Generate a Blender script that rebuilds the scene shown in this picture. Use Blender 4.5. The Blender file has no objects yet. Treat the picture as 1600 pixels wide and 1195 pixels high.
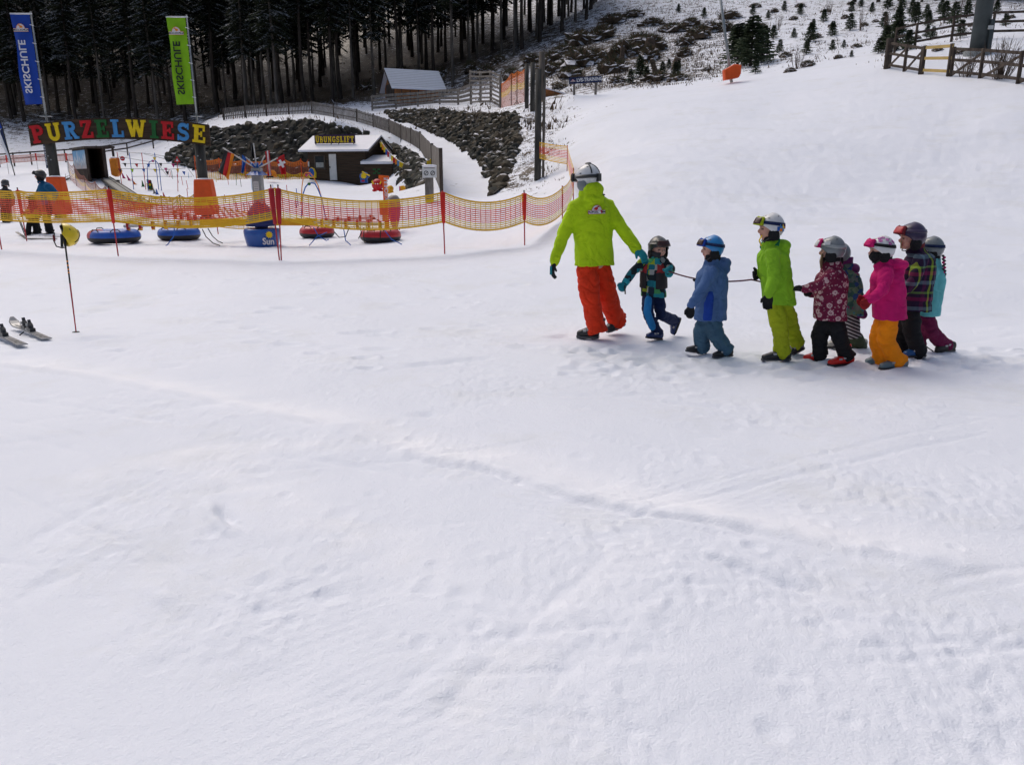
import bpy, bmesh, math, random
import numpy as np
from mathutils import Vector, Matrix, noise
from mathutils.bvhtree import BVHTree
R = math.radians
random.seed(7)
S = bpy.context.scene
COL = S.collection
# ------------------------------------------------------------ camera
CAM_H = 1.65; PITCH = 14.8; FPX = 1200.0
cd = bpy.data.cameras.new('camera'); cam = bpy.data.objects.new('camera', cd); COL.objects.link(cam)
cam.location = (0, 0, CAM_H); cam.rotation_euler = (R(90 - PITCH), 0, 0)
cd.sensor_width = 36; cd.lens = 36 * FPX / 1600; cd.clip_start = .05; cd.clip_end = 2000
S.camera = cam
S.render.resolution_x = 1024; S.render.resolution_y = 764
# ------------------------------------------------------------ sky, sun, exposure
SUN_EL, SUN_AZ = 55, -35      # azimuth of the sun seen from above, degrees clockwise from +Y
w = bpy.data.worlds.new('World'); S.world = w; w.use_nodes = True
nt = w.node_tree; nt.nodes.clear()
sky = nt.nodes.new('ShaderNodeTexSky'); sky.sky_type = 'NISHITA'; sky.sun_disc = False
sky.sun_elevation = R(SUN_EL); sky.sun_rotation = R(SUN_AZ); sky.dust_density = 6; sky.air_density = 1.0; sky.ozone_density = 1.1
hs = nt.nodes.new('ShaderNodeHueSaturation'); hs.inputs['Saturation'].default_value = .95
bg = nt.nodes.new('ShaderNodeBackground'); bg.inputs['Strength'].default_value = .132
wo = nt.nodes.new('ShaderNodeOutputWorld')
nt.links.new(sky.outputs[0], hs.inputs['Color']); nt.links.new(hs.outputs[0], bg.inputs[0]); nt.links.new(bg.outputs[0], wo.inputs[0])
sl = bpy.data.lights.new('sun', 'SUN'); sl.energy = .55; sl.angle = R(42); sl.color = (1, .985, .955)
sun = bpy.data.objects.new('sun', sl); COL.objects.link(sun)
_a, _e = R(SUN_AZ), R(SUN_EL)
sdir = Vector((math.sin(_a) * math.cos(_e), math.cos(_a) * math.cos(_e), math.sin(_e)))
sun.rotation_euler = sdir.to_track_quat('Z', 'Y').to_euler()
S.view_settings.view_transform = 'Standard'; S.view_settings.look = 'None'; S.view_settings.gamma = 1
S.view_settings.exposure = -0.05

# ------------------------------------------------------------ picture point -> place in the world
_c, _s = math.cos(R(PITCH)), math.sin(R(PITCH))
def ray(px, py):
    u = (px - 800) / FPX; v = -(py - 597.5) / FPX
    return u, _c + v * _s, -_s + v * _c
def P(px, py, Y):
    a, b, c = ray(px, py); t = Y / b
    return Vector((a * t, Y, CAM_H + c * t))
def F(px, py):
    a, b, c = ray(px, py); t = -CAM_H / c
    return Vector((a * t, b * t, 0))
def DF(py): return F(800, py).y

# ------------------------------------------------------------ materials
MATS = {}
def mat(name):
    m = bpy.data.materials.new(name); m.use_nodes = True
    return m, m.node_tree, m.node_tree.nodes['Principled BSDF']
def node(t, typ, **kw):
    n = t.nodes.new(typ)
    for k, v in kw.items(): setattr(n, k, v)
    return n
def coords(t, scale=(1, 1, 1), kind='Object'):
    tc = node(t, 'ShaderNodeTexCoord'); mp = node(t, 'ShaderNodeMapping'); mp.inputs['Scale'].default_value = scale
    t.links.new(tc.outputs[kind], mp.inputs[0]); return mp.outputs[0]
def tnoise(t, co, sc, det=4, rough=.6):
    n = node(t, 'ShaderNodeTexNoise'); n.inputs['Scale'].default_value = sc; n.inputs['Detail'].default_value = det
    n.inputs['Roughness'].default_value = rough; t.links.new(co, n.inputs['Vector']); return n.outputs[0]
def ramp(t, fac, stops, const=False):
    r = node(t, 'ShaderNodeValToRGB'); cr = r.color_ramp
    if const: cr.interpolation = 'CONSTANT'
    while len(cr.elements) < len(stops): cr.elements.new(.5)
    for e, (p, c) in zip(cr.elements, stops):
        e.position = p; e.color = (*c, 1) if len(c) == 3 else c
    t.links.new(fac, r.inputs[0]); return r.outputs[0]
def mth(t, op, a, b=None, c=None, clamp=False):
    n = node(t, 'ShaderNodeMath', operation=op, use_clamp=clamp)
    for i, x in enumerate((a, b, c)):
        if x is None: continue
        if isinstance(x, (int, float)): n.inputs[i].default_value = x
        else: t.links.new(x, n.inputs[i])
    return n.outputs[0]
def mix(t, f, a, b):
    n = node(t, 'ShaderNodeMix', data_type='RGBA')
    for i, x in ((0, f), (6, a), (7, b)):
        if isinstance(x, (int, float)): n.inputs[i].default_value = x
        elif isinstance(x, tuple): n.inputs[i].default_value = (*x, 1)
        else: t.links.new(x, n.inputs[i])
    return n.outputs[2]
def bumpn(t, b, h, st, dist=.02):
    n = node(t, 'ShaderNodeBump'); n.inputs['Strength'].default_value = st; n.inputs['Distance'].default_value = dist
    t.links.new(h, n.inputs['Height']); t.links.new(n.outputs[0], b.inputs['Normal'])
SNOWC = (.80, .79, .83)
def snow_top(t, col, co, lo, hi, sc):
    g = node(t, 'ShaderNodeNewGeometry'); sp = node(t, 'ShaderNodeSeparateXYZ'); t.links.new(g.outputs['Normal'], sp.inputs[0])
    n = tnoise(t, co, sc, 3)
    v = mth(t, 'ADD', sp.outputs[2], mth(t, 'MULTIPLY', mth(t, 'SUBTRACT', n, .5), 1.6))
    mr = node(t, 'ShaderNodeMapRange'); mr.inputs[1].default_value = lo; mr.inputs[2].default_value = hi; t.links.new(v, mr.inputs[0])
    return mix(t, mr.outputs[0], col, SNOWC)
def M(name, col, rough=.6, var=.18, vs=6, bump=0, bs=40, metal=0, col2=None, snow=None, ss=1.5, stretch=(1, 1, 1), spec=.4, coat=0):
    if name in MATS: return MATS[name]
    m, t, b = mat(name); co = coords(t, stretch)
    f = tnoise(t, co, vs, 5)
    c1 = tuple(x * (1 - var) for x in col); c2 = col2 or tuple(min(1, x * (1 + var)) for x in col)
    o = ramp(t, f, [(.35, c1), (.65, c2)])
    if snow: o = snow_top(t, o, co, snow[0], snow[1], ss)
    t.links.new(o, b.inputs['Base Color'])
    b.inputs['Roughness'].default_value = rough; b.inputs['Metallic'].default_value = metal
    b.inputs['Specular IOR Level'].default_value = spec; b.inputs['Coat Weight'].default_value = coat
    if bump: bumpn(t, b, tnoise(t, co, bs, 3), bump)
    MATS[name] = m; return m

# ------------------------------------------------------------ objects
ORG = {}
def tag(o, label=None, cat=None, group=None, kind=None):
    if label: o['label'] = label
    if cat: o['category'] = cat
    if group: o['group'] = group
    if kind: o['kind'] = kind
    return o
def thing(name, label, cat, loc, group=None):
    o = bpy.data.objects.new(name, None); COL.objects.link(o); o.location = loc; o.empty_display_size = .2
    ORG[o.name] = Vector(loc); return tag(o, label, cat, group)
def link(name, me, mats, parent=None, smooth=False, org=None):
    """mesh in world coordinates -> object below parent (or a thing of its own with its origin at org)"""
    base = ORG[parent.name] if parent is not None else (Vector(org) if org is not None else Vector((0, 0, 0)))
    if base.length > 0: me.transform(Matrix.Translation(-base))
    for m in (mats if isinstance(mats, (list, tuple)) else [mats]): me.materials.append(m)
    if smooth: me.polygons.foreach_set('use_smooth', [True] * len(me.polygons))
    o = bpy.data.objects.new(name, me); COL.objects.link(o); ORG[o.name] = base
    if parent is not None: o.parent = parent
    else: o.location = base
    return o
def copy_tree(o, parent=None):
    c = o.copy(); COL.objects.link(c)
    if parent: c.parent = parent
    for ch in list(o.children): copy_tree(ch, c)
    return c
def frame_of(t, ref=Vector((0, 0, 1))):
    t = t.normalized()
    if abs(t.dot(ref)) > .97: ref = Vector((0, 1, 0))
    a = t.cross(ref).normalized(); b = a.cross(t).normalized(); return a, b
class MB:
    def __init__(s): s.v = []; s.f = []; s.m = []
    def add(s, vs, fs, mi=0):
        n = len(s.v); s.v += [tuple(v) for v in vs]; s.f += [tuple(i + n for i in f) for f in fs]; s.m += [mi] * len(fs); return s
    def box(s, c, sx, sy, sz, X=Vector((1, 0, 0)), Y=Vector((0, 1, 0)), Z=Vector((0, 0, 1)), mi=0):
        c = Vector(c); X = X * sx / 2; Y = Y * sy / 2; Z = Z * sz / 2
        vs = [c + i * X + j * Y + k * Z for k in (-1, 1) for j in (-1, 1) for i in (-1, 1)]
        return s.add(vs, [(0, 2, 3, 1), (4, 5, 7, 6), (0, 1, 5, 4), (2, 6, 7, 3), (0, 4, 6, 2), (1, 3, 7, 5)], mi)
    def bar(s, a, b, w, h, up=Vector((0, 0, 1)), mi=0):
        a = Vector(a); b = Vector(b); t = (b - a); x, u = frame_of(t, up)
        return s.box((a + b) / 2, t.length, w, h, t.normalized(), x, u, mi)
    def loft(s, rings, mi=0, caps=True):
        n = len(rings[0]); vs = [v for r in rings for v in r]; fs = []
        for i in range(len(rings) - 1):
            for j in range(n):
                k = (j + 1) % n; fs.append((i * n + j, i * n + k, (i + 1) * n + k, (i + 1) * n + j))
        if caps: fs.append(tuple(range(n - 1, -1, -1))); fs.append(tuple((len(rings) - 1) * n + j for j in range(n)))
        return s.add(vs, fs, mi)
    def tube(s, pts, rad, n=10, mi=0, round_=False, flat=1, ref=Vector((0, 0, 1))):
        pts = [Vector(p) for p in pts]; rad = list(rad) if isinstance(rad, (list, tuple)) else [rad] * len(pts)
        if round_:
            t0 = (pts[0] - pts[1]).normalized(); t1 = (pts[-1] - pts[-2]).normalized(); r0, r1 = rad[0], rad[-1]; p0, p1 = pts[0], pts[-1]
            pts = [p0 + t0 * r0 * .95, p0 + t0 * r0 * .7] + pts + [p1 + t1 * r1 * .7, p1 + t1 * r1 * .95]
            rad = [r0 * .3, r0 * .72] + rad + [r1 * .72, r1 * .3]
        rings = []; a = None
        for i, p in enumerate(pts):
            t = (pts[min(i + 1, len(pts) - 1)] - pts[max(i - 1, 0)]).normalized()
            if a is None: a, b = frame_of(t, ref)
            else:
                a = (a - t * a.dot(t)).normalized(); b = a.cross(t)
            rings.append([p + (a * math.cos(2 * math.pi * k / n) + b * flat * math.sin(2 * math.pi * k / n)) * rad[i] for k in range(n)])
        return s.loft(rings, mi)
    def sect(s, secs, n=20, mi=0, pw=1.0):
        """rings given as (centre, half-axis vector a, half-axis vector b)"""
        rings = []
        for c, a, b in secs:
            r = []
            for k in range(n):
                th = 2 * math.pi * k / n; x, y = math.cos(th), math.sin(th)
                x = math.copysign(abs(x) ** pw, x); y = math.copysign(abs(y) ** pw, y); r.append(Vector(c) + a * x + b * y)
            rings.append(r)
        return s.loft(rings, mi)
    def ell(s, c, a, b, cc, n=16, m=10, mi=0):
        c = Vector(c); rings = []
        for i in range(1, m):
            ph = math.pi * i / m
            rings.append([c + (a * math.cos(2 * math.pi * k / n) + b * math.sin(2 * math.pi * k / n)) * math.sin(ph) - cc * math.cos(ph) for k in range(n)])
        return s.loft(rings, mi)
    def sph(s, c, r, n=12, m=8, mi=0): return s.ell(c, Vector((r, 0, 0)), Vector((0, r, 0)), Vector((0, 0, r)), n, m, mi)
    def extr(s, pts, d, mi=0):
        """flat outline pushed by d"""
        n = len(pts); pts = [Vector(p) for p in pts]; d = Vector(d); vs = pts + [p + d for p in pts]
        nrm = Vector((0, 0, 0))
        for i in range(n): nrm += pts[i].cross(pts[(i + 1) % n])
        fs = [tuple(range(n - 1, -1, -1)), tuple(range(n, 2 * n))] + [(i, (i + 1) % n, n + (i + 1) % n, n + i) for i in range(n)]
        if nrm.dot(d) < 0: fs = [f[::-1] for f in fs]
        return s.add(vs, fs, mi)
    def mesh(s, name='m'):
        me = bpy.data.meshes.new(name); me.from_pydata(s.v, [], s.f); me.polygons.foreach_set('material_index', s.m); me.update(); return me
    def build(s, name, mats, parent=None, smooth=False, org=None):
        return link(name, s.mesh(name), mats, parent, smooth, org)
def remeshed(mb, vox, smooth=6, wr=0, ws=14, wz=1.0, seed=0, wr2=0):
    """voxel union of all closed pieces in mb, smoothed, with cloth wrinkles"""
    me = mb.mesh('tmp'); bm = bmesh.new(); bm.from_mesh(me); bmesh.ops.recalc_face_normals(bm, faces=bm.faces); bm.to_mesh(me); bm.free()
    o = bpy.data.objects.new('tmp', me); COL.objects.link(o)
    r = o.modifiers.new('r', 'REMESH'); r.mode = 'VOXEL'; r.voxel_size = vox
    if smooth:
        q = o.modifiers.new('s', 'SMOOTH'); q.iterations = smooth; q.factor = .5
    dg = bpy.context.evaluated_depsgraph_get(); dg.update()
    out = bpy.data.meshes.new_from_object(o.evaluated_get(dg)); bpy.data.objects.remove(o); bpy.data.meshes.remove(me)
    if wr or wr2:
        nv = len(out.vertices); nr = [v.normal.copy() for v in out.vertices]
        for i, v in enumerate(out.vertices):
            c = v.co; q = Vector((c.x * ws + seed * 7.1, c.y * ws, c.z * ws * wz)); d = 0
            if wr: d -= wr * (1 - 2 * abs(noise.noise(q))) ** 3
            if wr: d += wr * .8 * noise.noise(q * .45)
            if wr2: d += wr2 * noise.noise(q * 2.3)
            v.co = c + nr[i] * d
        out.update()
    return out
def text_mesh(s, size, extrude=.01, offset=0, xs=1, align='CENTER'):
    cu = bpy.data.curves.new('t', 'FONT'); cu.body = s; cu.size = size; cu.extrude = extrude; cu.offset = offset; cu.align_x = align; cu.align_y = 'CENTER'
    cu.resolution_u = 3
    o = bpy.data.objects.new('t', cu); COL.objects.link(o); dg = bpy.context.evaluated_depsgraph_get(); dg.update()
    me = bpy.data.meshes.new_from_object(o.evaluated_get(dg)); bpy.data.objects.remove(o)
    me.materials.clear(); me.transform(Matrix.Diagonal((xs, 1, 1, 1))); return me
def put_text(me, c, X, Y, name, m, parent=None, org=None):
    X = X.normalized(); Y = Y.normalized(); Z = X.cross(Y)
    me.transform(Matrix(((X.x, Y.x, Z.x, c[0]), (X.y, Y.y, Z.y, c[1]), (X.z, Y.z, Z.z, c[2]), (0, 0, 0, 1))))
    return link(name, me, m, parent, org=org)
UP = Vector((0, 0, 1)); EX = Vector((1, 0, 0)); EY = Vector((0, 1, 0))
# ============================================================ terrain
# (picture x, picture y, metres away, litter 0..1): heights are interpolated between these
TP = [(0,395,16,0),(200,395,16,0),(440,395,16,0),(700,390,16.4,0),(820,383,16.8,0),
(60,368,20.5,0),(300,368,20.5,0),(600,366,20.5,0),(90,340,28,0),(320,340,28,0),(700,330,26,0),(450,330,30,0),(560,322,32,0),(640,318,31,0),
(200,300,45,0),(350,300,45,0),(500,300,42,0),(600,300,42,0),(550,278,61,0),(400,279,60,0),(300,279,62,0),(480,280,60,0),(600,283,55,0),
(20,268,60,0),(100,264,62,0),(165,280,50,0),(200,262,68,0),(30,240,88,.08),(120,238,88,.08),(230,230,88,.1),(250,224,92,.2),
(0,200,103,.5),(60,200,103,.5),(180,204,103,.5),(300,196,98,.45),
(0,110,138,.8),(150,105,140,.8),(300,100,140,.8),(500,90,140,.8),(650,80,132,.8),(600,150,97,.7),(720,138,93,.65),(750,120,96,.65),(800,108,90,.6),(850,80,98,.55),(800,55,125,.75),(900,30,130,.3),  # forest floor: real debris, litter raised further to stand in for missing shade
# ramp, left edge (picket fence) and right edge
(690,301,31,0),(676,266,42,.1),(657,235,56,.15),(643,226,61,.15),(627,218,65,.15),(609,208,69,.12),(584,199,72,.12),(558,191,74,.12),(522,184,76,.15),(488,178,78,.15),(452,180,79,.25),(417,182,80,.3),(384,184,80,.35),(350,188,80,.4),
(770,306,31,0),(773,287,35,0),(751,250,45,0),(726,232,52,0),(700,215,60,0),(665,203,66,0),(640,195,70,0),(610,183,75,0),(730,305,32,0),(560,174,82,0),(520,169,84,.05),(450,171,86,.2),(380,176,86,.35),(350,181,86,.4),(340,182,90,.5),(450,166,92,.7),(540,160,94,.7),
# top of the right rock wall

(582,174,84,.2),(653,167,82,.1),(717,164,77,.15),(736,166,72,.2),(781,172,62,.2),(821,170,52,.25),(600,158,92,.3),(680,156,92,.2),
# bank beside the ski slope
(840,288,31.5,.25),(835,270,33,.42),(852,250,36,.35),(835,230,38.5,.42),(862,200,43,.35),(838,190,46,.35),(872,165,48,.3),(820,305,27,.15),
(886,152,46,0),(887,200,37.5,0),(888,235,33,0),(888,268,29,0),(897,318,20.6,0),(879,340,18.6,0),(860,330,21,0),(850,308,25,.05),
(950,148,46,0),(1050,138,46,0),(1130,128,46,0),(1200,118,46,0),(1300,100,46,0),(1385,84,46,.05),(1385,118,37,0),(1440,120,35,0),(1535,125,32,0),(1600,134,29.5,0),
(950,330,19,0),(950,250,26,0),(1000,305,20,0),(1300,312,19.5,0),(1600,303,19,0),(1200,250,24,0),(1500,250,23,0),(1200,180,33,0),(1500,180,27.5,0),(1600,170,26.5,0),(1000,200,33,0),
(1000,400,13,0),(1300,400,13,0),(1600,400,13,0),(500,440,12,0),(100,440,12,0),(1000,450,11,0),(1500,450,11,0),
# hillside beyond the crest
(900,146,56,.45),(950,140,58,.5),(1050,130,56,.45),(1130,118,54,.35),(1200,104,54,.3),(1300,84,54,.2),(900,95,78,.62),(960,75,84,.62),(1030,100,72,.55),(1000,50,95,.45),(1100,85,72,.4),(1100,40,95,.35),(1200,60,76,.28),(1200,20,100,.28),(1300,40,78,.25),(1350,70,60,.2),(1400,30,76,.28),(1420,70,48,.2),
(1430,79,42,.15),(1487,67,42,.2),(1550,57,42,.15),(1600,51,42,.1),(1500,90,38,.12),(1500,30,66,.25),(1580,25,64,.2),(1600,5,82,.5),(1500,0,88,.5),(1400,4,98,.4),(1250,-5,115,.3),(950,-5,125,.3),(1080,-5,120,.3)]
W1B = [(262,247,74),(300,262,70),(380,272,67),(470,275,65),(560,275,67),(614,280,65),(640,299,46),(662,296,38)]
W1T = [(268,238,76),(330,205,74),(400,196,72),(480,190,70),(520,197,68),(570,212,70),(614,229,67),(642,246,54),(664,262,44)]
W2B = [(612,184,75),(640,195,70),(665,203,66),(700,215,60),(726,232,52),(751,250,45),(773,287,35),(771,305,31)]
W2T = [(605,176,77),(651,173,75),(692,174,70),(717,178,65),(760,182,57),(805,181,48.5),(812,210,43),(804,240,39),(796,264,35.5),(780,298,31.5)]
FB = [(690,301,31),(676,266,42),(657,235,56),(643,226,61),(627,218,65),(609,208,69),(584,199,72),(558,191,74),(522,184,76),(488,178,78),(452,180,79),(417,182,80),(384,184,80),(350,188,80)]
pts = []
def along(L, n):
    W_ = [P(*p) for p in L]; out = []
    for a, b in zip(W_[:-1], W_[1:]):
        for i in range(n): out.append(a.lerp(b, i / n))
    return out + [W_[-1]]
for L, l in ((W1B, 0), (W1T, .15), (W2B, 0), (W2T, .3), (FB, .15)):
    for p in along(L, 4): pts.append((p.x / p.y, math.log(p.y), p.z, l))
DUP = {p[:3] for L in (W1B, W1T, W2B, W2T, FB) for p in L}
TP = [p for p in TP if p[:3] not in DUP]
for (x, y, d, l) in TP:
    p = P(x, y, d); pts.append((p.x / p.y, math.log(p.y), p.z, l))
    if x == 0 or x >= 1595:                                   # carry the edge outwards
        for k in (1.5, 2.4): pts.append((p.x / p.y * k, math.log(p.y), p.z, l))
for d in (8.5, 10):
    for u in (-1.6, -.9, -.5, -.25, 0, .25, .5, .9, 1.6): pts.append((u, math.log(d), 0, 0))
for d, z in ((175, 40), (240, 75), (330, 115)):
    for u in (-1.6, -.9, -.55, -.3, -.05, .2, .45, .7, 1.0, 1.6): pts.append((u, math.log(d), z, .4))
for u in (1.0, 1.6): pts.append((u, math.log(120), 30, .4))
for u in (-1.6, -1.0): pts.append((u, math.log(140), 23, .4))
A = np.array(pts); CC = .008
def kern(U, V): return np.sqrt((U[:, None] - A[None, :, 0]) ** 2 + ((V[:, None] - A[None, :, 1]) * .8) ** 2 + CC * CC)
K = kern(A[:, 0], A[:, 1]); K1 = np.block([[K + np.eye(len(A)) * -1e-4, np.ones((len(A), 1))], [np.ones((1, len(A))), np.zeros((1, 1))]])
WZ = np.linalg.solve(K1, np.append(A[:, 2], 0)); WL = np.linalg.solve(K1, np.append(A[:, 3], 0))
def height(X, Y, lit=False):
    X = np.asarray(X, float).ravel(); Y = np.asarray(Y, float).ravel(); Yc = np.maximum(Y, 2)
    k = kern(X / Yc, np.log(Yc)); z = k @ WZ[:-1] + WZ[-1]
    q = np.clip((Y - 8.2) / 3, 0, 1); q = q * q * (3 - 2 * q)
    if lit: return z * q, np.clip((k @ WL[:-1] + WL[-1]) * q, 0, 1)
    return z * q
def H(x, y): return float(height([x], [y])[0])
def G(px, py, lo=2.0, hi=200.0):
    """first place where the sight line through a picture point meets the ground"""
    a, b, c = ray(px, py); Y = np.exp(np.linspace(math.log(lo), math.log(hi), 500)); T = Y / b
    g = CAM_H + c * T - height(a * T, Y); i = np.where(g < 0)[0]
    if len(i) == 0: return P(px, py, hi)
    i = i[0]; f = g[i - 1] / (g[i - 1] - g[i]) if i else 0; y = Y[i - 1] + (Y[i] - Y[i - 1]) * f if i else Y[0]
    p = P(px, py, y); p.z = H(p.x, p.y); return p
def GD(px, Y, dz=0):
    """ground point at depth Y in picture column px"""
    py = 300
    for _ in range(4):
        p = P(px, py, Y); z = H(p.x, Y); py = 597.5 - FPX * ((_c * (z - CAM_H) + _s * Y) / (Y * _c - (z - CAM_H) * _s))
    return Vector((P(px, py, Y).x, Y, z + dz))
_rs = np.random.RandomState(3); _perm = _rs.permutation(512); _gr = _rs.rand(512) * 2 * math.pi
def pn(x, y, sd=0):
    xi = np.floor(x).astype(int); yi = np.floor(y).astype(int); xf = x - xi; yf = y - yi
    def g(i, j, dx, dy):
        h = _gr[(_perm[(i + sd * 37) % 512] + j * 7 + _perm[(j + 11) % 512]) % 512]; return np.cos(h) * dx + np.sin(h) * dy
    u = xf ** 3 * (xf * (xf * 6 - 15) + 10); v = yf ** 3 * (yf * (yf * 6 - 15) + 10)
    a = g(xi, yi, xf, yf) * (1 - u) + g(xi + 1, yi, xf - 1, yf) * u; b = g(xi, yi + 1, xf, yf - 1) * (1 - u) + g(xi + 1, yi + 1, xf - 1, yf - 1) * u
    return (a * (1 - v) + b * v) * 1.5
def fbm(x, y, n=4, sd=0): return sum(pn(x * 2 ** i, y * 2 ** i, sd + i) * .5 ** i for i in range(n))
def seg_d(X, Y, pl):
    """signed distance (left +) to a polyline and the place along it"""
    best = np.full(X.shape, 1e9); sg = np.zeros(X.shape); al = np.zeros(X.shape); L = 0
    for (x0, y0), (x1, y1) in zip(pl[:-1], pl[1:]):
        dx, dy = x1 - x0, y1 - y0; l = math.hypot(dx, dy); t = np.clip(((X - x0) * dx + (Y - y0) * dy) / (l * l), 0, 1)
        d = np.hypot(X - x0 - t * dx, Y - y0 - t * dy); k = d < best
        best = np.where(k, d, best); sg = np.where(k, np.sign(dx * (Y - y0) - dy * (X - x0)), sg); al = np.where(k, L + t * l, al); L += l
    return best, sg, al, L
def gl(ps): return [tuple(F(a, b)[:2]) for a, b in ps]
def sst(a, b, x): q = np.clip((x - a) / (b - a), 0, 1); return q * q * (3 - 2 * q)
def relief(X, Y):
    amp = 1 / (1 + (np.maximum(Y, 4) / 40) ** 2)
    z = (.028 * fbm(X * .35, Y * .35, 3, 1) + .007 * fbm(X * 1.3, Y * 1.3, 4, 5)) * amp
    rough = sst(-.1, .35, pn(X * .9 + 4, Y * .9, 9))                                    # churned patches between smooth ones
    z += (.011 * np.abs(fbm(X * 5, Y * 5, 3, 12)) + .004 * fbm(X * 22, Y * 22, 2, 15)) * (.12 + .88 * rough) * amp
    a = R(-24); xr = X * math.cos(a) - Y * math.sin(a); yr = X * math.sin(a) + Y * math.cos(a)
    z += .011 * np.minimum(pn(xr * .5, yr * 5, 20) + .12, 0) * sst(-.2, .3, pn(X * .5, Y * .5, 23))   # slide marks
    a = R(38); xr = X * math.cos(a) - Y * math.sin(a); yr = X * math.sin(a) + Y * math.cos(a)
    z += .009 * np.minimum(pn(xr * .45, yr * 6, 27) + .1, 0) * sst(-.1, .4, pn(X * .4 + 9, Y * .4, 29))
    z += .010 * np.maximum(0, pn(X * 13, Y * 13, 61) - .28) * sst(.0, .4, pn(X * 1.1, Y * 1.1, 64)) * amp + .007 * np.maximum(0, pn(X * 30, Y * 30, 66) - .3) * sst(-.1, .4, pn(X * .8 + 3, Y * .8, 68)) * amp
    far = sst(13, 20, Y); z += far * amp * (.035 * np.abs(fbm(X * 1.6, Y * .9, 4, 33)) + .03 * np.minimum(pn(X * .5 + Y * .2, Y * 2.4, 36), 0))
    m = (Y < 19) & (Y > .6)
    x, y = X[m], Y[m]; zz = z[m]
    def ridge(ps, h, w, asym=0, jit=.3, seed=40):
        d, sg, al, L = seg_d(x, y, gl(ps)); d = d * (1 + jit * pn(x * 3, y * 3, seed)); fade = sst(0, .3, al) * sst(0, .3, L - al)
        ww = w * np.where(sg * asym > 0, .35, 1.0)
        return h * np.exp(-(d / ww) ** 2) * fade * (1 + .5 * pn(x * 6, y * 6, seed + 1))
    zz += ridge([(-40, 570), (150, 592), (330, 622), (480, 655), (620, 697), (760, 722), (880, 765), (1000, 797), (1100, 808), (1250, 842), (1400, 868), (1600, 900)], .022, .12, -1, .6, 41)
    zz -= ridge([(620, 706), (760, 731), (880, 775), (1000, 806), (1100, 818), (1250, 852)], .021, .026, 0, .5, 43)
    zz -= ridge([(1060, 862), (1120, 878), (1200, 905), (1330, 938)], .024, .026, 0, .4, 44)
    zz += ridge([(1050, 850), (1130, 868), (1210, 893), (1340, 925)], .012, .06, 0, .4, 45)
    zz -= ridge([(1372, 962), (1420, 978), (1490, 1006)], .035, .032, 0, .4, 46)
    zz -= ridge([(0, 622), (160, 642), (320, 668)], .012, .035, 0, .3, 47)
    zz -= ridge([(600, 577), (700, 568), (790, 560)], .03, .06, 0, .3, 48); zz -= ridge([(620, 646), (720, 645)], .03, .05, 0, .4, 49)
    zz -= ridge([(1260, 592), (1420, 615), (1640, 640)], .014, .04, 0, .3, 50); zz -= ridge([(980, 620), (1180, 640)], .012, .05, 0, .3, 51)
    zz -= ridge([(338, 770), (345, 795), (362, 812), (400, 822)], .04, .045, 0, .5, 52); zz += ridge([(325, 768), (335, 800), (352, 820), (395, 832)], .03, .05, 0, .5, 53)
    zz += ridge([(490, 838), (530, 848)], .04, .05, 0, .6, 54); zz -= ridge([(505, 826), (535, 832)], .04, .04, 0, .6, 56)
    zz -= ridge([(650, 1170), (720, 1080), (840, 960), (960, 860)], .007, .03, 0, .3, 57); zz -= ridge([(560, 1160), (650, 1060), (760, 975)], .006, .03, 0, .3, 58)
    zz -= ridge([(800, 1180), (860, 1080), (960, 960)], .005, .03, 0, .3, 61); zz += ridge([(610, 1165), (690, 1070), (800, 965)], .008, .1, 0, .2, 60)
    zz -= ridge([(0, 870), (120, 800), (260, 735)], .012, .05, 0, .4, 62); zz -= ridge([(330, 1010), (470, 1080), (620, 1130)], .012, .08, 0, .4, 63)
    zz -= ridge([(400, 700), (560, 722), (690, 745)], .012, .04, 0, .4, 64); zz -= ridge([(1340, 740), (1450, 762), (1500, 800)], .014, .05, 0, .4, 65)
    zz -= ridge([(0, 960), (60, 915), (170, 860)], .01, .06, 0, .4, 66); zz += ridge([(200, 900), (260, 930), (330, 960)], .02, .07, 0, .6, 67)
    r9 = random.Random(31)
    for q in range(34):                                                   # long shallow ski tracks, some in pairs
        x0 = r9.uniform(-200, 1700); y0 = r9.uniform(430, 1120); L_ = r9.uniform(250, 700); sl_ = r9.choice((r9.uniform(.02, .35), r9.uniform(-.15, .1), r9.uniform(-.3, .5))) * (.35 if y0 < 620 else 1); cv = r9.uniform(-.12, .12)
        for off in ((0, 14) if q % 3 == 0 else (0,)):
            ps = [(x0 + L_ * t, y0 + off * (.5 if y0 < 620 else 1.6) + L_ * sl_ * t + cv * L_ * t * (1 - t)) for t in (0, .25, .5, .75, 1)]; ps = [p for p in ps if 400 < p[1] < 1250]
            if len(ps) > 1: zz -= ridge(ps, r9.uniform(.003, .008), r9.uniform(.014, .03), 0, .25, 100 + q)
    for q in range(90):                                                   # short scrapes left by ski edges
        x0 = r9.uniform(-100, 1650); y0 = r9.uniform(420, 1150); L_ = r9.uniform(50, 200); sl_ = r9.uniform(-.05, .3) if x0 > 500 else r9.uniform(-.35, .15); ps = [(x0 + L_ * t, y0 + L_ * sl_ * t + 8 * t * (1 - t)) for t in (0, .5, 1)]
        zz -= ridge(ps, r9.uniform(.005, .012), r9.uniform(.008, .02), 0, .3, 200 + q % 40)
    # comb marks of the groomer
    c = F(915, 790); q = np.exp(-(((x - c.x) / .5) ** 2 + ((y - c.y) / .35) ** 2)); zz += .004 * np.sin((y + x * .25) * 90) * q
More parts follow.
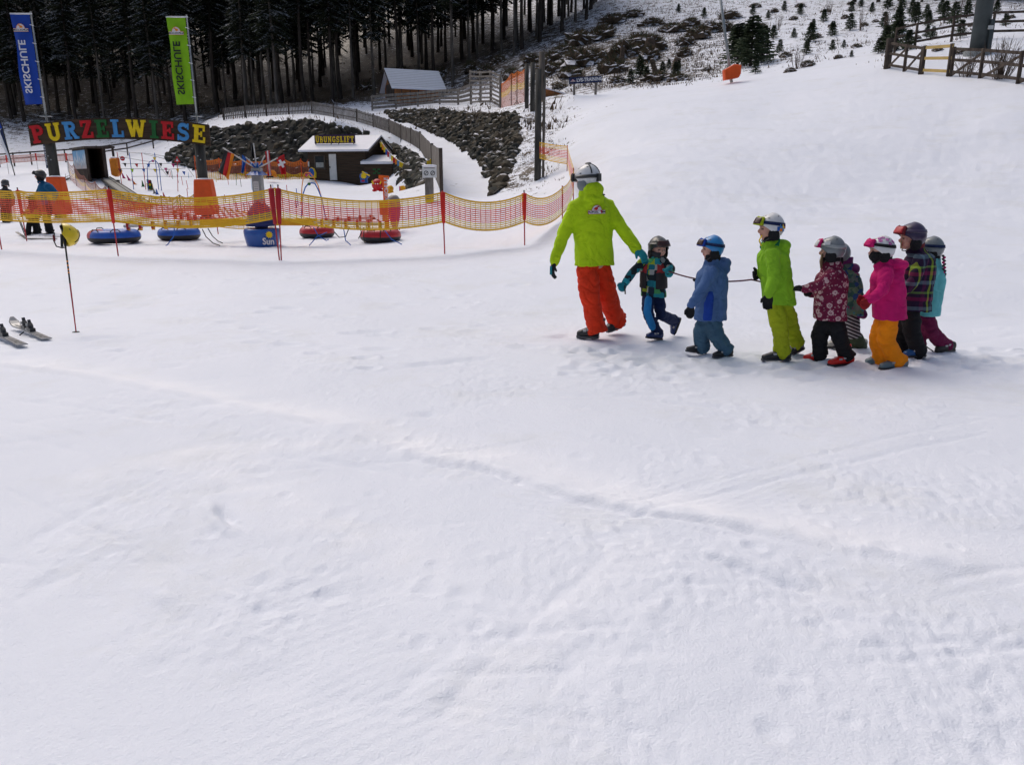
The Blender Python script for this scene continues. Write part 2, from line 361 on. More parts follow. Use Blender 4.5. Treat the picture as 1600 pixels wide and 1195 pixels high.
    for ca, cb, rx in ((560, 1130, .5), (480, 960, .5), (1120, 760, .6)):
        c = F(ca, cb); q = np.exp(-(((x - c.x) / rx) ** 2 + ((y - c.y) / .35) ** 2)); zz += .0022 * np.sin((y * .8 - x * .6) * 110) * q
    # footprints and dents
    rr = random.Random(11); dents = []
    for _ in range(9): dents.append((*F(rr.uniform(930, 1560), rr.uniform(870, 1190))[:2], rr.uniform(.025, .06), rr.uniform(.004, .011), 0))
    for _ in range(22): dents.append((*F(rr.uniform(380, 760), rr.uniform(850, 1010))[:2], rr.uniform(.03, .06), rr.uniform(.005, .01), 0))
    for _ in range(210): dents.append((*F(rr.uniform(880, 1640), rr.gauss(566, 12))[:2], rr.uniform(.035, .08), rr.uniform(.01, .028), 1))
    for _ in range(120): dents.append((*F(rr.uniform(0, 900), rr.gauss(480, 45))[:2], rr.uniform(.05, .1), rr.uniform(.012, .03), 1))
    for _ in range(60): dents.append((*F(rr.uniform(0, 1600), rr.uniform(600, 860))[:2], rr.uniform(.03, .07), rr.uniform(.004, .01), 0))
    for dx, dy, r_, dp, el in dents:
        k = (np.abs(x - dx) < r_ * 4) & (np.abs(y - dy) < r_ * 3)
        if not k.any(): continue
        q = ((x[k] - dx) / (r_ * (1.6 if el else 1))) ** 2 + ((y[k] - dy) / r_) ** 2
        zz[k] += -dp * np.exp(-q) + dp * .45 * np.exp(-(np.sqrt(q) - 1.5) ** 2 * 5)
    z[m] = zz
    return z
def make_terrain():
    us = np.concatenate([np.linspace(-1.7, -.74, 34)[:-1], np.linspace(-.74, .74, 620), np.linspace(.74, 1.7, 34)[1:]])
    ys = [-8, -6, -4, -3, -2, -1.2, -.6, -.2]; y = 0
    while y < 330: ys.append(y); y += max(.045 if y < 1 else .02, y * (.0062 if y < 16 else .009 if y < 75 else .02))
    ys = np.array(ys); U, Y = np.meshgrid(us, ys); X = U * np.sqrt(Y * Y + 9)
    x, yy = X.ravel(), Y.ravel(); Z = np.zeros(len(x)); L = np.zeros(len(x))
    for i in range(0, len(x), 40000):
        Z[i:i + 40000], L[i:i + 40000] = height(x[i:i + 40000], yy[i:i + 40000], True)
    Z = Z + relief(x, yy) + L * (.25 * fbm(x * .35, yy * .35, 3, 70) + .12 * np.abs(fbm(x * 1.1, yy * 1.1, 2, 74)))
    n, m = len(ys), len(us); me = bpy.data.meshes.new('snow_ground')
    co = np.stack([x, yy, Z], 1).astype(np.float32); me.vertices.add(n * m); me.vertices.foreach_set('co', co.ravel())
    i, j = np.meshgrid(np.arange(n - 1), np.arange(m - 1), indexing='ij'); a = (i * m + j).ravel()
    q = np.stack([a, a + 1, a + m + 1, a + m], 1).astype(np.int32); nf = len(q)
    me.loops.add(nf * 4); me.loops.foreach_set('vertex_index', q.ravel()); me.polygons.add(nf); me.polygons.foreach_set('loop_start', np.arange(0, nf * 4, 4, dtype=np.int32))
    me.polygons.foreach_set('use_smooth', np.ones(nf, bool)); me.update()
    at = me.attributes.new('litter', 'FLOAT', 'POINT'); at.data.foreach_set('value', L.astype(np.float32))
    d, sg, al, Ld = seg_d(x, yy, gl([(-60, 567), (150, 590), (330, 620), (480, 652), (620, 692), (760, 716), (880, 758), (1000, 790), (1100, 802), (1250, 835), (1400, 862), (1620, 898)]))
    fr = np.exp(-(np.where(sg > 0, d / .30, d / .10)) ** 2) * (.6 + .5 * pn(x * 2.5, yy * 2.5, 90)) * (yy > 1) * (1 - .6 * sst(7, 9.5, al))
    for pl, ww in (([(150, 735), (330, 700), (520, 690)], .15), ([(300, 690), (420, 770), (560, 830), (640, 870)], .22), ([(1000, 860), (870, 960), (760, 1060), (640, 1190)], .12)):
        d, sg, al, Ld = seg_d(x, yy, gl(pl)); fr += .45 * np.exp(-(d / ww) ** 2) * (.6 + .6 * pn(x * 5, yy * 5, 93)) * (yy > 1)
    a2 = me.attributes.new('loose', 'FLOAT', 'POINT'); a2.data.foreach_set('value', np.clip(fr, 0, 1).astype(np.float32))
    mt, t, b = mat('snow'); co = coords(t, (1, 1, 1)); la = node(t, 'ShaderNodeAttribute', attribute_name='litter').outputs['Fac']
    base = ramp(t, tnoise(t, co, .35, 5), [(.3, (.735, .765, .835)), (.5, (.755, .785, .855)), (.7, (.78, .805, .875))])
    base = mix(t, mth(t, 'MULTIPLY', ramp(t, tnoise(t, co, .8, 6, .7), [(.52, (0, 0, 0)), (.72, (1, 1, 1))]), .42), base, (.64, .65, .63))
    base = mix(t, mth(t, 'MULTIPLY', node(t, 'ShaderNodeAttribute', attribute_name='loose').outputs['Fac'], .85), base, (.90, .905, .94))
    n1 = tnoise(t, co, 1.1, 7, .75); n2 = tnoise(t, co, 5.5, 4, .7)
    v = mth(t, 'ADD', mth(t, 'MULTIPLY', mth(t, 'SUBTRACT', n1, .5), 3.4), mth(t, 'MULTIPLY', mth(t, 'SUBTRACT', n2, .5), 2.2))
    v = mth(t, 'ADD', v, mth(t, 'SUBTRACT', mth(t, 'MULTIPLY', la, 1.5), .66))
    mr = node(t, 'ShaderNodeMapRange'); mr.inputs[1].default_value = 0; mr.inputs[2].default_value = .12; t.links.new(v, mr.inputs[0])
    lit = ramp(t, tnoise(t, co, 2.6, 5, .7), [(.35, (.018, .013, .010)), (.5, (.05, .035, .022)), (.62, (.10, .068, .04)), (.75, (.045, .05, .025))])
    gt = mth(t, 'GREATER_THAN', la, .03); f = mth(t, 'MULTIPLY', mr.outputs[0], gt)
    t.links.new(mix(t, f, base, lit), b.inputs['Base Color']); b.inputs['Roughness'].default_value = .55; b.inputs['Specular IOR Level'].default_value = .25
    h = mth(t, 'ADD', mth(t, 'MULTIPLY', tnoise(t, co, 28, 5, .7), .6), mth(t, 'MULTIPLY', tnoise(t, co, 110, 2, .6), .3))
    bumpn(t, b, h, .58, .02)
    o = link('snow_ground', me, mt); tag(o, kind='structure'); return o
make_terrain()
def HR(x, y): a = np.array([x]); b = np.array([y]); return float(height(a, b)[0] + relief(a, b)[0])

# ---- dry stone walls of boulders
M('boulder', (.095, .09, .07), .85, .55, 1.6, .5, 9, col2=(.045, .046, .034), snow=(.93, 1.15), ss=1.3, spec=.25)
M('boulder_warm', (.13, .10, .065), .85, .4, 1.4, .5, 9, col2=(.055, .05, .035), snow=(.93, 1.15), ss=1.3, spec=.25)
M('boulder_dark', (.05, .055, .048), .85, .5, 1.5, .5, 9, col2=(.03, .03, .026), snow=(.95, 1.2), ss=1.3, spec=.25)
M('earth_gap', (.018, .016, .013), .95, .4, 3)
def boulder_wall(base, top, size, label, group, seed, snow_bias=0):
    rr = random.Random(seed); B = [P(*p) for p in base]; T = [P(*p) for p in top]; mb = MB()
    def at(pl, s):
        L = [(b - a).length for a, b in zip(pl[:-1], pl[1:])]; d = s * sum(L)
        for l, a, b in zip(L, pl[:-1], pl[1:]):
            if d <= l: return a.lerp(b, d / l)
            d -= l
        return pl[-1].copy()
    N = 60; ring = []
    for i in range(N + 1): b, t_ = at(B, i / N), at(T, i / N); ring.append((b, t_))
    for (b0, t0), (b1, t1) in zip(ring[:-1], ring[1:]):          # earth behind the stones
        k = Vector((0, -.3, .05)); mb.add([b0 + k, b1 + k, t1 + k, t0 + k], [(0, 1, 2, 3)], 3)
    ico = bmesh.new(); bmesh.ops.create_icosphere(ico, subdivisions=2, radius=1); iv = [v.co.copy() for v in ico.verts]; fi = [tuple(v.index for v in f.verts) for f in ico.faces]; ico.free()
    Ltot = sum((b - a).length for a, b in zip(B[:-1], B[1:])); s = 0
    while s < 1:
        b, t_ = at(B, s), at(T, s); h = (t_ - b).length; nrow = max(1, int(h / (size * .72)))
        for j in range(nrow + 1):
            q = (j + rr.uniform(-.25, .25)) / max(1, nrow); q = min(1, max(0, q)); c = b.lerp(t_, q) + Vector((rr.uniform(-.2, .2), rr.uniform(-.25, .05), rr.uniform(-.1, .1))) * size
            r_ = size * rr.uniform(.42, .85); sx, sy, sz = r_ * rr.uniform(.9, 1.35), r_ * rr.uniform(.8, 1.1), r_ * rr.uniform(.65, .95)
            rot = Matrix.Rotation(rr.uniform(-.5, .5), 3, 'Y') @ Matrix.Rotation(rr.uniform(0, 6.28), 3, 'Z'); o = Vector((rr.uniform(0, 99), 0, 0)); vs = []
            pl = [(Vector((rr.gauss(0, 1), rr.gauss(0, 1), rr.gauss(0, 1))).normalized(), rr.uniform(.44, .74)) for _ in range(11)]
            for v in iv:
                w_ = v * (1 + .22 * noise.noise(v * 1.3 + o))
                for nn, dd in pl:
                    e = w_.dot(nn) - dd
                    if e > 0: w_ = w_ - nn * e
                vs.append(c + rot @ Vector((w_.x * sx, w_.y * sy, w_.z * sz)))
            mb.add(vs, fi, rr.choice((0, 0, 1, 2, 2) if seed == 5 else (0, 1, 1, 1, 2)))
        s += size * .78 / Ltot * rr.uniform(.8, 1.2)
    o = mb.build('boulder_wall', [MATS['boulder'], MATS['boulder_warm'], MATS['boulder_dark'], MATS['earth_gap']], org=B[0])
    return tag(o, label, 'stone wall', group)
BW = 'boulder retaining walls'
boulder_wall(W1B, W1T, .74,
             'long dark boulder retaining wall behind the hut and the flags', BW, 5)
boulder_wall(W2B, W2T, .5,
             'steep boulder wall along the right edge of the snowy ramp road', BW, 9)
# ============================================================ trees, young firs, stumps, scrub
M('bark', (.10, .085, .07), .9, .35, 3, .6, 12, col2=(.16, .14, .12), stretch=(1, 1, .25), spec=.15)
M('bark_dark', (.045, .036, .03), .9, .35, 3, .6, 12, col2=(.075, .06, .05), stretch=(1, 1, .25), spec=.15)
M('needles', (.016, .022, .011), .85, .4, .6, col2=(.034, .042, .02), snow=(.72, 1.3), ss=.9, spec=.15)
M('needles_light', (.05, .075, .04), .85, .35, 2, col2=(.10, .125, .07), snow=(.92, 1.4), ss=4, spec=.15)
M('dead_wood', (.10, .07, .05), .9, .4, 6, .5, 30, snow=(.75, 1.0), ss=5)
M('dry_grass', (.22, .15, .08), .9, .4, 3, col2=(.11, .075, .045), snow=(.9, 1.3), ss=6)
def bough(mb, p, d, L, rr, dens, sl, sw, droop):
    """one conifer bough: a sagging rib with hanging sprays on both sides"""
    d = d.normalized(); side = d.cross(UP).normalized(); n = max(3, int(L * dens)); q = p.copy(); last = p.copy()
    for i in range(n):
        s = (i + 1) / n; q = p + d * L * s + UP * (-droop * L * s * s + .12 * L * max(0, s - .7))
        l = sl * (1 - .55 * s) * rr.uniform(.7, 1.25); w_ = sw * rr.uniform(.7, 1.3)
        for sg in (-1, 1):
            tip = q + side * sg * l * rr.uniform(.6, 1) + d * l * .45 + UP * (-l * rr.uniform(.15, .75))
            a = q - d * w_; b = q + d * w_; m = (q + tip) / 2 + UP * l * .08
            k = len(mb.v); mb.v += [tuple(a), tuple(b), tuple(m + d * w_ * 1.1), tuple(tip), tuple(m - d * w_ * 1.1)]; mb.f += [(k, k + 1, k + 2, k + 4), (k + 4, k + 2, k + 3)]; mb.m += [0, 0]
        k = len(mb.v); up = UP * sw * .5; mb.v += [tuple(last - up), tuple(last + up), tuple(q + up), tuple(q - up)]; mb.f.append((k, k + 1, k + 2, k + 3)); mb.m.append(0); last = q
def spruce(seed, h, crown0, r0, Lmax, dark):
    rr = random.Random(seed); tm = MB(); lean = Vector((rr.uniform(-.012, .012), rr.uniform(-.012, .012), 0)); pts = [Vector((0, 0, -1.2))] ; rad = [r0 * 1.5]
    for i in range(9):
        z = h * i / 8; pts.append(lean * z + Vector((noise.noise(Vector((z * .1, seed, 0))) * .25, noise.noise(Vector((z * .1, seed, 5))) * .25, z + (.02 if i == 0 else 0)))); rad.append(max(.02, r0 * (1.25 if i == 0 else 1) * (1 - z / h) ** .8 + .02))
    tm.tube(pts, rad, 9)
    z = 1.8
    while z < crown0 + 1:                                            # dead twigs below the crown
        a = rr.uniform(0, 6.28); c = lean * z + UP * z; l = rr.uniform(.3, 1.3); d = Vector((math.cos(a), math.sin(a), rr.uniform(-.35, .1)))
        tm.tube([c, c + d * l * .5, c + d * l - UP * .12 * l], [.02, .012, .006], 3); z += rr.uniform(.2, .55)
    cm = MB(); z = crown0
    while z < h - .3:
        s = (z - crown0) / (h - crown0); L = Lmax * min(1, .55 + s * 3) * (1 - s) ** .75 + .25; n = rr.choice((5, 6, 7)); a0 = rr.uniform(0, 6.28)
        for k in range(n):
            a = a0 + 6.283 * k / n + rr.uniform(-.3, .3); l = L * rr.uniform(.6, 1.15)
            bough(cm, lean * z + UP * (z + rr.uniform(-.2, .2)), Vector((math.cos(a), math.sin(a), rr.uniform(-.25, .15))), l, rr, 3.6, .8, .12, .3)
        z += .38 + s * .2 + rr.uniform(0, .2)
    return tm.mesh('trunk'), cm.mesh('crown')
PROT = [spruce(s, h, c0, r, L, d) for s, h, c0, r, L, d in ((1, 27, 8.5, .19, 2.8, 0), (2, 25, 7, .16, 2.6, 0), (3, 29, 10.5, .21, 2.7, 0), (4, 24, 9.5, .14, 2.3, 0), (5, 26, 5.5, .20, 3.2, 0))]
for i, (t_, c_) in enumerate(PROT): t_.materials.append(MATS['bark' if i % 2 else 'bark_dark']); c_.materials.append(MATS['needles']); t_.polygons.foreach_set('use_smooth', [True] * len(t_.polygons))
protos = []
def plant_tree(k, p, rz, sc, label, group):
    o = thing('spruce_tree', label, 'tree', p, group)
    for nm, me in (('trunk', PROT[k][0]), ('crown', PROT[k][1])):
        c = bpy.data.objects.new(nm, me); COL.objects.link(c); c.parent = o
    o.rotation_euler.z = rz; o.scale = (sc, sc, sc); return o
FG = 'snow-dusted spruces of the dark forest behind the play area'
# forest edge read off the photograph: (picture x, picture y of the foot)
rr = random.Random(21); edge = [(-60,196),(0,190),(60,196),(150,200),(230,200),(300,190),(345,178),(420,170),(500,165),(560,160),(600,150),(655,142),(700,133),(745,118),(775,105),(805,98),(850,75),(880,55),(905,38),(960,20)]
placed = []
def edge_y(px):
    for (a, b), (c, d) in zip(edge[:-1], edge[1:]):
        if a <= px <= c: return b + (d - b) * (px - a) / (c - a)
    return 196 if px < 0 else 20
tries = 0
FORE = [(38,190,4),(78,188,1),(120,196,0),(165,198,3),(215,197,2),(248,199,1),(290,190,0),(340,176,2),(398,170,3),(433,168,1),(476,163,2),(520,160,0),(552,156,3),(585,150,1),(603,118,3),(622,140,2),(655,130,1),(678,126,0),(707,137,3),(733,100,1),(745,92,3),(770,68,2),(787,62,0),(806,72,1),(838,60,3),(878,50,2),(899,32,1)]
for px, py, k in FORE:
    p = G(px, py, 60); placed.append((p, k, 1))
while len(placed) < 295 and tries < 60000:
    tries += 1; px = rr.uniform(-150, 935); d = rr.uniform(0, 1) ** .8; ey = edge_y(px)
    Y0 = G(px, ey, 60).y; Y = Y0 + 1 + d * 58
    if Y > 176: continue
    p = GD(px, Y); sp = 2.7 if Y - Y0 < 30 else 3.6
    if all((p - q[0]).length > sp for q in placed): placed.append((p, rr.randrange(5), 0))
for i, (p, k, fr) in enumerate(placed):
    edge_ = p.y < 112
    plant_tree(k, p, rr.uniform(0, 6.28), rr.uniform(.8, 1.15) if not fr else .95, 'tall bare-trunked spruce in the dark snow-dusted forest', FG)
# far wood top right and behind the crest: a few more trees whose feet show at the frame top
for px, Y in ((1335, 104), (1372, 100), (1405, 103), (1440, 92), (1462, 95), (1492, 90), (1515, 93), (1560, 86), (1578, 90), (1600, 86), (1630, 88), (1540, 99), (1480, 101), (1655, 92), (1612, 98)):
    plant_tree(rr.randrange(5), GD(px, Y), rr.uniform(0, 6.28), rr.uniform(.75, .95), 'dark spruce in the wood above the lift tower at the top right', 'dark spruces above the lift tower')
# ---- young firs
def young(seed, h):
    r2 = random.Random(seed); tm = MB(); tm.tube([Vector((0, 0, -.25)), Vector((0, 0, .02)), Vector((.02, 0, h * .5)), Vector((0, .01, h))], [.035 * h, .03 * h, .018 * h, .004], 7)
    cm = MB(); z = .1 * h
    while z < h * .97:
        s = z / h; L = h * .36 * (1 - s) ** .85 + .04; n = r2.choice((6, 7, 8)); a0 = r2.uniform(0, 6.28)
        for k in range(n):
            a = a0 + 6.283 * k / n + r2.uniform(-.3, .3)
            bough(cm, UP * z, Vector((math.cos(a), math.sin(a), r2.uniform(.0, .4))), L * r2.uniform(.6, 1.15), r2, 9 / h, .13 * h, .022 * h, .15)
        z += h * .052
    return tm.mesh('trunk'), cm.mesh('crown')
YP = [young(s, 1.0 if s != 12 else 1.0) for s in (11, 12, 13, 14)]
for a, b in YP: a.materials.append(MATS['bark_dark']); b.materials.append(MATS['needles_light'])
def fir(px, py, hpx, label=None, lo=30, wide=1.0, grp='young firs scattered over the hillside'):
    p = G(px, py, lo, 140); h = hpx / FPX * p.y; o = thing('young_fir', label or 'small snow-dusted young fir on the cleared hillside', 'fir', p, grp)
    k = rr.randrange(4)
    for nm, me in (('trunk', YP[k][0]), ('crown', YP[k][1])):
        c = bpy.data.objects.new(nm, me); COL.objects.link(c); c.parent = o
    o.rotation_euler.z = rr.uniform(0, 6.28); o.scale = (h * wide, h * wide, h)
for px, py, hp in [(1152,104,60),(1172,106,72),(1190,98,52),(1160,82,40),(1208,62,20),(1218,82,18),(1300,118-60,22),(1287,35,18),(1328,48,24),(1362,20,14),(1387,15,22),(1409,14,20),(1381,46,24),(1402,52,36),(1405,30,20),(1430,38,30),(1424,25,22),(1447,30,20),(1450,42,22),(1448,60,18),(1475,36,30),(1490,40,32),(1470,22,20),(1500,60,26),(1457,62,18),(1510,30,26),(1556,24,20),(1570,42,20),(1266,66,28),(1240,60,14),(1270,48,16),(1300,80,16),(1318,76,12),(1260,86,22),(1000,120,30),(1010,128,22),(1035,118,20),(985,132,22),(1055,125,26),(1060,112,16),(1045,108,14),(1225,18,14),(1200,30,12),(1250,24,16),(1330,20,16),(1345,12,14),(1176,24,14),(1145,70,26),(1100,28,14),(1060,20,12),(1382,96-30,22),(1330,105-15,10),(1180,116,22),(1530,14,16),(1545,44,14)]:
    fir(px, py, hp, 'dense dark young fir growing behind the orange padded mast' if 1140 < px < 1195 and py > 80 else None, grp='firs clustered behind the padded mast' if 1140 < px < 1195 and py > 80 else 'young firs scattered over the hillside', wide=1.25 if hp > 40 else 1.1)
for px, py, hp in [(1384,82,38),(1400,80,46),(1418,80,30),(1372,84,22)]:
    fir(px, py, hp, 'young fir in the clump behind the left end of the rail fence', lo=38, wide=1.15, grp='fir clump at the fence corner')
# ---- snowy heaps of scrub and brushwood
def heap(seed, wx, wy, h, nb, rr3):
    mb = MB(); o = Vector((seed * 3.3, 0, 0)); n, m = 22, 9; rings = []
    for i in range(m + 1):
        ph = math.pi / 2 * i / m; ring = []
        for k in range(n):
            th = 6.283 * k / n; v = Vector((math.cos(th) * math.cos(ph), math.sin(th) * math.cos(ph), math.sin(ph))); q = 1 + .7 * noise.noise(v * 1.8 + o) + .45 * noise.noise(v * 4.5 + o)
            ring.append(Vector((v.x * wx * q, v.y * wy * q, v.z * h * q * .75 - .15 * (i == 0))))
        rings.append(ring)
    mb.loft(rings, 0)
    for _ in range(nb):
        th = rr3.uniform(0, 6.28); ph = rr3.uniform(.05, 1.4); v = Vector((math.cos(th) * math.cos(ph) * wx, math.sin(th) * math.cos(ph) * wy, math.sin(ph) * h)) * rr3.uniform(.8, 1.02)
        d = Vector((v.x / wx, v.y / wy, rr3.uniform(.1, 1.2))) + Vector((rr3.gauss(0, .5), rr3.gauss(0, .5), 0)); d.normalize(); l = h * rr3.uniform(.2, .75); s = d.cross(Vector((rr3.gauss(0, 1), rr3.gauss(0, 1), rr3.gauss(0, 1)))).normalized() * h * rr3.uniform(.02, .06)
        mb.add([v - s, v + s, v + d * l], [(0, 1, 2)], rr3.choice((1, 1, 2)))
    return mb.mesh('heap')
r3 = random.Random(5); HP = [heap(i, 1, 1, .62, 700, r3) for i in range(5)]
M('scrub_core', (.085, .06, .04), .95, .4, 4, col2=(.14, .10, .065), snow=(.3, .75), ss=3)
for me in HP:
    for k in ('scrub_core', 'dry_grass', 'needles_light'): me.materials.append(MATS[k])
def shrub(px, py, wpx, hpx, label, grp, lo=30):
    p = G(px, py, lo, 140); o = bpy.data.objects.new('scrub_bush', r3.choice(HP)); COL.objects.link(o); o.location = p; w_ = wpx / FPX * p.y / 2
    o.scale = (w_, w_ * .8, hpx / FPX * p.y / .62); o.rotation_euler.z = r3.uniform(0, 6.28); tag(o, label, 'bush', grp)
for px, py, w_, h_ in [(905,70,46,22),(940,62,40,20),(945,52,30,14),(975,88,40,26),(1000,70,46,18),(1015,92,34,20),(1020,78,44,24),(905,102,60,26),(930,98,46,22),(955,112,40,24),(892,120,34,16),(870,112,30,14),(880,84,30,14),(1070,70,30,12),(1050,50,40,14),(1090,60,40,20),(1110,52,34,18),(1080,40,30,12),(1130,50,30,16),(960,36,40,14),(990,26,30,10),(1020,40,30,12),(1155,55,26,12),(1140,30,30,12),(1070,86,24,12),(875,140,22,10),(965,130,26,12),(1025,126,40,14),(1060,128,36,14),(1105,112,16,6)]:
    shrub(px, py, w_ * 1.05, h_ * .72, 'snow-dusted brown heap of scrub and brushwood on the cleared hillside', 'scrub heaps on the hillside')
for px, py, w_, h_ in [(1240,32,14,6),(1275,60,16,7),(1228,90,18,8),(1300,44,14,6),(1320,30,12,6),(1350,42,14,6),(1190,45,16,8),(1210,20,14,6),(1180,12,16,6),(1290,20,14,5),(1262,104,22,9),(1235,113,16,7),(1338,76,18,7),(1310,92,14,6),(1432,62,14,6),(1520,42,14,6),(1465,80,16,5),(1500,84,18,6),(1580,30,12,6),(1368,36,10,5),(1250,12,14,6),(1330,8,12,5)]:
    shrub(px, py, w_, h_ * .75, 'low snowy tuft of brown scrub on the open slope below the forest', 'small scrub tufts on the open slope')
for px, py, w_, h_ in [(630,118,26,10),(660,126,30,12),(735,112,26,12),(760,118,30,12),(850,120,36,18),(830,100,30,12),(800,122,26,12),(865,96,30,12),(690,118,20,9),(575,140,24,8),(780,100,22,10)]:
    shrub(px, py, w_, h_, 'brown snow-flecked brush at the foot of the forest trunks', 'brush at the forest edge', 60)
# ---- stumps
def stump(px, py, wpx, hpx, lean, label):
    p = G(px, py, 40, 120); k = p.y / FPX; w_, h_ = wpx * k / 2, hpx * k; mb = MB(); n = 12; rings = []
    for z, s in ((-.1, 1.5), (.05, 1.35), (.25, 1.05), (.6, .95), (.92, .9), (1.0, .8)):
        rings.append([p + Vector((lean * z * h_ + math.cos(6.283 * i / n) * w_ * s * (1 + .18 * noise.noise(Vector((i, z * 3, px)))), math.sin(6.283 * i / n) * w_ * s, z * h_ + (noise.noise(Vector((i * .9, px, 0))) * .25 * h_ if z > .9 else 0))) for i in range(n)])
    o = mb.loft(rings).build('tree_stump', MATS['dead_wood'], org=p); tag(o, label, 'stump')
stump(972, 96, 7, 20, 0, 'upright brown tree stump left of the big dark scrub heap'); stump(1025, 116, 8, 20, -.35, 'leaning tree stump standing above the low green firs')
stump(1056, 110, 12, 16, .1, 'broad dark tree stump at the right end of the firs'); stump(1015, 84, 15, 20, 0, 'massive black root stump on the hillside'); stump(953, 108, 9, 14, .1, 'jagged dark stump right above the blue sign')
# ---- ground litter: brown stalks, heather and brash sticking out of the thin snow
def litter():
    r4 = random.Random(9); mb = MB(); N = 0
    areas = [((850, 1140), (0, 140), 2900, .2), ((1140, 1400), (0, 110), 900, .18), ((800, 890), (165, 300), 1100, .085), ((0, 900), (100, 205), 900, .3), ((300, 660), (160, 250), 420, .13), ((590, 850), (150, 190), 260, .13), ((1400, 1600), (0, 80), 150, .2)]
    for (x0, x1), (y0, y1), n, hh in areas:
        for _ in range(n):
            p = G(r4.uniform(x0, x1), r4.uniform(y0, y1), 27, 170); l = height([p.x], [p.y], True)[1][0]
            if r4.random() > l * 2.2: continue
            cl = p.z
            for _ in range(r4.randrange(5, 13)):
                q = p + Vector((r4.gauss(0, hh * 1.3), r4.gauss(0, hh * 1.3), -.05)); a = r4.uniform(0, 6.28); h_ = hh * r4.uniform(.4, 1.5); d = Vector((r4.gauss(0, .35), r4.gauss(0, .35), 1)) * h_; s = Vector((math.cos(a), math.sin(a), 0)) * h_ * r4.uniform(.06, .22)
                mb.add([q - s, q + s, q + d], [(0, 1, 2)], r4.choice((0, 0, 1)))
    o = mb.build('undergrowth', [MATS['dry_grass'], MATS['scrub_core']]); tag(o, 'brown stalks, heather and brash poking through the thin snow', 'undergrowth', kind='stuff')
litter()
# ============================================================ things made of wood, metal and netting
M('grey_wood', (.17, .15, .13), .85, .3, 5, .4, 30, col2=(.26, .235, .21), stretch=(1, 1, .3), spec=.2)
M('dark_wood', (.06, .045, .038), .85, .35, 5, .4, 30, col2=(.10, .08, .065), stretch=(1, 1, .3), spec=.2)
M('post_wood', (.045, .045, .04), .8, .35, 4, .4, 30, col2=(.085, .08, .07), stretch=(1, 1, .2), spec=.25)
M('brown_board', (.045, .028, .016), .7, .3, 5, .3, 30, col2=(.07, .043, .025), stretch=(.2, .2, 2), spec=.25)
M('orange_wood', (.30, .13, .05), .8, .35, 4, .3, 30, stretch=(.4, .4, 3), spec=.2)
M('new_wood', (.52, .36, .12), .7, .15, 6, .2, 40, stretch=(.3, .3, 2))
M('roof_snow', (.80, .80, .84), .6, .03, 3, .3, 14)
M('white_paint', (.62, .62, .60), .5, .06, 4)
M('galv', (.30, .32, .32), .45, .15, 5, .1, 60, metal=.6)
M('tower_grey', (.055, .068, .07), .6, .15, 2, .1, 30)
M('net_yellow', (.85, .47, .012), .5, .1, 3); M('net_red', (.82, .10, .04), .5, .1, 3); M('net_orange', (.75, .17, .015), .5, .1, 3); M('net_dark', (.28, .07, .03), .6, .2, 3)
M('red_sleeve', (.66, .02, .008), .5, .1, 8, .1, 60); M('sleeve_dark', (.42, .008, .015), .5, .1, 8); M('pole_red', (.42, .03, .04), .4, .1, 8)
M('orange_pad', (.72, .085, .008), .55, .1, 3, .3, 10); M('amber_pad', (.62, .19, .006), .55, .12, 3, .3, 8)
M('blue_flag', (.006, .05, .34), .7, .12, 3, .2, 14); M('green_flag', (.22, .48, .004), .7, .1, 3, .2, 14); M('white_cloth', (.72, .72, .74), .7, .05, 4)
M('ink', (.012, .014, .012), .6, .1, 5); M('navy', (.008, .018, .07), .6, .15, 5); M('purple_board', (.03, .012, .05), .6, .15, 5)
for n_, c_ in dict(red=(.50, .006, .012), yellow=(.78, .55, .005), lightblue=(.06, .26, .55), green=(.008, .11, .02), orange=(.8, .25, .01), lime=(.3, .6, .02), blue=(.008, .10, .42), black=(.012, .012, .014), white=(.75, .75, .76), skyblue=(.15, .42, .68), magenta=(.5, .02, .16), grey=(.2, .2, .2)).items():
    M('paint_' + n_, c_, .45, .12, 6)
def Pm(n): return MATS['paint_' + n]
WT = [(-.1, .07), (.1, -.06)]
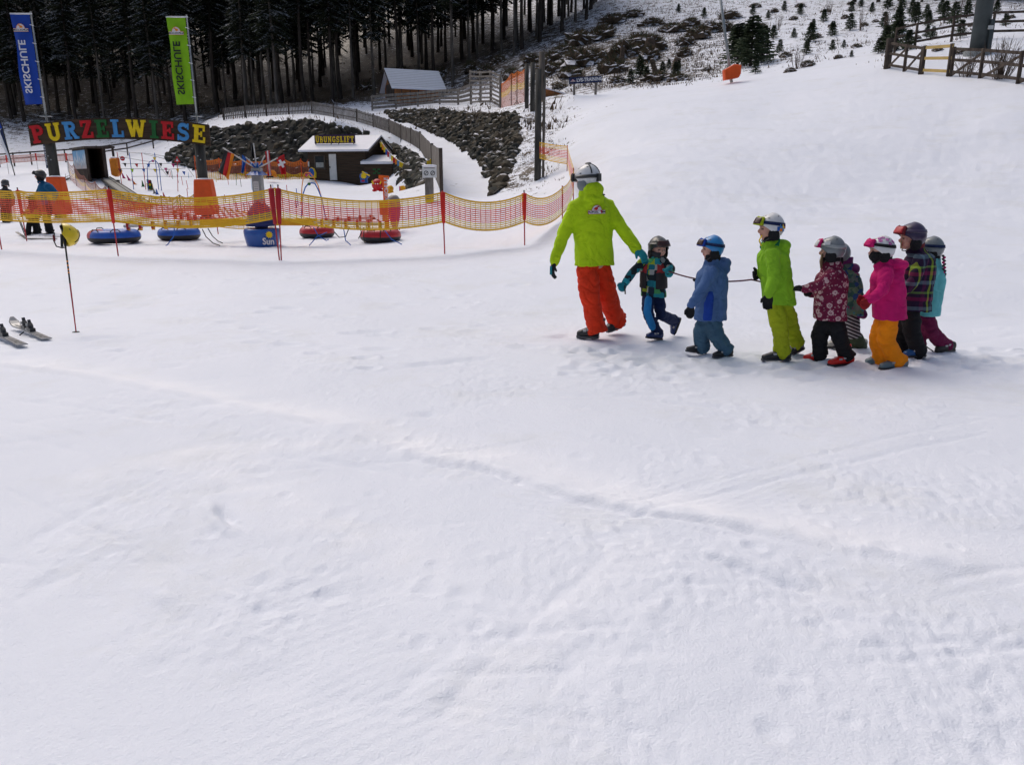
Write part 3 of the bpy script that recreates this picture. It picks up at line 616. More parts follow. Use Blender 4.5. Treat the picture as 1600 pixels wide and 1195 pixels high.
# ---- slab-serif lettering: rectangles and bent strokes
def arc(cx, cy, rx, ry, a0, a1, n=8): return [(cx + rx * math.cos(R(a0 + (a1 - a0) * i / n)), cy + ry * math.sin(R(a0 + (a1 - a0) * i / n))) for i in range(n + 1)]
GL = {
'P': (.82, [(.1,0,.36,1), (0,0,.48,.14), (0,.86,.3,1)], [([(.3,.9), (.5,.9)] + arc(.5,.70,.2,.2,90,-90) + [(.3,.5)], .19)]),
'U': (.92, [(.0,.87,.38,1), (.54,.87,.9,1)], [([(.2,.95), (.2,.36)] + arc(.45,.36,.25,.26,180,360) + [(.7,.95)], .21)]),
'R': (.92, [(.1,0,.36,1), (0,0,.46,.14), (0,.86,.3,1), (.62,0,.92,.14)], [([(.3,.9), (.5,.9)] + arc(.5,.72,.19,.18,90,-90) + [(.3,.54)], .18), ([(.48,.5), (.75,.06)], .2)]),
'Z': (.8, [(.05,.84,.76,1), (.03,0,.78,.16), (.05,.66,.18,1), (.65,0,.78,.34)], [([(.64,.9), (.18,.1)], .24)]),
'E': (.84, [(.1,0,.36,1), (0,.85,.76,1), (0,0,.8,.15), (.3,.43,.6,.57), (.64,.66,.76,1), (.68,0,.8,.34), (.5,.34,.6,.66)], []),
'L': (.8, [(.12,0,.38,1), (0,.87,.5,1), (0,0,.76,.15), (.64,0,.76,.36)], []),
'W': (1.3, [(0,.87,.34,1), (.92,.87,1.25,1), (.46,.87,.74,1)], [([(.15,.95), (.38,.05)], .22), ([(.38,.05), (.6,.93)], .17), ([(.6,.93), (.86,.05)], .22), ([(.86,.05), (1.08,.95)], .17)]),
'I': (.56, [(.13,0,.39,1), (0,0,.52,.14), (0,.86,.52,1)], []),
'S': (.8, [(.02,0,.12,.34), (.62,.66,.72,1)], [(arc(.38,.72,.24,.19,20,180) + arc(.38,.72,.24,.22,180,250,4) + arc(.38,.28,.26,.22,70,0,4) + arc(.38,.28,.26,.19,0,-160), .2)]),
'B': (.82, [(.1,0,.34,1), (0,0,.3,.12), (0,.88,.3,1)], [([(.3,.91), (.48,.91)] + arc(.48,.735,.17,.175,90,-90) + [(.3,.56)], .15), ([(.3,.5), (.52,.5)] + arc(.52,.3,.19,.215,90,-90) + [(.3,.085)], .15)]),
'N': (.95, [(.1,0,.26,1), (.66,0,.82,1), (0,0,.38,.12), (0,.88,.3,1), (.54,.88,.94,1)], [([(.2,.93), (.74,.07)], .2)]),
'G': (.9, [(.46,.36,.86,.5), (.6,.0,.76,.45), (.64,.66,.74,1)], [(arc(.44,.5,.32,.4,30,340,14), .19)]),
'F': (.78, [(.1,0,.34,1), (0,.86,.74,1), (0,0,.46,.13), (.3,.42,.56,.56), (.62,.64,.74,1)], []),
'T': (.8, [(.28,0,.54,1), (0,.86,.8,1), (.14,0,.68,.13), (0,.66,.12,1), (.68,.66,.8,1)], [])}
def glyph(mb, ch, o, X, Y, h, z, bold=1.0):
    """raised letter: lower-left corner o, axes X, Y, height h, standing z proud of the board"""
    Z = X.cross(Y); k = 0; dots = ch == 'Ü'; adv, rs, ps = GL['U' if dots else ch]
    if dots: rs = rs + [(.12, 1.06, .32, 1.2), (.55, 1.06, .75, 1.2)]
    for (x0, y0, x1, y1) in rs:
        k += 1; t = z * (1 + .05 * k); mb.box(o + X * (x0 + x1) / 2 * h + Y * (y0 + y1) / 2 * h + Z * t / 2, (x1 - x0) * h, (y1 - y0) * h, t, X, Y, Z)
    for pl, w_ in ps:
        k += 1; t = z * (1 + .05 * k); n = len(pl); L_, R_ = [], []; w_ *= bold
        for i, (x, y) in enumerate(pl):
            a = pl[max(0, i - 1)]; b = pl[min(n - 1, i + 1)]; dx, dy = b[0] - a[0], b[1] - a[1]; l = math.hypot(dx, dy) or 1
            L_.append((x - dy / l * w_ / 2, y + dx / l * w_ / 2)); R_.append((x + dy / l * w_ / 2, y - dx / l * w_ / 2))
        q = lambda p, zz: o + X * p[0] * h + Y * p[1] * h + Z * zz
        vs = [q(p, t) for p in L_] + [q(p, t) for p in R_] + [q(p, 0) for p in L_] + [q(p, 0) for p in R_]; fs = []
        for i in range(n - 1): fs += [(n + i, n + i + 1, i + 1, i), (i, i + 1, 2 * n + i + 1, 2 * n + i), (3 * n + i, 3 * n + i + 1, n + i + 1, n + i)]
        fs += [(0, 2 * n, 3 * n, n), (n - 1, 2 * n - 1, 4 * n - 1, 3 * n - 1)]; mb.add(vs, fs)
    return adv * h
# ---- welcome arch
AD = 28.0; pl_, pr_ = GD(95, AD, -.1), GD(323, AD, -.1)
arch = thing('entrance_arch', 'wooden entrance arch with big coloured letters on two dark posts', 'arch', (pl_ + pr_) / 2)
zs = P(190, 200, AD).z
for p in (pl_, pr_):
    mb = MB().tube([p, p + UP * (zs - p.z - .1)], [.18, .165], 14); mb.build('post', MATS['post_wood'], arch, True)
    bo = MB()
    for f in (.66, .7, .84, .88): bo.sph(p + UP * (zs - p.z) * f + Vector((.05 if f in (.66, .84) else -.03, -.175, 0)), .025, 8, 6)
    bo.build('bolt', MATS['galv'], arch)
def bp(f, g):      # point on the curved board: f along 0..1, g 0 bottom 1 top
    x0, x1 = P(51, 205, AD).x, P(331, 205, AD).x; top = P(190, 185, AD).z; sag = top - P(52, 196, AD).z
    z1 = top - sag * (2 * f - 1) ** 2; return Vector((x0 + (x1 - x0) * f, AD - .24, z1 - (1 - g) * .70))
mb = MB(); N = 24
vs = [bp(i / N, g) + EY * d for g in (0, 1) for d in (0, .06) for i in range(N + 1)]; K_ = N + 1; fs = []
for i in range(N):
    a, b, c, d = i, K_ + i, 2 * K_ + i, 3 * K_ + i
    fs += [(a, a + 1, c + 1, c), (b + 1, b, d, d + 1), (c, c + 1, d + 1, d), (b, b + 1, a + 1, a)]
fs += [(0, 2 * K_, 3 * K_, K_), (N, K_ + N, 3 * K_ + N, 2 * K_ + N)]; mb.add(vs, fs); board = mb.build('sign_board', MATS['brown_board'], arch)
sc_ = MB(); f = .022; cols = 'red yellow lightblue red green lightblue yellow green red lightblue yellow'.split(); tot = sum(GL[c][0] for c in 'PURZELWIESE'); Wb = (bp(1, 0) - bp(0, 0)).length; hh = .58; gap = (Wb * .965 - tot * hh * .93) / 11
for ch, cn in zip('PURZELWIESE', cols):
    w_ = GL[ch][0] * hh * .93; o0 = bp(f, 0); o1 = bp(f + w_ / Wb, 0); X = (o1 - o0).normalized(); Y = Vector((-X.z, 0, X.x)); Y = -Y if Y.z < 0 else Y
    mb = MB(); glyph(mb, ch, o0 + Y * .06 - EY * .001, X * .93, Y, hh, .03, 1.05); mb.build('letter', Pm(cn), arch); f += (w_ + gap) / Wb
# padding round the post feet, flag banners on top: separate things
def pad(p, lab, w_, h_):
    mb = MB(); X, Y = EX, EY; rings = []
    for z, s in ((.02, 1.0), (.15, 1.02), (h_ * .6, .9), (h_ - .06, .8), (h_, .74)):
        rings.append([p + Vector((x * w_ / 2 * s, y * .26 * s, z + .1)) for x, y in ((-1, -.8), (-.8, -1), (0, -1.04), (.8, -1), (1, -.8), (1, .8), (.8, 1), (0, 1.04), (-.8, 1), (-1, .8))])
    mb.loft(rings); o = mb.build('safety_pad', MATS['orange_pad'], org=p); tag(o, lab, 'pad', 'orange pads on the arch posts')
    sn = MB().ell(p + UP * (h_ + .1), EX * w_ * .33, EY * .2, UP * .05, 12, 6); s_ = sn.build('snow_cap', MATS['roof_snow'], o)
pad(GD(96, AD - .3), 'orange pad around the foot of the left arch post behind the skier', .62, 1.3); pad(GD(324, AD - .3), 'orange pad around the foot of the right arch post', .72, 1.22)
def emblem(parent, c, X, s, fg, words, Y=UP, off=.004, name='emblem', fsz=.3):
    """half-round badge with a leaping animal and a lettered bar below it; X is the reading direction"""
    N_ = X.cross(Y); z = 0
    a = MB(); a.extr([c + X * x * s + Y * y * s for x, y in arc(0, .02, .56, .62, 0, 180, 16)], N_ * off); e = a.build(name, MATS['white_cloth'], parent)
    r_ = MB(); o_ = arc(0, .02, .60, .66, 0, 180, 20); i_ = arc(0, .02, .55, .61, 0, 180, 20); vs = [c + X * x * s + Y * y * s + N_ * off * 1.6 for x, y in o_ + i_]; n = len(o_)
    r_.add(vs, [(i, i + 1, n + i + 1, n + i) for i in range(n - 1)]); r_.build('border', fg, e)
    b = MB(); b.box(c + Y * -.12 * s + N_ * off * .6, 1.92 * s, .34 * s, off * 1.2, X, Y, N_); b.build('bar', MATS['white_cloth'], e)
    f_ = MB(); f_.box(c + Y * -.12 * s + N_ * off * .2, 2.0 * s, .41 * s, off * 1.2, X, Y, N_); f_.build('border', fg, e)
    an = [(-.36, .12), (-.30, .30), (-.14, .40), (.02, .42), (.12, .50), (.16, .60), (.20, .50), (.36, .44), (.30, .38), (.16, .36), (.12, .24), (.20, .10), (.08, .16), (-.02, .10), (.0, .04), (-.14, .08), (-.20, .14)]
    m_ = MB(); m_.extr([c + X * x * s * .95 + Y * (y + .04) * s + N_ * off for x, y in an], N_ * off); m_.build('animal_mark', fg, e)
    put_text(text_mesh(words, fsz * s, .0006, .012 * s, 1.12), c - Y * .125 * s + N_ * off * 1.6, X, Y, 'lettering', MATS['ink'], e); return e
def banner(topx, topy, cloth, textm, lab, p0):
    base = Vector((p0.x, AD, zs + .1)); t = P(topx, topy, AD); hgt = t.z + .05; root = thing('banner_flag', lab, 'flag', base, 'tall advertising flags on the arch')
    MB().tube([base + Vector((0, 0, -.35)), Vector((base.x, AD, hgt))], [.035, .022], 10).build('pole', MATS['galv'], root, True)
    MB().box(base + UP * .28, .36, .2, .03).build('foot_plate', MATS['galv'], root)
    W_ = .62; top = hgt - .1; bot = P(topx, 164, AD).z; mb = MB(); n, m = 10, 26; vs = []
    for j in range(m + 1):
        for i in range(n + 1):
            x = i / n; z = top + (bot - top) * j / m; vs.append(Vector((base.x - .05 - W_ * x, AD - .01 + .05 * math.sin(x * 5 + j * .35) * x, z + .02 * (1 - x) * (j == m))))
    mb.add(vs, [(j * (n + 1) + i, j * (n + 1) + i + 1, (j + 1) * (n + 1) + i + 1, (j + 1) * (n + 1) + i) for j in range(m) for i in range(n)])
    cl = mb.build('cloth', cloth, root, True)
    MB().tube([Vector((base.x + .03, AD, top + .03)), Vector((base.x - .08 - W_, AD, top + .03))], .025, 8).build('top_bar', MATS['white_cloth'], root)
    rg = MB()
    for k in range(5): rg.tube([Vector((base.x + .05, AD - .03, top + (bot - top) * (k + .6) / 5)), Vector((base.x - .07, AD - .04, top + (bot - top) * (k + .6) / 5 + .03))], .012, 5)
    rg.build('ring', MATS['white_cloth'], root)
    put_text(text_mesh('SKISCHULE', .335, .001, .007, 1.02), Vector((base.x - .05 - W_ * .62, AD - .055, bot + (top - bot) * .425)), UP, EX, 'lettering', textm, cl)
    emblem(cl, Vector((base.x - .05 - W_ * .54, AD - .056, top - .45)), -EX, .25, Pm('orange'), 'ALIFOX.COM', off=-.004, fsz=.31)
banner(47, 21, MATS['blue_flag'], MATS['white_cloth'], 'tall narrow blue flag with white lettering above the left arch post', pl_)
banner(292, 26, MATS['green_flag'], MATS['ink'], 'tall narrow lime green flag with dark lettering above the right arch post', pr_)

# ---- netting
def net(name, parent, spans, mats3, rows=14, cell=.115, th=.022, bands=(.25, .72), org=None, jag=0):
    """spans: list of (top0, top1, bottom0, bottom1, sag); ribbons of real width; bands: where the colour changes"""
    mb = MB()
    for t0, t1, b0, b1, sg in spans:
        L = max(.01, (t1 - t0).length); n = max(2, int(L / cell)); d = (t1 - t0); d.z = 0; nr = Vector((d.y, -d.x, 0)).normalized() * .003
        def pt(f, g):
            s = 4 * f * (1 - f) * sg; t = t0.lerp(t1, f) - UP * s; b = b0.lerp(b1, f) - UP * s * .95; return t.lerp(b, g)
        for r_ in range(rows + 1):
            g = r_ / rows; mi = 0 if g < bands[0] else (1 if g < bands[1] else 2); w_ = th * (1.7 if r_ in (0, rows) else 1)
            ps = [pt(i / n, g) for i in range(n + 1)]; vs = [p + UP * w_ / 2 for p in ps] + [p - UP * w_ / 2 for p in ps]
            mb.add(vs, [(i, i + 1, n + 2 + i, n + 1 + i) for i in range(n)], mi)
        e = d.normalized() * th * .3
        for i in range(n + 1):
            f = i / n
            for g0, g1, mi in ((0, bands[0], 0), (bands[0], bands[1], 1), (bands[1], 1, 2)):
                a, b = pt(f, g0) + nr, pt(f, g1) + nr; mb.add([a - e, a + e, b + e, b - e], [(0, 1, 2, 3)], mi)
    return mb.build(name, mats3, parent, org=org)
NY = [MATS['net_yellow'], MATS['net_red'], MATS['net_yellow']]
def nf_post(parent, g, top, sleeve, lean=0, two=False):
    ps = [(0, lean)] if not two else [(-.045, lean - .01), (.05, lean + .03)]
    for dx, ln in ps:
        a = g + Vector((dx * .3, 0, -.15)); b = Vector((g.x + dx + ln, g.y, top.z)); p = MB().tube([a, b], [.013, .015], 8).build('post', MATS['pole_red'], parent)
        if sleeve:
            m0 = b.lerp(a, .02); m1 = b.lerp(a, .46); MB().tube([m0, m0.lerp(m1, .02), m1.lerp(m0, .3), m1], [.03, .055, .042, .034], 10, flat=.55).build('sleeve', MATS['sleeve_dark' if two else 'red_sleeve'], p, True)
            MB().tube([b - UP * .005, b + UP * .035], .014, 8).build('cap', MATS['ink'], p)
# main fence: posts (base px,py ; top py ; net bottom py)
nfr = thing('net_fence', 'long sagging yellow and red safety net fence between the play area and the open slope', 'fence', GD(440, 16))
FP = [(-60, 388, 312, 352, 0), (3, 391, 298, 343, 1), (185, 400, 297, 344, 1), (438, 405, 295, 340, 2), (695, 396, 301, 346, 1), (820, 383, 303, 346, 1), (879, 342, 293, 333, 3), (896, 318, 265, 299, 3)]
pp = []
for bx, by, ty, ny, kind in FP:
    g = G(bx, by, 8, 60); t = P(bx, ty, g.y); t.x = g.x; n_ = P(bx, ny, g.y); n_.x = g.x; pp.append((g, t, n_))
    if kind: nf_post(nfr, g, t + UP * .04, kind in (1, 2), -.02, kind == 2)
g = GD(886, 29.5); t = P(884, 229, g.y); t.x = g.x; n_ = P(884, 256, g.y); n_.x = g.x; pp.append((g, t, n_)); nf_post(nfr, g, t + UP * .05, False)
pw = GD(846, 32); t = P(843, 223, 31.7); n_ = P(843, 247, 31.7); pp.append((pw, t, n_))
for (a, b), sg in zip(zip(pp[:-1], pp[1:]), (.03, .05, .17, .2, .19, .17, .1, .03, .02, .05)):
    net('netting', nfr, [(a[1], b[1], a[2], b[2], sg)], NY, rows=14 if a[0].y < 22 else 11)
# second, more orange run close behind it on the left, with its own posts
nf2 = thing('net_fence', 'shorter overlapping orange net fence just behind the long one beside the arch', 'fence', GD(160, 18))
q = []
for bx, by, ty, ny, kind in ((-70, 372, 298, 335, 0), (0, 374, 301, 338, 0), (42, 376, 298, 337, 1), (180, 380, 312, 346, 0), (330, 378, 318, 352, 0), (432, 374, 336, 356, 0)):
    g = G(bx, by, 8, 60); t = P(bx, ty, g.y); t.x = g.x; n_ = P(bx, ny, g.y); n_.x = g.x; q.append((g, t, n_))
    if kind: nf_post(nf2, g, t + UP * .04, True, -.03)
for a, b in zip(q[:-1], q[1:]): net('netting', nf2, [(a[1], b[1], a[2], b[2], .06)], [MATS['net_yellow'], MATS['net_orange'], MATS['net_yellow']], rows=12, cell=.11, th=.014)
# orange net fence in front of the boulder wall (flags stand before it)
nf3 = thing('net_fence', 'brown-orange net fence along the foot of the long boulder wall', 'fence', GD(400, 61)); q = []
for px in (307, 345, 385, 420, 447, 472, 484):
    g = GD(px, 62.5); t = g + UP * 1.75; q.append(g); MB().tube([g - UP * .2, t], .03, 6).build('post', MATS['orange_pad'], nf3)
for a, b in zip(q[:-1], q[1:]): net('netting', nf3, [(a + UP * 1.65, b + UP * 1.65, a + UP * .15, b + UP * .15, .22)], [MATS['net_orange'], MATS['net_dark'], MATS['net_yellow']], rows=16, cell=.16, th=.05, bands=(.2, .6))
# faint far net on the left field with red sleeved posts
nf4 = thing('net_fence', 'pale pink net fence far behind the left arch post', 'fence', GD(60, 58)); q = []
for px in (-25, 14, 60, 107, 135):
    g = GD(px, 58); q.append(g); MB().tube([g - UP * .2, g + UP * 1.1], .022, 6).build('post', MATS['white_paint'], nf4)
    MB().tube([g + UP * .85, g + UP * 1.35], .05, 8).build('sleeve', MATS['red_sleeve'], nf4)
M('net_pale', (.75, .42, .36), .6, .1, 3)
for a, b in zip(q[:-1], q[1:]): net('netting', nf4, [(a + UP * 1.3, b + UP * 1.3, a + UP * .85, b + UP * .85, .04)], [MATS['net_pale']] * 3, rows=8, cell=.2, th=.032)

# ---- fences of wood
def rail_fence(name, lab, grp, posts, hts, rails, pr, rw, m, braces=()):
    root = thing(name, lab, 'fence', posts[0], grp)
    for p, h in zip(posts, hts): MB().tube([p - UP * .3, p + UP * h], [pr, pr * .95], 8).build('post', m, root, True)
    for (a, ha), (b, hb) in zip(list(zip(posts, hts))[:-1], list(zip(posts, hts))[1:]):
        for f in rails:
            o = EY * -(pr + .01); MB().bar(a + UP * ha * f + o, b + UP * hb * f + o, .035, rw).build('rail', m, root)
    for i, up in braces:
        a, b = posts[i], posts[i + 1]; o = EY * -(pr + .06); a2, b2 = (a + UP * .05, b + UP * hts[i + 1] * .9) if up else (a + UP * hts[i] * .9, b + UP * .05)
        MB().bar(a2 + o, b2 + o, .03, rw * .9).build('brace', m, root)
    return root
rail_fence('rail_fence', 'dark two-rail fence crossing the snowfield behind the lettered arch', 'wooden rail fences',
    [GD(x, d) for x, d in ((-30, 74), (0, 75), (23, 76), (50, 77), (77, 78), (103, 78.5), (131, 79), (160, 79.5), (200, 80), (240, 81), (262, 83))], [1.25] * 11, (.93, .55), .07, .13, MATS['dark_wood'])
# right-hand fence by the lift tower
W3 = [(1385, 116, 38.5), (1414, 117, 37.3), (1439, 118, 36)]; hp = [P(x, y, d) for x, y, d in W3]; Z = lambda v: Vector((v.x, v.y, H(v.x, v.y)))
fA = [Z(P(1386, 100, 38.5)), Z(P(1414, 100, 37.0)), Z(P(1439, 100, 35.6))]
rail_fence('rail_fence', 'dark weathered rail fence with slanting braces left of the yellow new rails', 'wooden rail fences', fA, [1.2, 1.15, 1.12], (.92, .55, .14), .075, .11, MATS['dark_wood'], ((0, True), (1, True)))
MB().tube([fA[0] - UP * .3 + EX * .02, fA[0] + UP * 1.32 + EX * .02], .16, 10).build('corner_post', MATS['dark_wood'], bpy.data.objects['rail_fence.001'])
fB = [Z(P(1442, 100, 35.5)), Z(P(1484, 100, 34.0))]
rail_fence('rail_fence', 'short fence panel of fresh yellow rails between two dark posts', 'wooden rail fences', fB, [1.15, 1.25], (.92, .55, .14), .09, .12, MATS['dark_wood'])
for c in bpy.data.objects['rail_fence.002'].children:
    if c.name.startswith('rail'): c.data.materials[0] = MATS['new_wood']
fC = [Z(P(1488, 100, 33.9)), Z(P(1534, 100, 32.3)), Z(P(1595, 100, 30)), Z(P(1665, 100, 28))]
rail_fence('rail_fence', 'dark rail fence with slanting braces in front of the bare bushes at the right edge', 'wooden rail fences', fC, [1.12] * 4, (.92, .55, .14), .075, .11, MATS['dark_wood'], ((0, True), (1, True), (2, True)))
fD = [Z(P(x, 60, d)) for x, d in ((1400, 44), (1431, 43), (1487, 42), (1549, 41), (1612, 40), (1670, 39))]
rail_fence('rail_fence', 'long three-rail fence climbing to the right behind the lift tower', 'wooden rail fences', fD, [1.25] * 6, (.95, .62, .28), .07, .11, MATS['dark_wood'])
# picket fence along the ramp
pf = thing('picket_fence', 'grey picket fence curving along the left side of the ramp road', 'fence', P(*FB[7])); WB = [P(*p) for p in FB]
WB[0].z = H(WB[0].x, WB[0].y); hs_ = [1.62, 1.3, 1.2, 1.15, 1.12, 1.1, 1.1, 1.1, 1.1, 1.1, 1.1, 1.1, 1.1, 1.1]
for i, (a, h) in enumerate(zip(WB, hs_)): MB().box(a + UP * (h / 2 - .1), .13, .13, h + .3).build('post', MATS['dark_wood'], pf)
for i, (a, b) in enumerate(zip(WB[:-1], WB[1:])):
    mb = MB(); d = b - a; L = d.length; u = d.normalized(); nrm = Vector((-u.y, u.x, 0)).normalized(); nrm = nrm if nrm.y < 0 else -nrm; n = int(L / (.17 if i > 1 else .15)); ang = math.atan2(u.y, u.x); X = Vector((math.cos(ang), math.sin(ang), 0)); Yv = UP.cross(X)
    for k in range(n):
        f = (k + .5) / n; p = a.lerp(b, f); h = hs_[i] + (hs_[i + 1] - hs_[i]) * f + rr.uniform(-.04, .04); mb.box(p + UP * (h / 2 + .02) + nrm * .03, .115 if i > 1 else .13, .02, h - .06, X, Yv, UP)
    mb.build('pickets', MATS['grey_wood'], pf); r_ = MB()
    for f in (.3, .8): r_.bar(a + UP * hs_[i] * f - nrm * .03, b + UP * hs_[i + 1] * f - nrm * .03, .04, .09)
    r_.build('rail', MATS['dark_wood'], pf)
# board fence and lattice on the bench above the right wall
tf = [GD(x, d) for x, d in ((582, 84), (619, 83), (653, 82), (687, 79.5), (716, 77), (736, 74.5))]
rail_fence('board_fence', 'long low grey board fence in front of the snow-roofed shed', None, tf, [1.5, 1.5, 1.35, 1.35, 1.4, 1.7], (.93, .68, .44, .2), .1, .24, MATS['grey_wood'])
lt = [GD(x, d) for x, d in ((736, 73.5), (751, 70), (767, 66.5), (782, 63))]
rail_fence('lattice_fence', 'tall open grey board screen left of the orange net', None, lt, [2.9, 2.6, 2.5, 2.4], (.95, .82, .69, .56, .43, .3, .17, .06), .11, .14, MATS['grey_wood'])
nf5 = thing('net_fence', 'orange and yellow net hung between the grey board screen and the tall dark posts', 'fence', GD(803, 58)); q = []
for px, d, h in ((783, 62, 1.9), (799, 59, 2.3), (808, 58, 2.3), (820, 56, 2.3)):
    g = GD(px, d); q.append((g, h)); MB().tube([g - UP * .2, g + UP * h], .035, 6).build('post', MATS['dark_wood'], nf5)
for (a, ha), (b, hb) in zip(q[:-1], q[1:]): net('netting', nf5, [(a + UP * (ha - .1), b + UP * (hb - .1), a + UP * .08, b + UP * .08, .15)], [MATS['net_orange'], MATS['net_yellow'], MATS['net_pale']], rows=20, cell=.12, th=.06, bands=(.35, .55))
for px, d, h, r_, lab in ((823, 50, 2.6, .13, 'tall dark wooden post right of the orange net'), (832, 48, 2.7, .15, 'thick dark wooden post next to the split pole')):
    g = GD(px, d); o = MB().tube([g - UP * .3, g + UP * h], [r_, r_ * .9], 10).build('wooden_post', MATS['post_wood'], smooth=True, org=g); tag(o, lab, 'post')
g = GD(840, 32, -.3); zt = P(843, 96, 32).z
o = thing('wooden_pole', 'tall pair of split wooden poles where the net fence ends', 'pole', g)
MB().tube([g, Vector((g.x + .0, g.y, zt - .3))], [.14, .12], 12).build('pole', MATS['post_wood'], o, True)
mb = MB().tube([g + Vector((.14, .1, 3.3)), Vector((g.x + .13, g.y + .05, zt + .35))], [.13, .11], 12); mb.tube([g + Vector((.22, -.02, .1)), Vector((g.x + .24, g.y, zt - .5))], [.05, .06], 7); mb.build('split_pole', MATS['bark'], o, True)
# shed up on the bench
def gable_house(name, lab, cat, c, yaw, L, W_, wh, rh, ov, wall, roof, grp=None, gable='x'):
    root = thing(name, lab, cat, c, grp); X = Vector((math.cos(yaw), math.sin(yaw), 0)); Y = Vector((-math.sin(yaw), math.cos(yaw), 0)); q = lambda x, y, z: c + X * x + Y * y + UP * z
    mb = MB(); z0 = -.6; v = [q(-L/2, -W_/2, z0), q(L/2, -W_/2, z0), q(L/2, W_/2, z0), q(-L/2, W_/2, z0), q(-L/2, -W_/2, wh), q(L/2, -W_/2, wh), q(L/2, W_/2, wh), q(-L/2, W_/2, wh), q(-L/2, 0, wh + rh), q(L/2, 0, wh + rh)]
    mb.add(v, [(0, 1, 5, 4), (2, 3, 7, 6), (1, 2, 6, 9, 5), (3, 0, 4, 8, 7), (4, 5, 9, 8), (6, 7, 8, 9)]); mb.build('wall', wall, root)
    sl = rh / (W_ / 2); t = .14; r_ = MB()
    e = W_ / 2 + ov; pts_ = [(-e, wh - sl * ov + .03), (0, wh + rh + .04), (e, wh - sl * ov + .03), (e, wh - sl * ov + .03 + t), (0, wh + rh + .04 + t * 1.15), (-e, wh - sl * ov + .03 + t)]
    n = 6; vs = [q(s * (L / 2 + ov), y, z) for s in (-1, 1) for y, z in pts_]
    r_.add(vs, [(0, 1, 4, 5), (1, 2, 3, 4), (6, 11, 10, 7), (7, 10, 9, 8), (0, 6, 7, 1), (1, 7, 8, 2), (5, 4, 10, 11), (4, 3, 9, 10), (0, 5, 11, 6), (2, 8, 9, 3)]); rf = r_.build('roof', roof, root)
    for s in (-1, 1):
        for k in (-1, 1): MB().bar(q(s * (L / 2 + ov + .02), k * e, wh - sl * ov - .02), q(s * (L / 2 + ov + .02), 0, wh + rh - .01), .04, .16).build('barge_board', MATS['dark_wood'], rf)
    return root, q, X, Y
c = Z(P(645, 160, 92)); shed, sq, sX, sY = gable_house('storage_shed', 'small weathered shed with a snowy shingle roof at the forest edge', 'shed', c, R(24), 5.2, 4.2, 1.35, 1.75, .55, MATS['orange_wood'], MATS['roof_snow'])
mb = MB()
for k in range(1, 11): 
    for s in (-1,): f = k / 11; mb.box(sq(0, -2.65 + 2.65 * f, 1.35 - .46 + (1.75 + .46) * f + .2), 6.3, .03, .035, sX, sY)
mb.build('shingle_edges', MATS['white_paint'], shed); mb = MB(); mb.box(sq(-2.63, -.2, .65), .05, 3.2, 2.0, sX, sY); mb.build('end_boards', MATS['dark_wood'], shed)
mb = MB(); 
for k in range(6): mb.box(sq(-1.9 + k * .95, -2.23, .45), .07, .06, 1.6, sX, sY)
mb.build('batten', MATS['dark_wood'], shed)
c2 = Z(P(875, 148, 60)); mb = MB().extr([P(848, 137, 60), P(893, 150, 60), P(893, 156, 60), P(848, 156, 60)], EY * 2.5); o = mb.build('dugout_hut', MATS['orange_wood'], org=c2); tag(o, 'low brown lean-to half buried in snow left of the blue sign', 'shelter')
MB().extr([P(846, 135, 59.8), P(895, 149.5, 59.8), P(895, 151, 59.8), P(846, 137, 59.8)], EY * 2.9).build('roof', MATS['roof_snow'], o)
# ski lift hut
hc = Z(P(545, 276, 60.6)); hc.z = P(520, 279.5, 60).z; hut, hq, hX, hY = gable_house('lift_hut', 'dark brown wooden lift hut with a thick snow-covered roof', 'hut', hc, R(-14), 4.6, 3.8, 2.1, .85, .5, MATS['brown_board'], MATS['roof_snow'])
mb = MB()
for k in range(13): mb.box(hq(0, -1.905, .0 + k * .165), 4.6, .018, .02, hX, hY); mb.box(hq(2.305, 0, .0 + k * .165), .018, 3.8, .02, hX, hY)
mb.build('board_joint', MATS['ink'], hut)
dr = MB().box(hq(-.3, -1.93, .82), .56, .05, 1.85, hX, hY).build('door', MATS['white_paint'], hut); MB().box(hq(-.52, -1.97, .82), .04, .06, .16, hX, hY).build('handle', MATS['ink'], dr)
fr = MB()
for dx, dz, sx, sz in ((0, .47, .9, .1), (0, -.47, .9, .1), (-.4, 0, .1, .84), (.4, 0, .1, .84)): fr.box(hq(-1.35 + dx, -1.93, 1.18 + dz), sx, .08, sz, hX, hY)
wd = fr.build('window', MATS['dark_wood'], hut); M('hut_glass', (.03, .035, .04), .1, .2, 4); MB().box(hq(-1.35, -1.915, 1.18), .72, .03, .84, hX, hY).build('pane', MATS['hut_glass'], wd); MB().box(hq(-1.35, -1.945, .98), .62, .015, .36, hX, hY).build('curtain', MATS['galv'], wd)
MB().box(hq(-2.25, -1.95, 1.05), .09, .06, .35, hX, hY).build('meter_box', MATS['white_paint'], hut)
kx = MB(); kx.box(hq(3.35, -1.35, .2), 2.2, 1.5, 1.7, hX, hY); kk = kx.build('annex_wall', MATS['brown_board'], hut)
a = MB(); a.add([hq(x, y, z) for x, y, z in ((2.12, -2.4, 1.02), (4.6, -2.4, 1.02), (4.6, -.5, 1.5), (2.12, -.5, 1.5), (2.12, -2.4, 1.2), (4.6, -2.4, 1.2), (4.6, -.5, 1.7), (2.12, -.5, 1.7))], [(3, 2, 1, 0), (4, 5, 6, 7), (0, 1, 5, 4), (1, 2, 6, 5), (2, 3, 7, 6), (3, 0, 4, 7)]); a.build('annex_roof', MATS['roof_snow'], hut)
for dx, dz in ((-.25, .15), (.1, .15), (-.25, -.12), (.1, -.12), (-.08, .02)): MB().box(hq(3.3 + dx, -2.12, .5 + dz), .22, .02, .1, hX, hY).build('clover_mark', Pm('green'), hut)
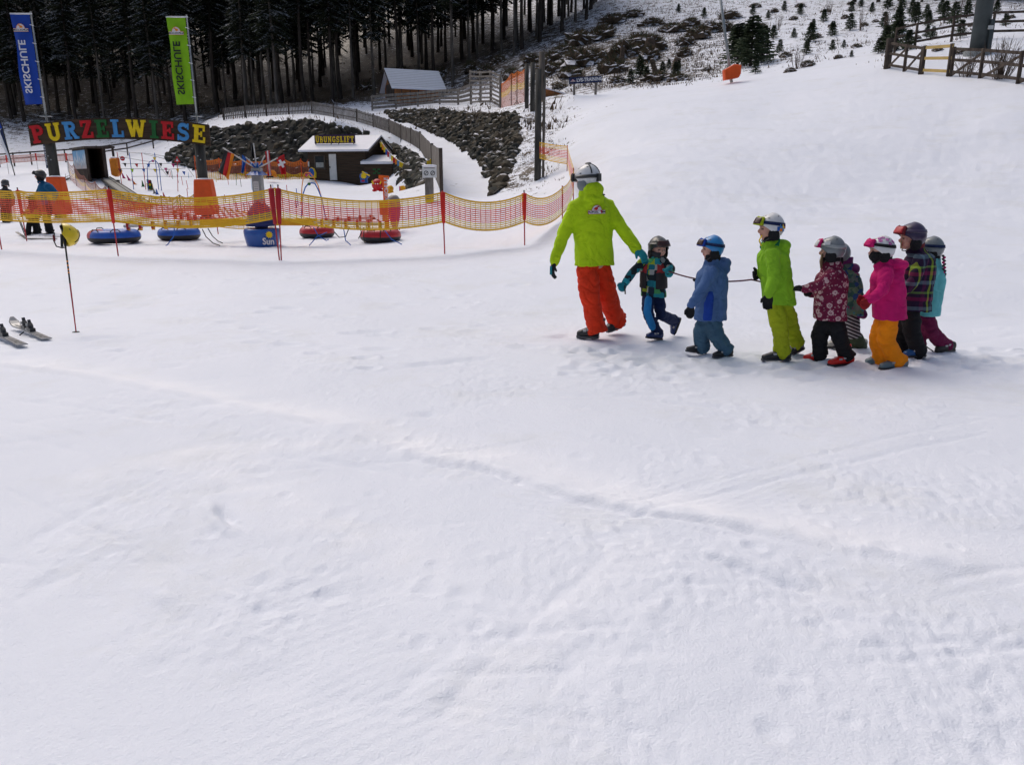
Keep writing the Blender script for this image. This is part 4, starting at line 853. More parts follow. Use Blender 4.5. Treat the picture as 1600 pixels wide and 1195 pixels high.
sg = thing('roof_sign', 'dark purple board with yellow slab letters standing on the hut roof', 'sign', hq(-.35, -1.3, 2.3))
sc0 = hq(-.25, -1.5, 2.82); Wd = 3.25; MB().box(sc0, Wd, .06, .62, hX, hY).build('board', MATS['purple_board'], sg)
for x in (-1.55, -.3, .3, 1.5): MB().box(sc0 + hX * x - UP * .38, .06, .06, .36, hX, hY).build('leg', MATS['ink'], sg)
mb = MB(); x = -Wd / 2 + .07; h_ = .44; word = 'ÜBUNGSLIFT'; tw = sum(GL['U' if ch == 'Ü' else ch][0] for ch in word) * h_ * .72; gp = (Wd - .14 - tw) / 10
for ch in word: x += glyph(mb, ch, sc0 + hX * (x + gp / 2) - UP * .25 - hY * .035, hX * .72, UP, h_, .02, 1.0) * .72 + gp
mb.build('lettering', Pm('yellow'), sg)
# bunting from the hut along the fence
bt = thing('bunting', 'string of small coloured pennants from the hut gable up to the picket fence', 'bunting', hq(2.9, 0, 2.6)); a, b = hq(2.9, -.4, 2.75), P(681, 243, 41); n = 24; pc = ['yellow', 'orange', 'yellow', 'blue', 'red', 'white', 'yellow', 'red', 'orange', 'lightblue', 'yellow']
cv = [a.lerp(b, i / n) - UP * 4 * (i / n) * (1 - i / n) * 1.0 for i in range(n + 1)]; MB().tube(cv, .015, 4).build('cord', MATS['white_cloth'], bt)
for i in range(n): m_ = (cv[i] + cv[i + 1]) / 2; s = .17 * (1 - .3 * i / n); MB().box(m_ - UP * s * 1.2, s * 1.25, .012, s * 2.2).build('pennant', Pm(pc[i % 11]), bt)
# pillar with the prohibition board at the foot of the ramp
g = Z(P(671, 300, 29.5)); pil = thing('information_pillar', 'wooden pillar with a white board of two round prohibition signs', 'sign', g); MB().box(g + UP * .45, .3, .26, 1.5).build('pillar', MATS['grey_wood'], pil)
bc = P(671, 269, 29.2); MB().box(bc, .52, .04, .40).build('board', MATS['white_paint'], pil)
for dx in (-.12, .12):
    mb = MB(); o_, i_ = arc(0, 0, .085, .085, 0, 360, 20), arc(0, 0, .06, .06, 0, 360, 20); mb.add([bc + Vector((dx + x, -.026, y - .04)) for x, y in o_ + i_], [(i, i + 1, 21 + i + 1, 21 + i) for i in range(20)]); mb.bar(bc + Vector((dx - .045, -.03, -.085)), bc + Vector((dx + .045, -.03, .005)), .01, .018); mb.build('prohibition_mark', MATS['ink'], pil)
MB().box(bc + Vector((0, -.025, .14)), .4, .008, .03).build('text_line', MATS['grey_wood'] if False else Pm('grey'), pil); MB().ell(bc + UP * .22, EX * .28, EY * .1, UP * .05, 12, 6).build('snow_cap', MATS['roof_snow'], pil)
MB().box(g + Vector((.03, -.14, .05)), .26, .02, .12).build('sticker', Pm('yellow'), pil)
# blue avalanche-training sign
sb = thing('direction_sign', 'dark blue board lettered LVS-TRAINING on two grey posts below the scrub', 'sign', GD(915, 47)); e0, e1 = P(889, 127, 46), P(940, 123.5, 46); X = (e1 - e0).normalized(); Yn = Vector((-X.z, 0, X.x))
MB().box((e0 + e1) / 2, (e1 - e0).length, .06, .34, X, EY, Yn).build('board', MATS['navy'], sb)
for px in (897, 930.5): g = GD(px, 46.2); t = P(px, 124, 46.2); MB().tube([Vector((g.x, g.y, g.z - .4)), Vector((g.x, g.y, t.z))], .07, 8).build('post', MATS['grey_wood'], sb)
put_text(text_mesh('LVS-TRAINING', .26, .004, .007, .86), (e0 + e1) / 2 + X * .24 - EY * .04, X, Yn, 'lettering', MATS['white_cloth'], sb); emblem(sb, e0 + X * .22 - Yn * .02 - EY * .034, X, .13, Pm('red'), 'ALIFOX', Yn, .004, fsz=.4)
# mast with the orange cushion
g = GD(1143, 44.5); mast = thing('metal_mast', 'slim leaning galvanised mast rising out of the orange cushion', 'mast', g); tp = P(1118, -60, 46); MB().tube([g, tp], [.085, .06], 10).build('tube', MATS['galv'], mast, True); MB().tube([g.lerp(tp, .45), g.lerp(tp, .47)], .1, 10).build('collar', MATS['galv'], mast)
g2 = GD(1143, 44.0); ol = [(1130, 110), (1146, 101), (1157, 103), (1156, 116), (1153, 122), (1143, 124), (1131, 126)]; c0 = P(1143, 116, 44); mb = MB()
mb.loft([[c0 + (P(x, y, 44) - c0) * s + EY * d for x, y in ol] for d, s in ((-.28, .9), (-.2, 1.0), (.2, 1.0), (.28, .9))]); o = mb.build('crash_cushion', MATS['orange_pad'], org=g2); tag(o, 'orange-red crash cushion around the slim mast on the crest', 'cushion')
# lift tower
g = Z(P(1527, 88, 38)); tp = Vector((g.x, g.y, g.z + 9)); tw = thing('lift_tower', 'thick dark grey-green steel column of the ski lift beside the fence', 'lift tower', g); MB().tube([g - UP * .6, tp], [.37, .33], 28).build('column', MATS['tower_grey'], tw, True)
MB().box(g + Vector((.25, -.38, .7)), .16, .12, 1.4).build('cable_duct', MATS['tower_grey'], tw); MB().box(g + Vector((.18, -.43, 1.05)), .22, .05, .16).build('number_plate', MATS['white_paint'], tw); MB().tube([g - UP * .4, g + UP * .12], .6, 20).build('footing', MATS['galv'], tw)
# bare bushes in front of the right fence
def bare_bush(p, h, w_, n, lab, seed):
    r5 = random.Random(seed); mb = MB()
    for _ in range(n):
        a = r5.uniform(0, 6.28); s = r5.uniform(.1, 1) * w_; b = p + Vector((math.cos(a) * s * .3, math.sin(a) * s * .3, -.1)); t = p + Vector((math.cos(a) * s, math.sin(a) * s, h * r5.uniform(.5, 1))); m_ = b.lerp(t, .5) + Vector((r5.gauss(0, .05), r5.gauss(0, .05), .05)); mb.tube([b, m_, t], [.012, .009, .004], 4)
        for _ in range(3): f = r5.uniform(.35, .9); q_ = b.lerp(t, f); mb.tube([q_, q_ + Vector((r5.gauss(0, .14), r5.gauss(0, .14), r5.uniform(.1, .3)))], [.006, .003], 3)
    o = mb.build('bare_bush', MATS['dead_wood'], org=p); tag(o, lab, 'bush')
bare_bush(Z(P(1562, 128, 31.6)), 1.5, .75, 60, 'large leafless bush in front of the rail fence right of the lift tower', 1); bare_bush(Z(P(1510, 122, 33.3)), 1.0, .8, 34, 'small leafless bush in front of the fence below the lift tower', 2)
for i, (px, py, h) in enumerate([(1215, 48, 1.6), (1345, 48, 2.2), (1245, 108, 1.3), (1385, 50, 2.0), (1500, 20, 2.2), (1296, 24, 1.8)]):
    bare_bush(G(px, py, 40), h, .5, 16, ['thin leafless sapling left of the open slope tufts', 'tall leafless sapling in the middle of the young firs', 'leafless shrub on the snow just above the crest', 'leafless sapling above the fir clump', 'leafless sapling high behind the far fence', 'leafless sapling near the top edge of the slope'][i], 20 + i)
# ============================================================ play area
M('rubber', (.022, .022, .025), .5, .15, 6); M('tube_blue', (.008, .09, .46), .4, .1, 6, coat=.2); M('tube_red', (.42, .012, .02), .4, .1, 6, coat=.2)
M('blue_plastic', (.006, .085, .36), .35, .08, 3, coat=.3); M('bell_blue', (.01, .02, .12), .5, .15, 3); M('arm_yellow', (.75, .36, .005), .45, .1, 6); M('pipe', (.55, .55, .52), .5, .1, 6); M('belt', (.22, .225, .21), .7, .12, 5)
def ring_tube(px, py, wpx, mt, lab, extra=None, seed=0):
    g = G(px, py, 8, 60); R0 = wpx / FPX * g.y / 2; r = .155; o = thing('snow_tube', lab, 'snow tube', g, 'inflatable rings under the carousel arms'); n, m = 44, 16
    def part(name, mt_, k0, k1, a0=0, a1=360, sc=1.0):
        mb = MB(); full = a1 - a0 >= 360; N_ = n if full else max(4, int(n * (a1 - a0) / 360)); rows = []
        for i in range(N_ + (0 if full else 1)):
            a = R(a0 + (a1 - a0) * i / N_); d = Vector((math.cos(a), math.sin(a), 0)); rows.append([g + d * (R0 - r + r * sc * math.cos(R(k0 + (k1 - k0) * j / m))) + UP * (r * .98 + r * .95 * sc * math.sin(R(k0 + (k1 - k0) * j / m))) for j in range(m + 1)])
        vs = [v for q_ in rows for v in q_]; w_ = m + 1; ln = len(rows); fs = [(i * w_ + j, ((i + 1) % ln) * w_ + j, ((i + 1) % ln) * w_ + j + 1, i * w_ + j + 1) for i in range(ln if full else ln - 1) for j in range(m)]
        mb.add(vs, fs); return mb.build(name, mt_, o, True)
    part('upper_cover', mt, -12, 192); part('rubber_bottom', MATS['rubber'], 188, 352, sc=1.01)
    if extra: part('coloured_panel', extra, -10, 190, 160, 235, 1.012)
    for a in (-110, -60, 20, 150):
        d = Vector((math.cos(R(a)), math.sin(R(a)), 0)); t = Vector((-d.y, d.x, 0)); c = g + d * (R0 - .05) + UP * .27; MB().tube([c - t * .1, c - t * .06 + UP * .05 + d * .02, c + t * .06 + UP * .05 + d * .02, c + t * .1], .012, 5).build('handle', MATS['ink'], o)
    return o, g, R0
T1 = ring_tube(180, 379, 75, MATS['tube_blue'], 'large blue snow tube with a red quarter, leftmost of the four', MATS['tube_red']); T2 = ring_tube(281, 375, 62, MATS['tube_blue'], 'plain blue snow tube between the red-sleeved post and the carousel')
T3 = ring_tube(496, 372, 53, MATS['tube_red'], 'small red snow tube just right of the carousel'); T4 = ring_tube(595, 378, 63, MATS['tube_red'], 'large red snow tube with black loops, rightmost of the four')
c = T4[1]; MB().tube([c + Vector((-.3, -.2, .28)), c + Vector((-.27, -.2, .5)), c + Vector((-.1, -.2, .56)), c + Vector((.05, -.2, .48)), c + Vector((.07, -.2, .28))], .014, 6).build('handle_loop', MATS['ink'], T4[0])
for dx in (-.3, .08): 
    a = [c + Vector((dx, -T4[2] + .14 - .165 * math.cos(R(t)), .155 + .16 * math.sin(R(t)))) for t in range(-60, 100, 20)]; MB().tube(a, .012, 5).build('strap', MATS['ink'], T4[0])
# ---- carousel
g = G(411, 384, 8, 60); CY = g.y; k = CY / FPX; zp = lambda py: P(411, py, CY).z; car = thing('tube_carousel', 'blue snow-tube carousel with a round tub, a grey column and a ring of national flags', 'carousel', g)
zt = zp(357); rr_ = .40; secs = [(g + UP * z, EX * r, EY * r) for z, r in ((-.1, rr_ - .06), (.02, rr_ - .05), ((zt - g.z) * .55, rr_ - .01), (zt - g.z - .05, rr_), (zt - g.z, rr_ - .03), (zt - g.z, rr_ - .1))]
tub = MB().sect(secs, 36).build('tub', MATS['blue_plastic'], car, True); MB().tube([g + UP * (zt - g.z - .02), g + UP * (zt - g.z + .09)], .14, 20).build('bearing', MATS['bell_blue'], car)
z0 = zp(353); MB().sect([(Vector((g.x, g.y, z0 + z)), EX * r, EY * r) for z, r in ((0, .33), (.1, .34), (.12, .30), (.3, .28), (.42, .2), (.5, .12), (.54, .1))], 28).build('bell_cover', MATS['bell_blue'], car, True)
z1, z2 = zp(322), zp(270); MB().box(Vector((g.x, g.y, (z1 + z2) / 2)), .2, .2, z2 - z1 + .2).build('column', MATS['galv'], car); MB().box(Vector((g.x - .01, g.y - .105, zp(291))), .11, .012, .2).build('notice', MATS['white_paint'], car)
for q_ in range(4): MB().box(Vector((g.x - .01, g.y - .113, zp(291) + .06 - q_ * .04)), .08, .004, .012).build('text_line', Pm('grey'), car)
n = 8; mb = MB(); b_ = [Vector((g.x + .25 * math.cos(R(45 * i + 22)), g.y + .25 * math.sin(R(45 * i + 22)), zp(274))) for i in range(n)]; ap = Vector((g.x, g.y, zp(262))); mb.add(b_ + [ap] + [Vector((g.x, g.y, zp(274) - .01))], [(i, (i + 1) % n, n) for i in range(n)] + [((i + 1) % n, i, n + 1) for i in range(n)]); mb.build('roof', MATS['blue_plastic'], car)
cr = MB(); 
for i in range(6): a = R(60 * i); cr.tube([ap - UP * .04, ap + Vector((math.cos(a) * .14, math.sin(a) * .14, .09))], .022, 8)
cr.build('flag_holder', MATS['blue_plastic'], car)
def flag(px0, py0, px1, py1, cols, vert, lab, dd, poly, cross=None):
    """pole from the holder to (px1,py1); cloth hangs over the picture outline poly, split in bands"""
    a = P(px0, py0, CY + dd * .2); b = P(px1, py1, CY + dd); root = thing('national_flag', lab, 'flag', a, 'flags on the carousel'); MB().tube([a, b], .014, 8).build('pole', MATS['pipe'], root)
    W4 = [P(x, y, CY + dd) for x, y in poly]; n = 10; m = 6 * len(cols); mb = MB()       # corners: top-left, top-right, bottom-right, bottom-left
    vs = []
    for j in range(m + 1):
        for i in range(n + 1):
            u, v = i / n, j / m; p = W4[0].lerp(W4[1], u).lerp(W4[3].lerp(W4[2], u), v); vs.append(p + EY * (.03 * math.sin(u * 9 + v * 3) * (.4 + v)))
    w_ = n + 1
    for j in range(m):
        for i in range(n):
            f = (i / n if vert else j / m); mb.add([], [], 0); mb.f.append((j * w_ + i, j * w_ + i + 1, (j + 1) * w_ + i + 1, (j + 1) * w_ + i)); mb.m.append(min(len(cols) - 1, int(f * len(cols) + 1e-6)))
    mb.v = [tuple(v) for v in vs]; cl = mb.build('cloth', [Pm(c_) for c_ in cols], root, True)
    if cross: c_ = P(*cross, CY + dd) - EY * .05; Xr = (W4[1] - W4[0]).normalized(); Yr = Vector((-Xr.z, 0, Xr.x)); MB().box(c_, .17, .015, .05, Xr, EY, Yr).build('cross', MATS['white_cloth'], cl); MB().box(c_ - EY * .002, .05, .016, .17, Xr, EY, Yr).build('cross', MATS['white_cloth'], cl)
flag(396, 261, 348, 231, ['black', 'red', 'orange'], True, 'black, red and gold flag leaning left from the carousel top', -.25, [(350, 236), (366, 241), (358, 281), (341, 268)])
flag(400, 260, 384, 246, ['blue', 'blue'], False, 'dark blue folded flag hanging left of the carousel column', .1, [(378, 242), (386, 247), (381, 272), (377, 270)])
flag(401, 262, 396, 224, ['black', 'black'], False, 'dark purple flag standing upright above the carousel', .1, [(390, 222), (397, 226), (399, 252), (393, 244)])
flag(404, 262, 414, 243, ['red', 'white', 'red'], True, 'red and white striped flag right of the carousel column', .0, [(414, 237), (421, 235), (425, 274), (418, 275)])
flag(405, 262, 434, 247, ['red', 'red'], False, 'red flag with a white cross on the right of the carousel', -.2, [(431, 248), (444, 241), (448, 272), (439, 273)], (441, 256))
# beams, pipes, clamps and cords
zb = zp(347)
def arm(deg, y0, L1, ex, ey, ez, nclamp, s):
    d = Vector((math.cos(R(deg)), math.sin(R(deg)), 0)); a = Vector((g.x, g.y, zb)) + d * .3; b = Vector((g.x, g.y, zb)) + d * L1; e = Vector((ex, ey, ez)); MB().bar(a, b, .09, .15).build('beam', MATS['arm_yellow'], car)
    p_ = MB().tube([b - d * .15, e], .038, 10).build('pipe', MATS['pipe'], car)
    for i in range(nclamp):
        c_ = b.lerp(e, (i + .7) / nclamp); MB().box(c_, .05, .1, .15).build('clamp', MATS['tube_red'], p_); MB().box(c_ - UP * .09, .06, .06, .05).build('clamp_foot', MATS['arm_yellow'], p_)
t = T1[1]; arm(183, 0, 1.35, t.x + T1[2] * .55, t.y - .1, t.z + .38, 6, 1); t = T2[1]; arm(172, 0, 1.3, t.x - .3, t.y + .5, t.z + .62, 5, 1)
t = T3[1]; arm(6, 0, 1.25, t.x + 1.4, t.y + .3, t.z + .5, 5, 1); t = T4[1]; arm(-3, 0, 1.2, t.x + .1, t.y - .1, t.z + .42, 6, 1)
for ps, mt in (([(273, 352), (271, 370), (262, 382), (255, 387)], 'paint_blue'), ([(316, 358), (322, 370), (333, 380), (344, 384)], 'ink'), ([(325, 357), (332, 369), (341, 377), (348, 380)], 'ink'), ([(339, 350), (341, 366)], 'paint_red'), ([(490, 355), (497, 368), (510, 376), (514, 374)], 'paint_blue'), ([(511, 363), (495, 370), (483, 384)], 'paint_blue'), ([(522, 362), (530, 371), (540, 370), (546, 355)], 'ink'), ([(537, 358), (540, 376), (548, 383)], 'paint_blue'), ([(562, 355), (565, 364), (560, 373)], 'ink'), ([(601, 360), (612, 374), (628, 382)], 'paint_blue')):
    MB().tube([P(x, y, CY - .3) for x, y in ps], .011, 5).build('cord', MATS[mt], car)
mk = MB(); cS = Vector((g.x + .27, g.y - .345, g.z + .27)); ss_ = [cS + Vector(((.085 if i % 2 else .055) * math.cos(R(15 * i)), 0, (.085 if i % 2 else .055) * math.sin(R(15 * i)))) for i in range(24)]; mk.extr(ss_, -EY * .012); mk.build('sun_mark', Pm('yellow'), tub)
put_text(text_mesh('Sun', .2, .004, .006, .9), cS + Vector((-.02, -.035, -.15)), EX, UP, 'lettering', MATS['white_cloth'], tub)
# ---- conveyor, shelter, pad, windbreak net
cs = GD(150, 50); sh = thing('lift_shelter', 'dark open shelter of the conveyor lift with a painted winter scene on its side', 'shelter', cs); D0 = 49.0; zg = H(cs.x, 50) - .1
fl, fr_, ir = P(138, 260, D0).x, P(178, 260, D0).x, P(165, 260, D0).x; zt = P(150, 232, D0).z; yb = D0 + 2.8; bk = Vector((P(117, 250, yb).x - fl, yb - D0, 0))
V_ = lambda x, f, z: Vector((x, D0, z)) + bk * f
for x, f in ((fl, 0), (ir, 0), (fl, 1), (ir, 1)): MB().box(V_(x, f, (zg + zt) / 2), .14, .14, zt - zg).build('post', MATS['dark_wood'], sh)
MB().box(Vector((fr_, D0 + .1, zt - .35)), .1, .1, .75).build('post', MATS['dark_wood'], sh); mb = MB()
ro = [V_(x, f, zt + dz) for dz in (0, .12) for x, f in ((fl - .2, -.1), (fr_ + .1, -.1), (fr_ + .1, 1.1), (fl - .2, 1.1))]; mb.add(ro, [(3, 2, 1, 0), (4, 5, 6, 7), (0, 1, 5, 4), (1, 2, 6, 5), (2, 3, 7, 6), (3, 0, 4, 7)]); mb.build('roof', MATS['dark_wood'], sh)
MB().box(V_((fl + ir) / 2, 1, (zg + zt) / 2), ir - fl, .06, zt - zg).build('back_wall', MATS['brown_board'], sh)
MB().add([V_(ir, 0, zg), V_(ir, 1, zg), V_(ir, 1, zt), V_(ir, 0, zt)], [(0, 1, 2, 3)]).build('inner_wall', MATS['brown_board'], sh)
mb = MB(); a, b = Vector((fl - .08, D0 + .05, 0)), Vector((fl - .08, D0, 0)) + bk
def lw(z0, z1, nm, mt, off=0): mb = MB(); o_ = Vector((-off, -off, 0)); mb.add([v + o_ + UP * z for z in (z0, z1) for v in (a, b)], [(0, 1, 3, 2)]); return mb.build(nm, mt, sh)
lw(zg, zt, 'side_wall', MATS['dark_wood'])
m, t_, b_ = mat('painted_scene'); co = coords(t_, (1, 1, 1)); sp = node(t_, 'ShaderNodeSeparateXYZ'); t_.links.new(co, sp.inputs[0]); nz = tnoise(t_, coords(t_, (2, 1, .5)), 1.5, 4); v_ = mth(t_, 'ADD', mth(t_, 'MULTIPLY', sp.outputs[2], .42), mth(t_, 'MULTIPLY', mth(t_, 'SUBTRACT', nz, .5), .9)); t_.links.new(ramp(t_, v_, [(0, (.35, .38, .42)), (.3, (.55, .5, .5)), (.42, (.3, .4, .5)), (.5, (.62, .68, .72)), (.62, (.12, .36, .6)), (1, (.06, .28, .55))]), b_.inputs['Base Color']); lw(zg + .75, zt - .08, 'painted_panel', m, .02)
be = thing('conveyor_belt', 'grey rubber conveyor belt running down from the dark shelter', 'conveyor', GD(200, 42)); Lb = [P(x, y, d) for x, y, d in ((158, 280, 49), (214, 318, 34))]; Rb = [P(x, y, d) for x, y, d in ((172, 277.5, 50), (238, 313, 35))]
for q_ in (Lb, Rb):
    for v in q_: v.z = H(v.x, v.y) + .12
def strip(f0, f1, nm, mt, dz): n = 20; mb = MB(); vs = [Lb[0].lerp(Lb[1], i / n).lerp(Rb[0].lerp(Rb[1], i / n), f) + UP * (dz + .02 * 0) for i in range(n + 1) for f in (f0, f1)]; vs2 = [v - UP * .15 for v in vs]; mb.add(vs, [(2 * i, 2 * i + 1, 2 * i + 3, 2 * i + 2) for i in range(n)]); mb.add(vs2 + vs, [(2 * i, 2 * i + 2, 2 * (n + 1) + 2 * i + 2, 2 * (n + 1) + 2 * i) for i in range(n)] + [(2 * i + 1, 2 * i + 3, 2 * (n + 1) + 2 * i + 3, 2 * (n + 1) + 2 * i + 1) for i in range(n)]); mb.build(nm, mt, be)
strip(.12, .62, 'belt', MATS['belt'], .05); strip(.62, .68, 'rail', MATS['ink'], .07); strip(.68, .94, 'walkway', MATS['belt'], .04); strip(.94, 1, 'rail', MATS['ink'], .07); strip(0, .12, 'rail', MATS['ink'], .06)
pc_ = P(180, 262, 47); mb = MB(); ol = [(173, 248), (184, 247), (186, 262), (189, 268), (187, 274), (183, 276.5), (177, 274), (175, 262)]; mb.loft([[pc_ + (P(x, y, 47) - pc_) * s + EY * d for x, y in ol] for d, s in ((-.25, .9), (-.17, 1), (.17, 1), (.25, .9))]); o = mb.build('safety_pad', MATS['amber_pad'], org=GD(181, 47)); tag(o, 'amber padded block beside the conveyor shelter', 'pad')
MB().ell(pc_ + UP * .56, EX * .26, EY * .2, UP * .06, 10, 5).build('snow_cap', MATS['roof_snow'], o); MB().box(GD(185, 47.3, .1), .16, .16, .5).build('foot', MATS['dark_wood'], o)
wn = thing('net_fence', 'rumpled brown and yellow net along the left side of the conveyor belt', 'fence', GD(125, 47)); q = []
for i, (px, d, h) in enumerate(((110, 51, 1.3), (120, 47.5, 1.35), (135, 44.5, 1.0), (152, 41.5, .95), (168, 38.5, .9), (186, 35, .85), (205, 32, .8), (222, 30, .75), (237, 28.5, .7))): g_ = GD(px, d); q.append((g_, h)); MB().tube([g_ - UP * .1, g_ + UP * h], .016, 6).build('post', MATS['dark_wood'], wn)
for (a, ha), (b, hb) in zip(q[:-1], q[1:]): net('netting', wn, [(a + UP * ha * .95, b + UP * hb * .95, a + UP * .12, b + UP * .1, .25)], [MATS['net_dark'], MATS['net_yellow'], MATS['net_pale']], rows=14, cell=.13, th=.035, bands=(.4, .62))
n6 = thing('net_fence', 'pale pink low net between dark sticks behind the right arch post', 'fence', GD(275, 33)); q = []
for px in (238, 254, 283, 305): g_ = GD(px, 33 if px > 240 else 34); q.append(g_); MB().tube([g_, g_ + UP * (.62 if px > 240 else .5)], .02, 6).build('post', MATS['dark_wood'], n6)
for a, b in zip(q[:-1], q[1:]): net('netting', n6, [(a + UP * .6, b + UP * .6, a + UP * .05, b + UP * .05, .12)], [MATS['net_yellow'], MATS['net_pale'], MATS['net_pale']], rows=10, cell=.08, th=.028, bands=(.08, .5))
# ---- pennant lines, hoop, round sign
D1 = 46.0; pn_ = thing('pennant_line', 'three blue poles strung with cords of small triangular pennants', 'bunting', GD(228, D1))
for px in (209, 228, 248): g_ = GD(px, D1); MB().tube([g_ - UP * .1, Vector((g_.x, D1, P(px, 239, D1).z))], .022, 6).build('pole', Pm('blue' if px != 228 else 'red'), pn_)
for ps in ([(186, 245), (209, 249), (228, 252), (246, 254)], [(190, 256), (230, 256), (290, 256)], [(186, 264), (228, 264), (248, 266), (290, 263)], [(225, 241), (248, 246), (262, 250)], [(180, 236), (209, 239), (228, 240), (248, 243), (270, 246)], [(205, 276), (300, 276)], [(248, 258), (262, 276)], [(287, 254), (303, 276)]): MB().tube([P(x, y, D1) for x, y in ps], .012, 4).build('cord', Pm('grey'), pn_)
for px, py, c_ in ((241, 246, 'yellow'), (259.5, 248, 'black'), (194.6, 255, 'black'), (213, 256, 'red'), (231.5, 256.5, 'blue'), (250.6, 255, 'black'), (270, 256, 'magenta'), (206, 264, 'lime'), (224, 264, 'blue'), (241.5, 264, 'yellow'), (258.5, 262.5, 'magenta'), (260.8, 268, 'black'), (277, 264, 'yellow'), (287, 268, 'blue'), (187, 264, 'black')):
    s = .1; c_3 = P(px, py, D1 - .02); MB().extr([c_3 + Vector((-s, 0, 0)), c_3 + Vector((s, 0, 0)), c_3 + Vector((.03, 0, -s * 2.2))], EY * .012).build('pennant', Pm(c_), pn_)
def hoop(pts_, D, mt, lab, deco=None):
    a = GD(pts_[0][0], D); W5 = [P(x, y, D) for x, y in pts_]; W5[0].z = min(W5[0].z, H(W5[0].x, D)); W5[-1].z = min(W5[-1].z, H(W5[-1].x, D)); o = thing('slalom_hoop', lab, 'hoop', a); MB().tube(W5, .022, 8).build('arch', mt, o, True)
    if deco: MB().sph(P(deco[0], deco[1], D - .03), .055, 10, 8).build('knob', Pm(deco[2]), o)
    return o
hoop([(229, 276), (230, 262), (233, 254), (238, 250.5), (243, 251), (247, 256), (249, 264), (250, 276)], 45.5, Pm('blue'), 'blue hoop standing among the pennant cords', (239, 252, 'magenta'))
hoop([(470, 327), (473, 305), (477, 293), (482, 287), (487, 286), (492, 287), (497, 296), (503, 311), (508, 327)], 27, Pm('blue'), 'large blue hoop with a green knob in front of the hut', (483, 287.5, 'green'))
hoop([(469, 305), (472, 290), (474, 277), (477, 270), (484, 270), (490, 277), (497, 290), (504, 306)], 34, Pm('orange'), 'thin yellowish hoop behind the large blue hoop', (479, 274, 'magenta'))
st = thing('round_sign', 'small round red and white stop sign on a thin pole left of the pennants', 'sign', GD(192, 45)); g_ = GD(192, 45); MB().tube([g_, Vector((g_.x - .05, 45, P(190, 238, 45).z))], .02, 6).build('pole', Pm('red'), st); c_ = P(191.6, 248, 44.95); MB().tube([c_, c_ - EY * .03], .125, 20, ref=UP).build('disc', Pm('red'), st); MB().box(c_ - EY * .04, .15, .01, .04).build('bar', MATS['white_cloth'], st)
tr = thing('triangle_sign', 'red and white triangular warning sign right of the pennants', 'sign', GD(277, 45)); c_ = P(277, 250, 45); g_ = GD(278, 45); MB().tube([g_, c_], .018, 6).build('pole', Pm('red'), tr); MB().extr([c_ + Vector((-.17, 0, -.13)), c_ + Vector((.17, 0, -.13)), c_ + Vector((0, 0, .2))], -EY * .02).build('plate', Pm('red'), tr); MB().extr([c_ + Vector((-.08, -.022, -.08)), c_ + Vector((.08, -.022, -.08)), c_ + Vector((0, -.022, .08))], -EY * .004).build('field', MATS['white_cloth'], tr)
# cones
def cone(px, py, hpx, cn, lean, lab):
    g_ = G(px, py, 20, 80); h = hpx / FPX * g_.y; o = thing('marker_cone', lab, 'cone', g_, 'marker cones beside the conveyor'); L_ = Vector((lean * h, 0, h)); MB().sect([(g_, EX * h * .34, EY * h * .34), (g_ + UP * .03, EX * h * .34, EY * h * .34)], 12).build('base', Pm(cn), o); MB().sect([(g_ + UP * .02, EX * h * .22, EY * h * .22), (g_ + L_ * .5, EX * h * .13, EY * h * .13), (g_ + L_, EX * h * .04, EY * h * .04)], 14).build('body', Pm(cn), o, True)
cone(194, 279, 9, 'magenta', -.3, 'pink marker cone nearest the amber pad'); cone(202.5, 282.5, 9, 'magenta', -.4, 'second pink marker cone, right of the one at the pad'); cone(211, 288.5, 8.5, 'orange', -.5, 'leaning orange marker cone'); cone(224, 292, 9.5, 'green', -.1, 'green marker cone left of the traffic-light figure'); cone(246, 304.5, 9, 'blue', -.1, 'dark blue marker cone right of the traffic-light figure'); cone(257.5, 310, 9, 'red', -.2, 'red marker cone behind the pale net'); cone(267, 316, 9, 'black', -.2, 'black marker cone behind the pale net'); cone(278, 318, 8, 'lime', -.1, 'lime marker cone behind the pale net'); cone(242, 303, 9, 'grey', -.2, 'small grey cone squeezed between figure and blue cone')
tl = thing('traffic_light_figure', 'small foam traffic light with red, yellow and green dots on the snow', 'toy sign', G(236, 297, 20, 80)); g_ = ORG[tl.name]; Xl = Vector((1, 0, -.12)).normalized(); Zl = Vector((-.12, 0, 1)).normalized(); k = g_.y / FPX
MB().box(g_ + Vector((-.03, 0, k * 5)), k * 7, .2, k * 9, Xl, EY, Zl).build('side_panel', Pm('yellow'), tl); MB().box(g_ + Vector((.03, -.13, k * 8)), k * 6, .08, k * 14, Xl, EY, Zl).build('case', Pm('black'), tl)
for j, c_ in enumerate(('red', 'yellow', 'green')): q_ = g_ + Vector((.03, -.17, k * 12)) - Zl * k * 4.2 * j; MB().tube([q_, q_ - EY * .02], k * 1.8, 14, ref=UP).build('lamp', Pm(c_), tl)
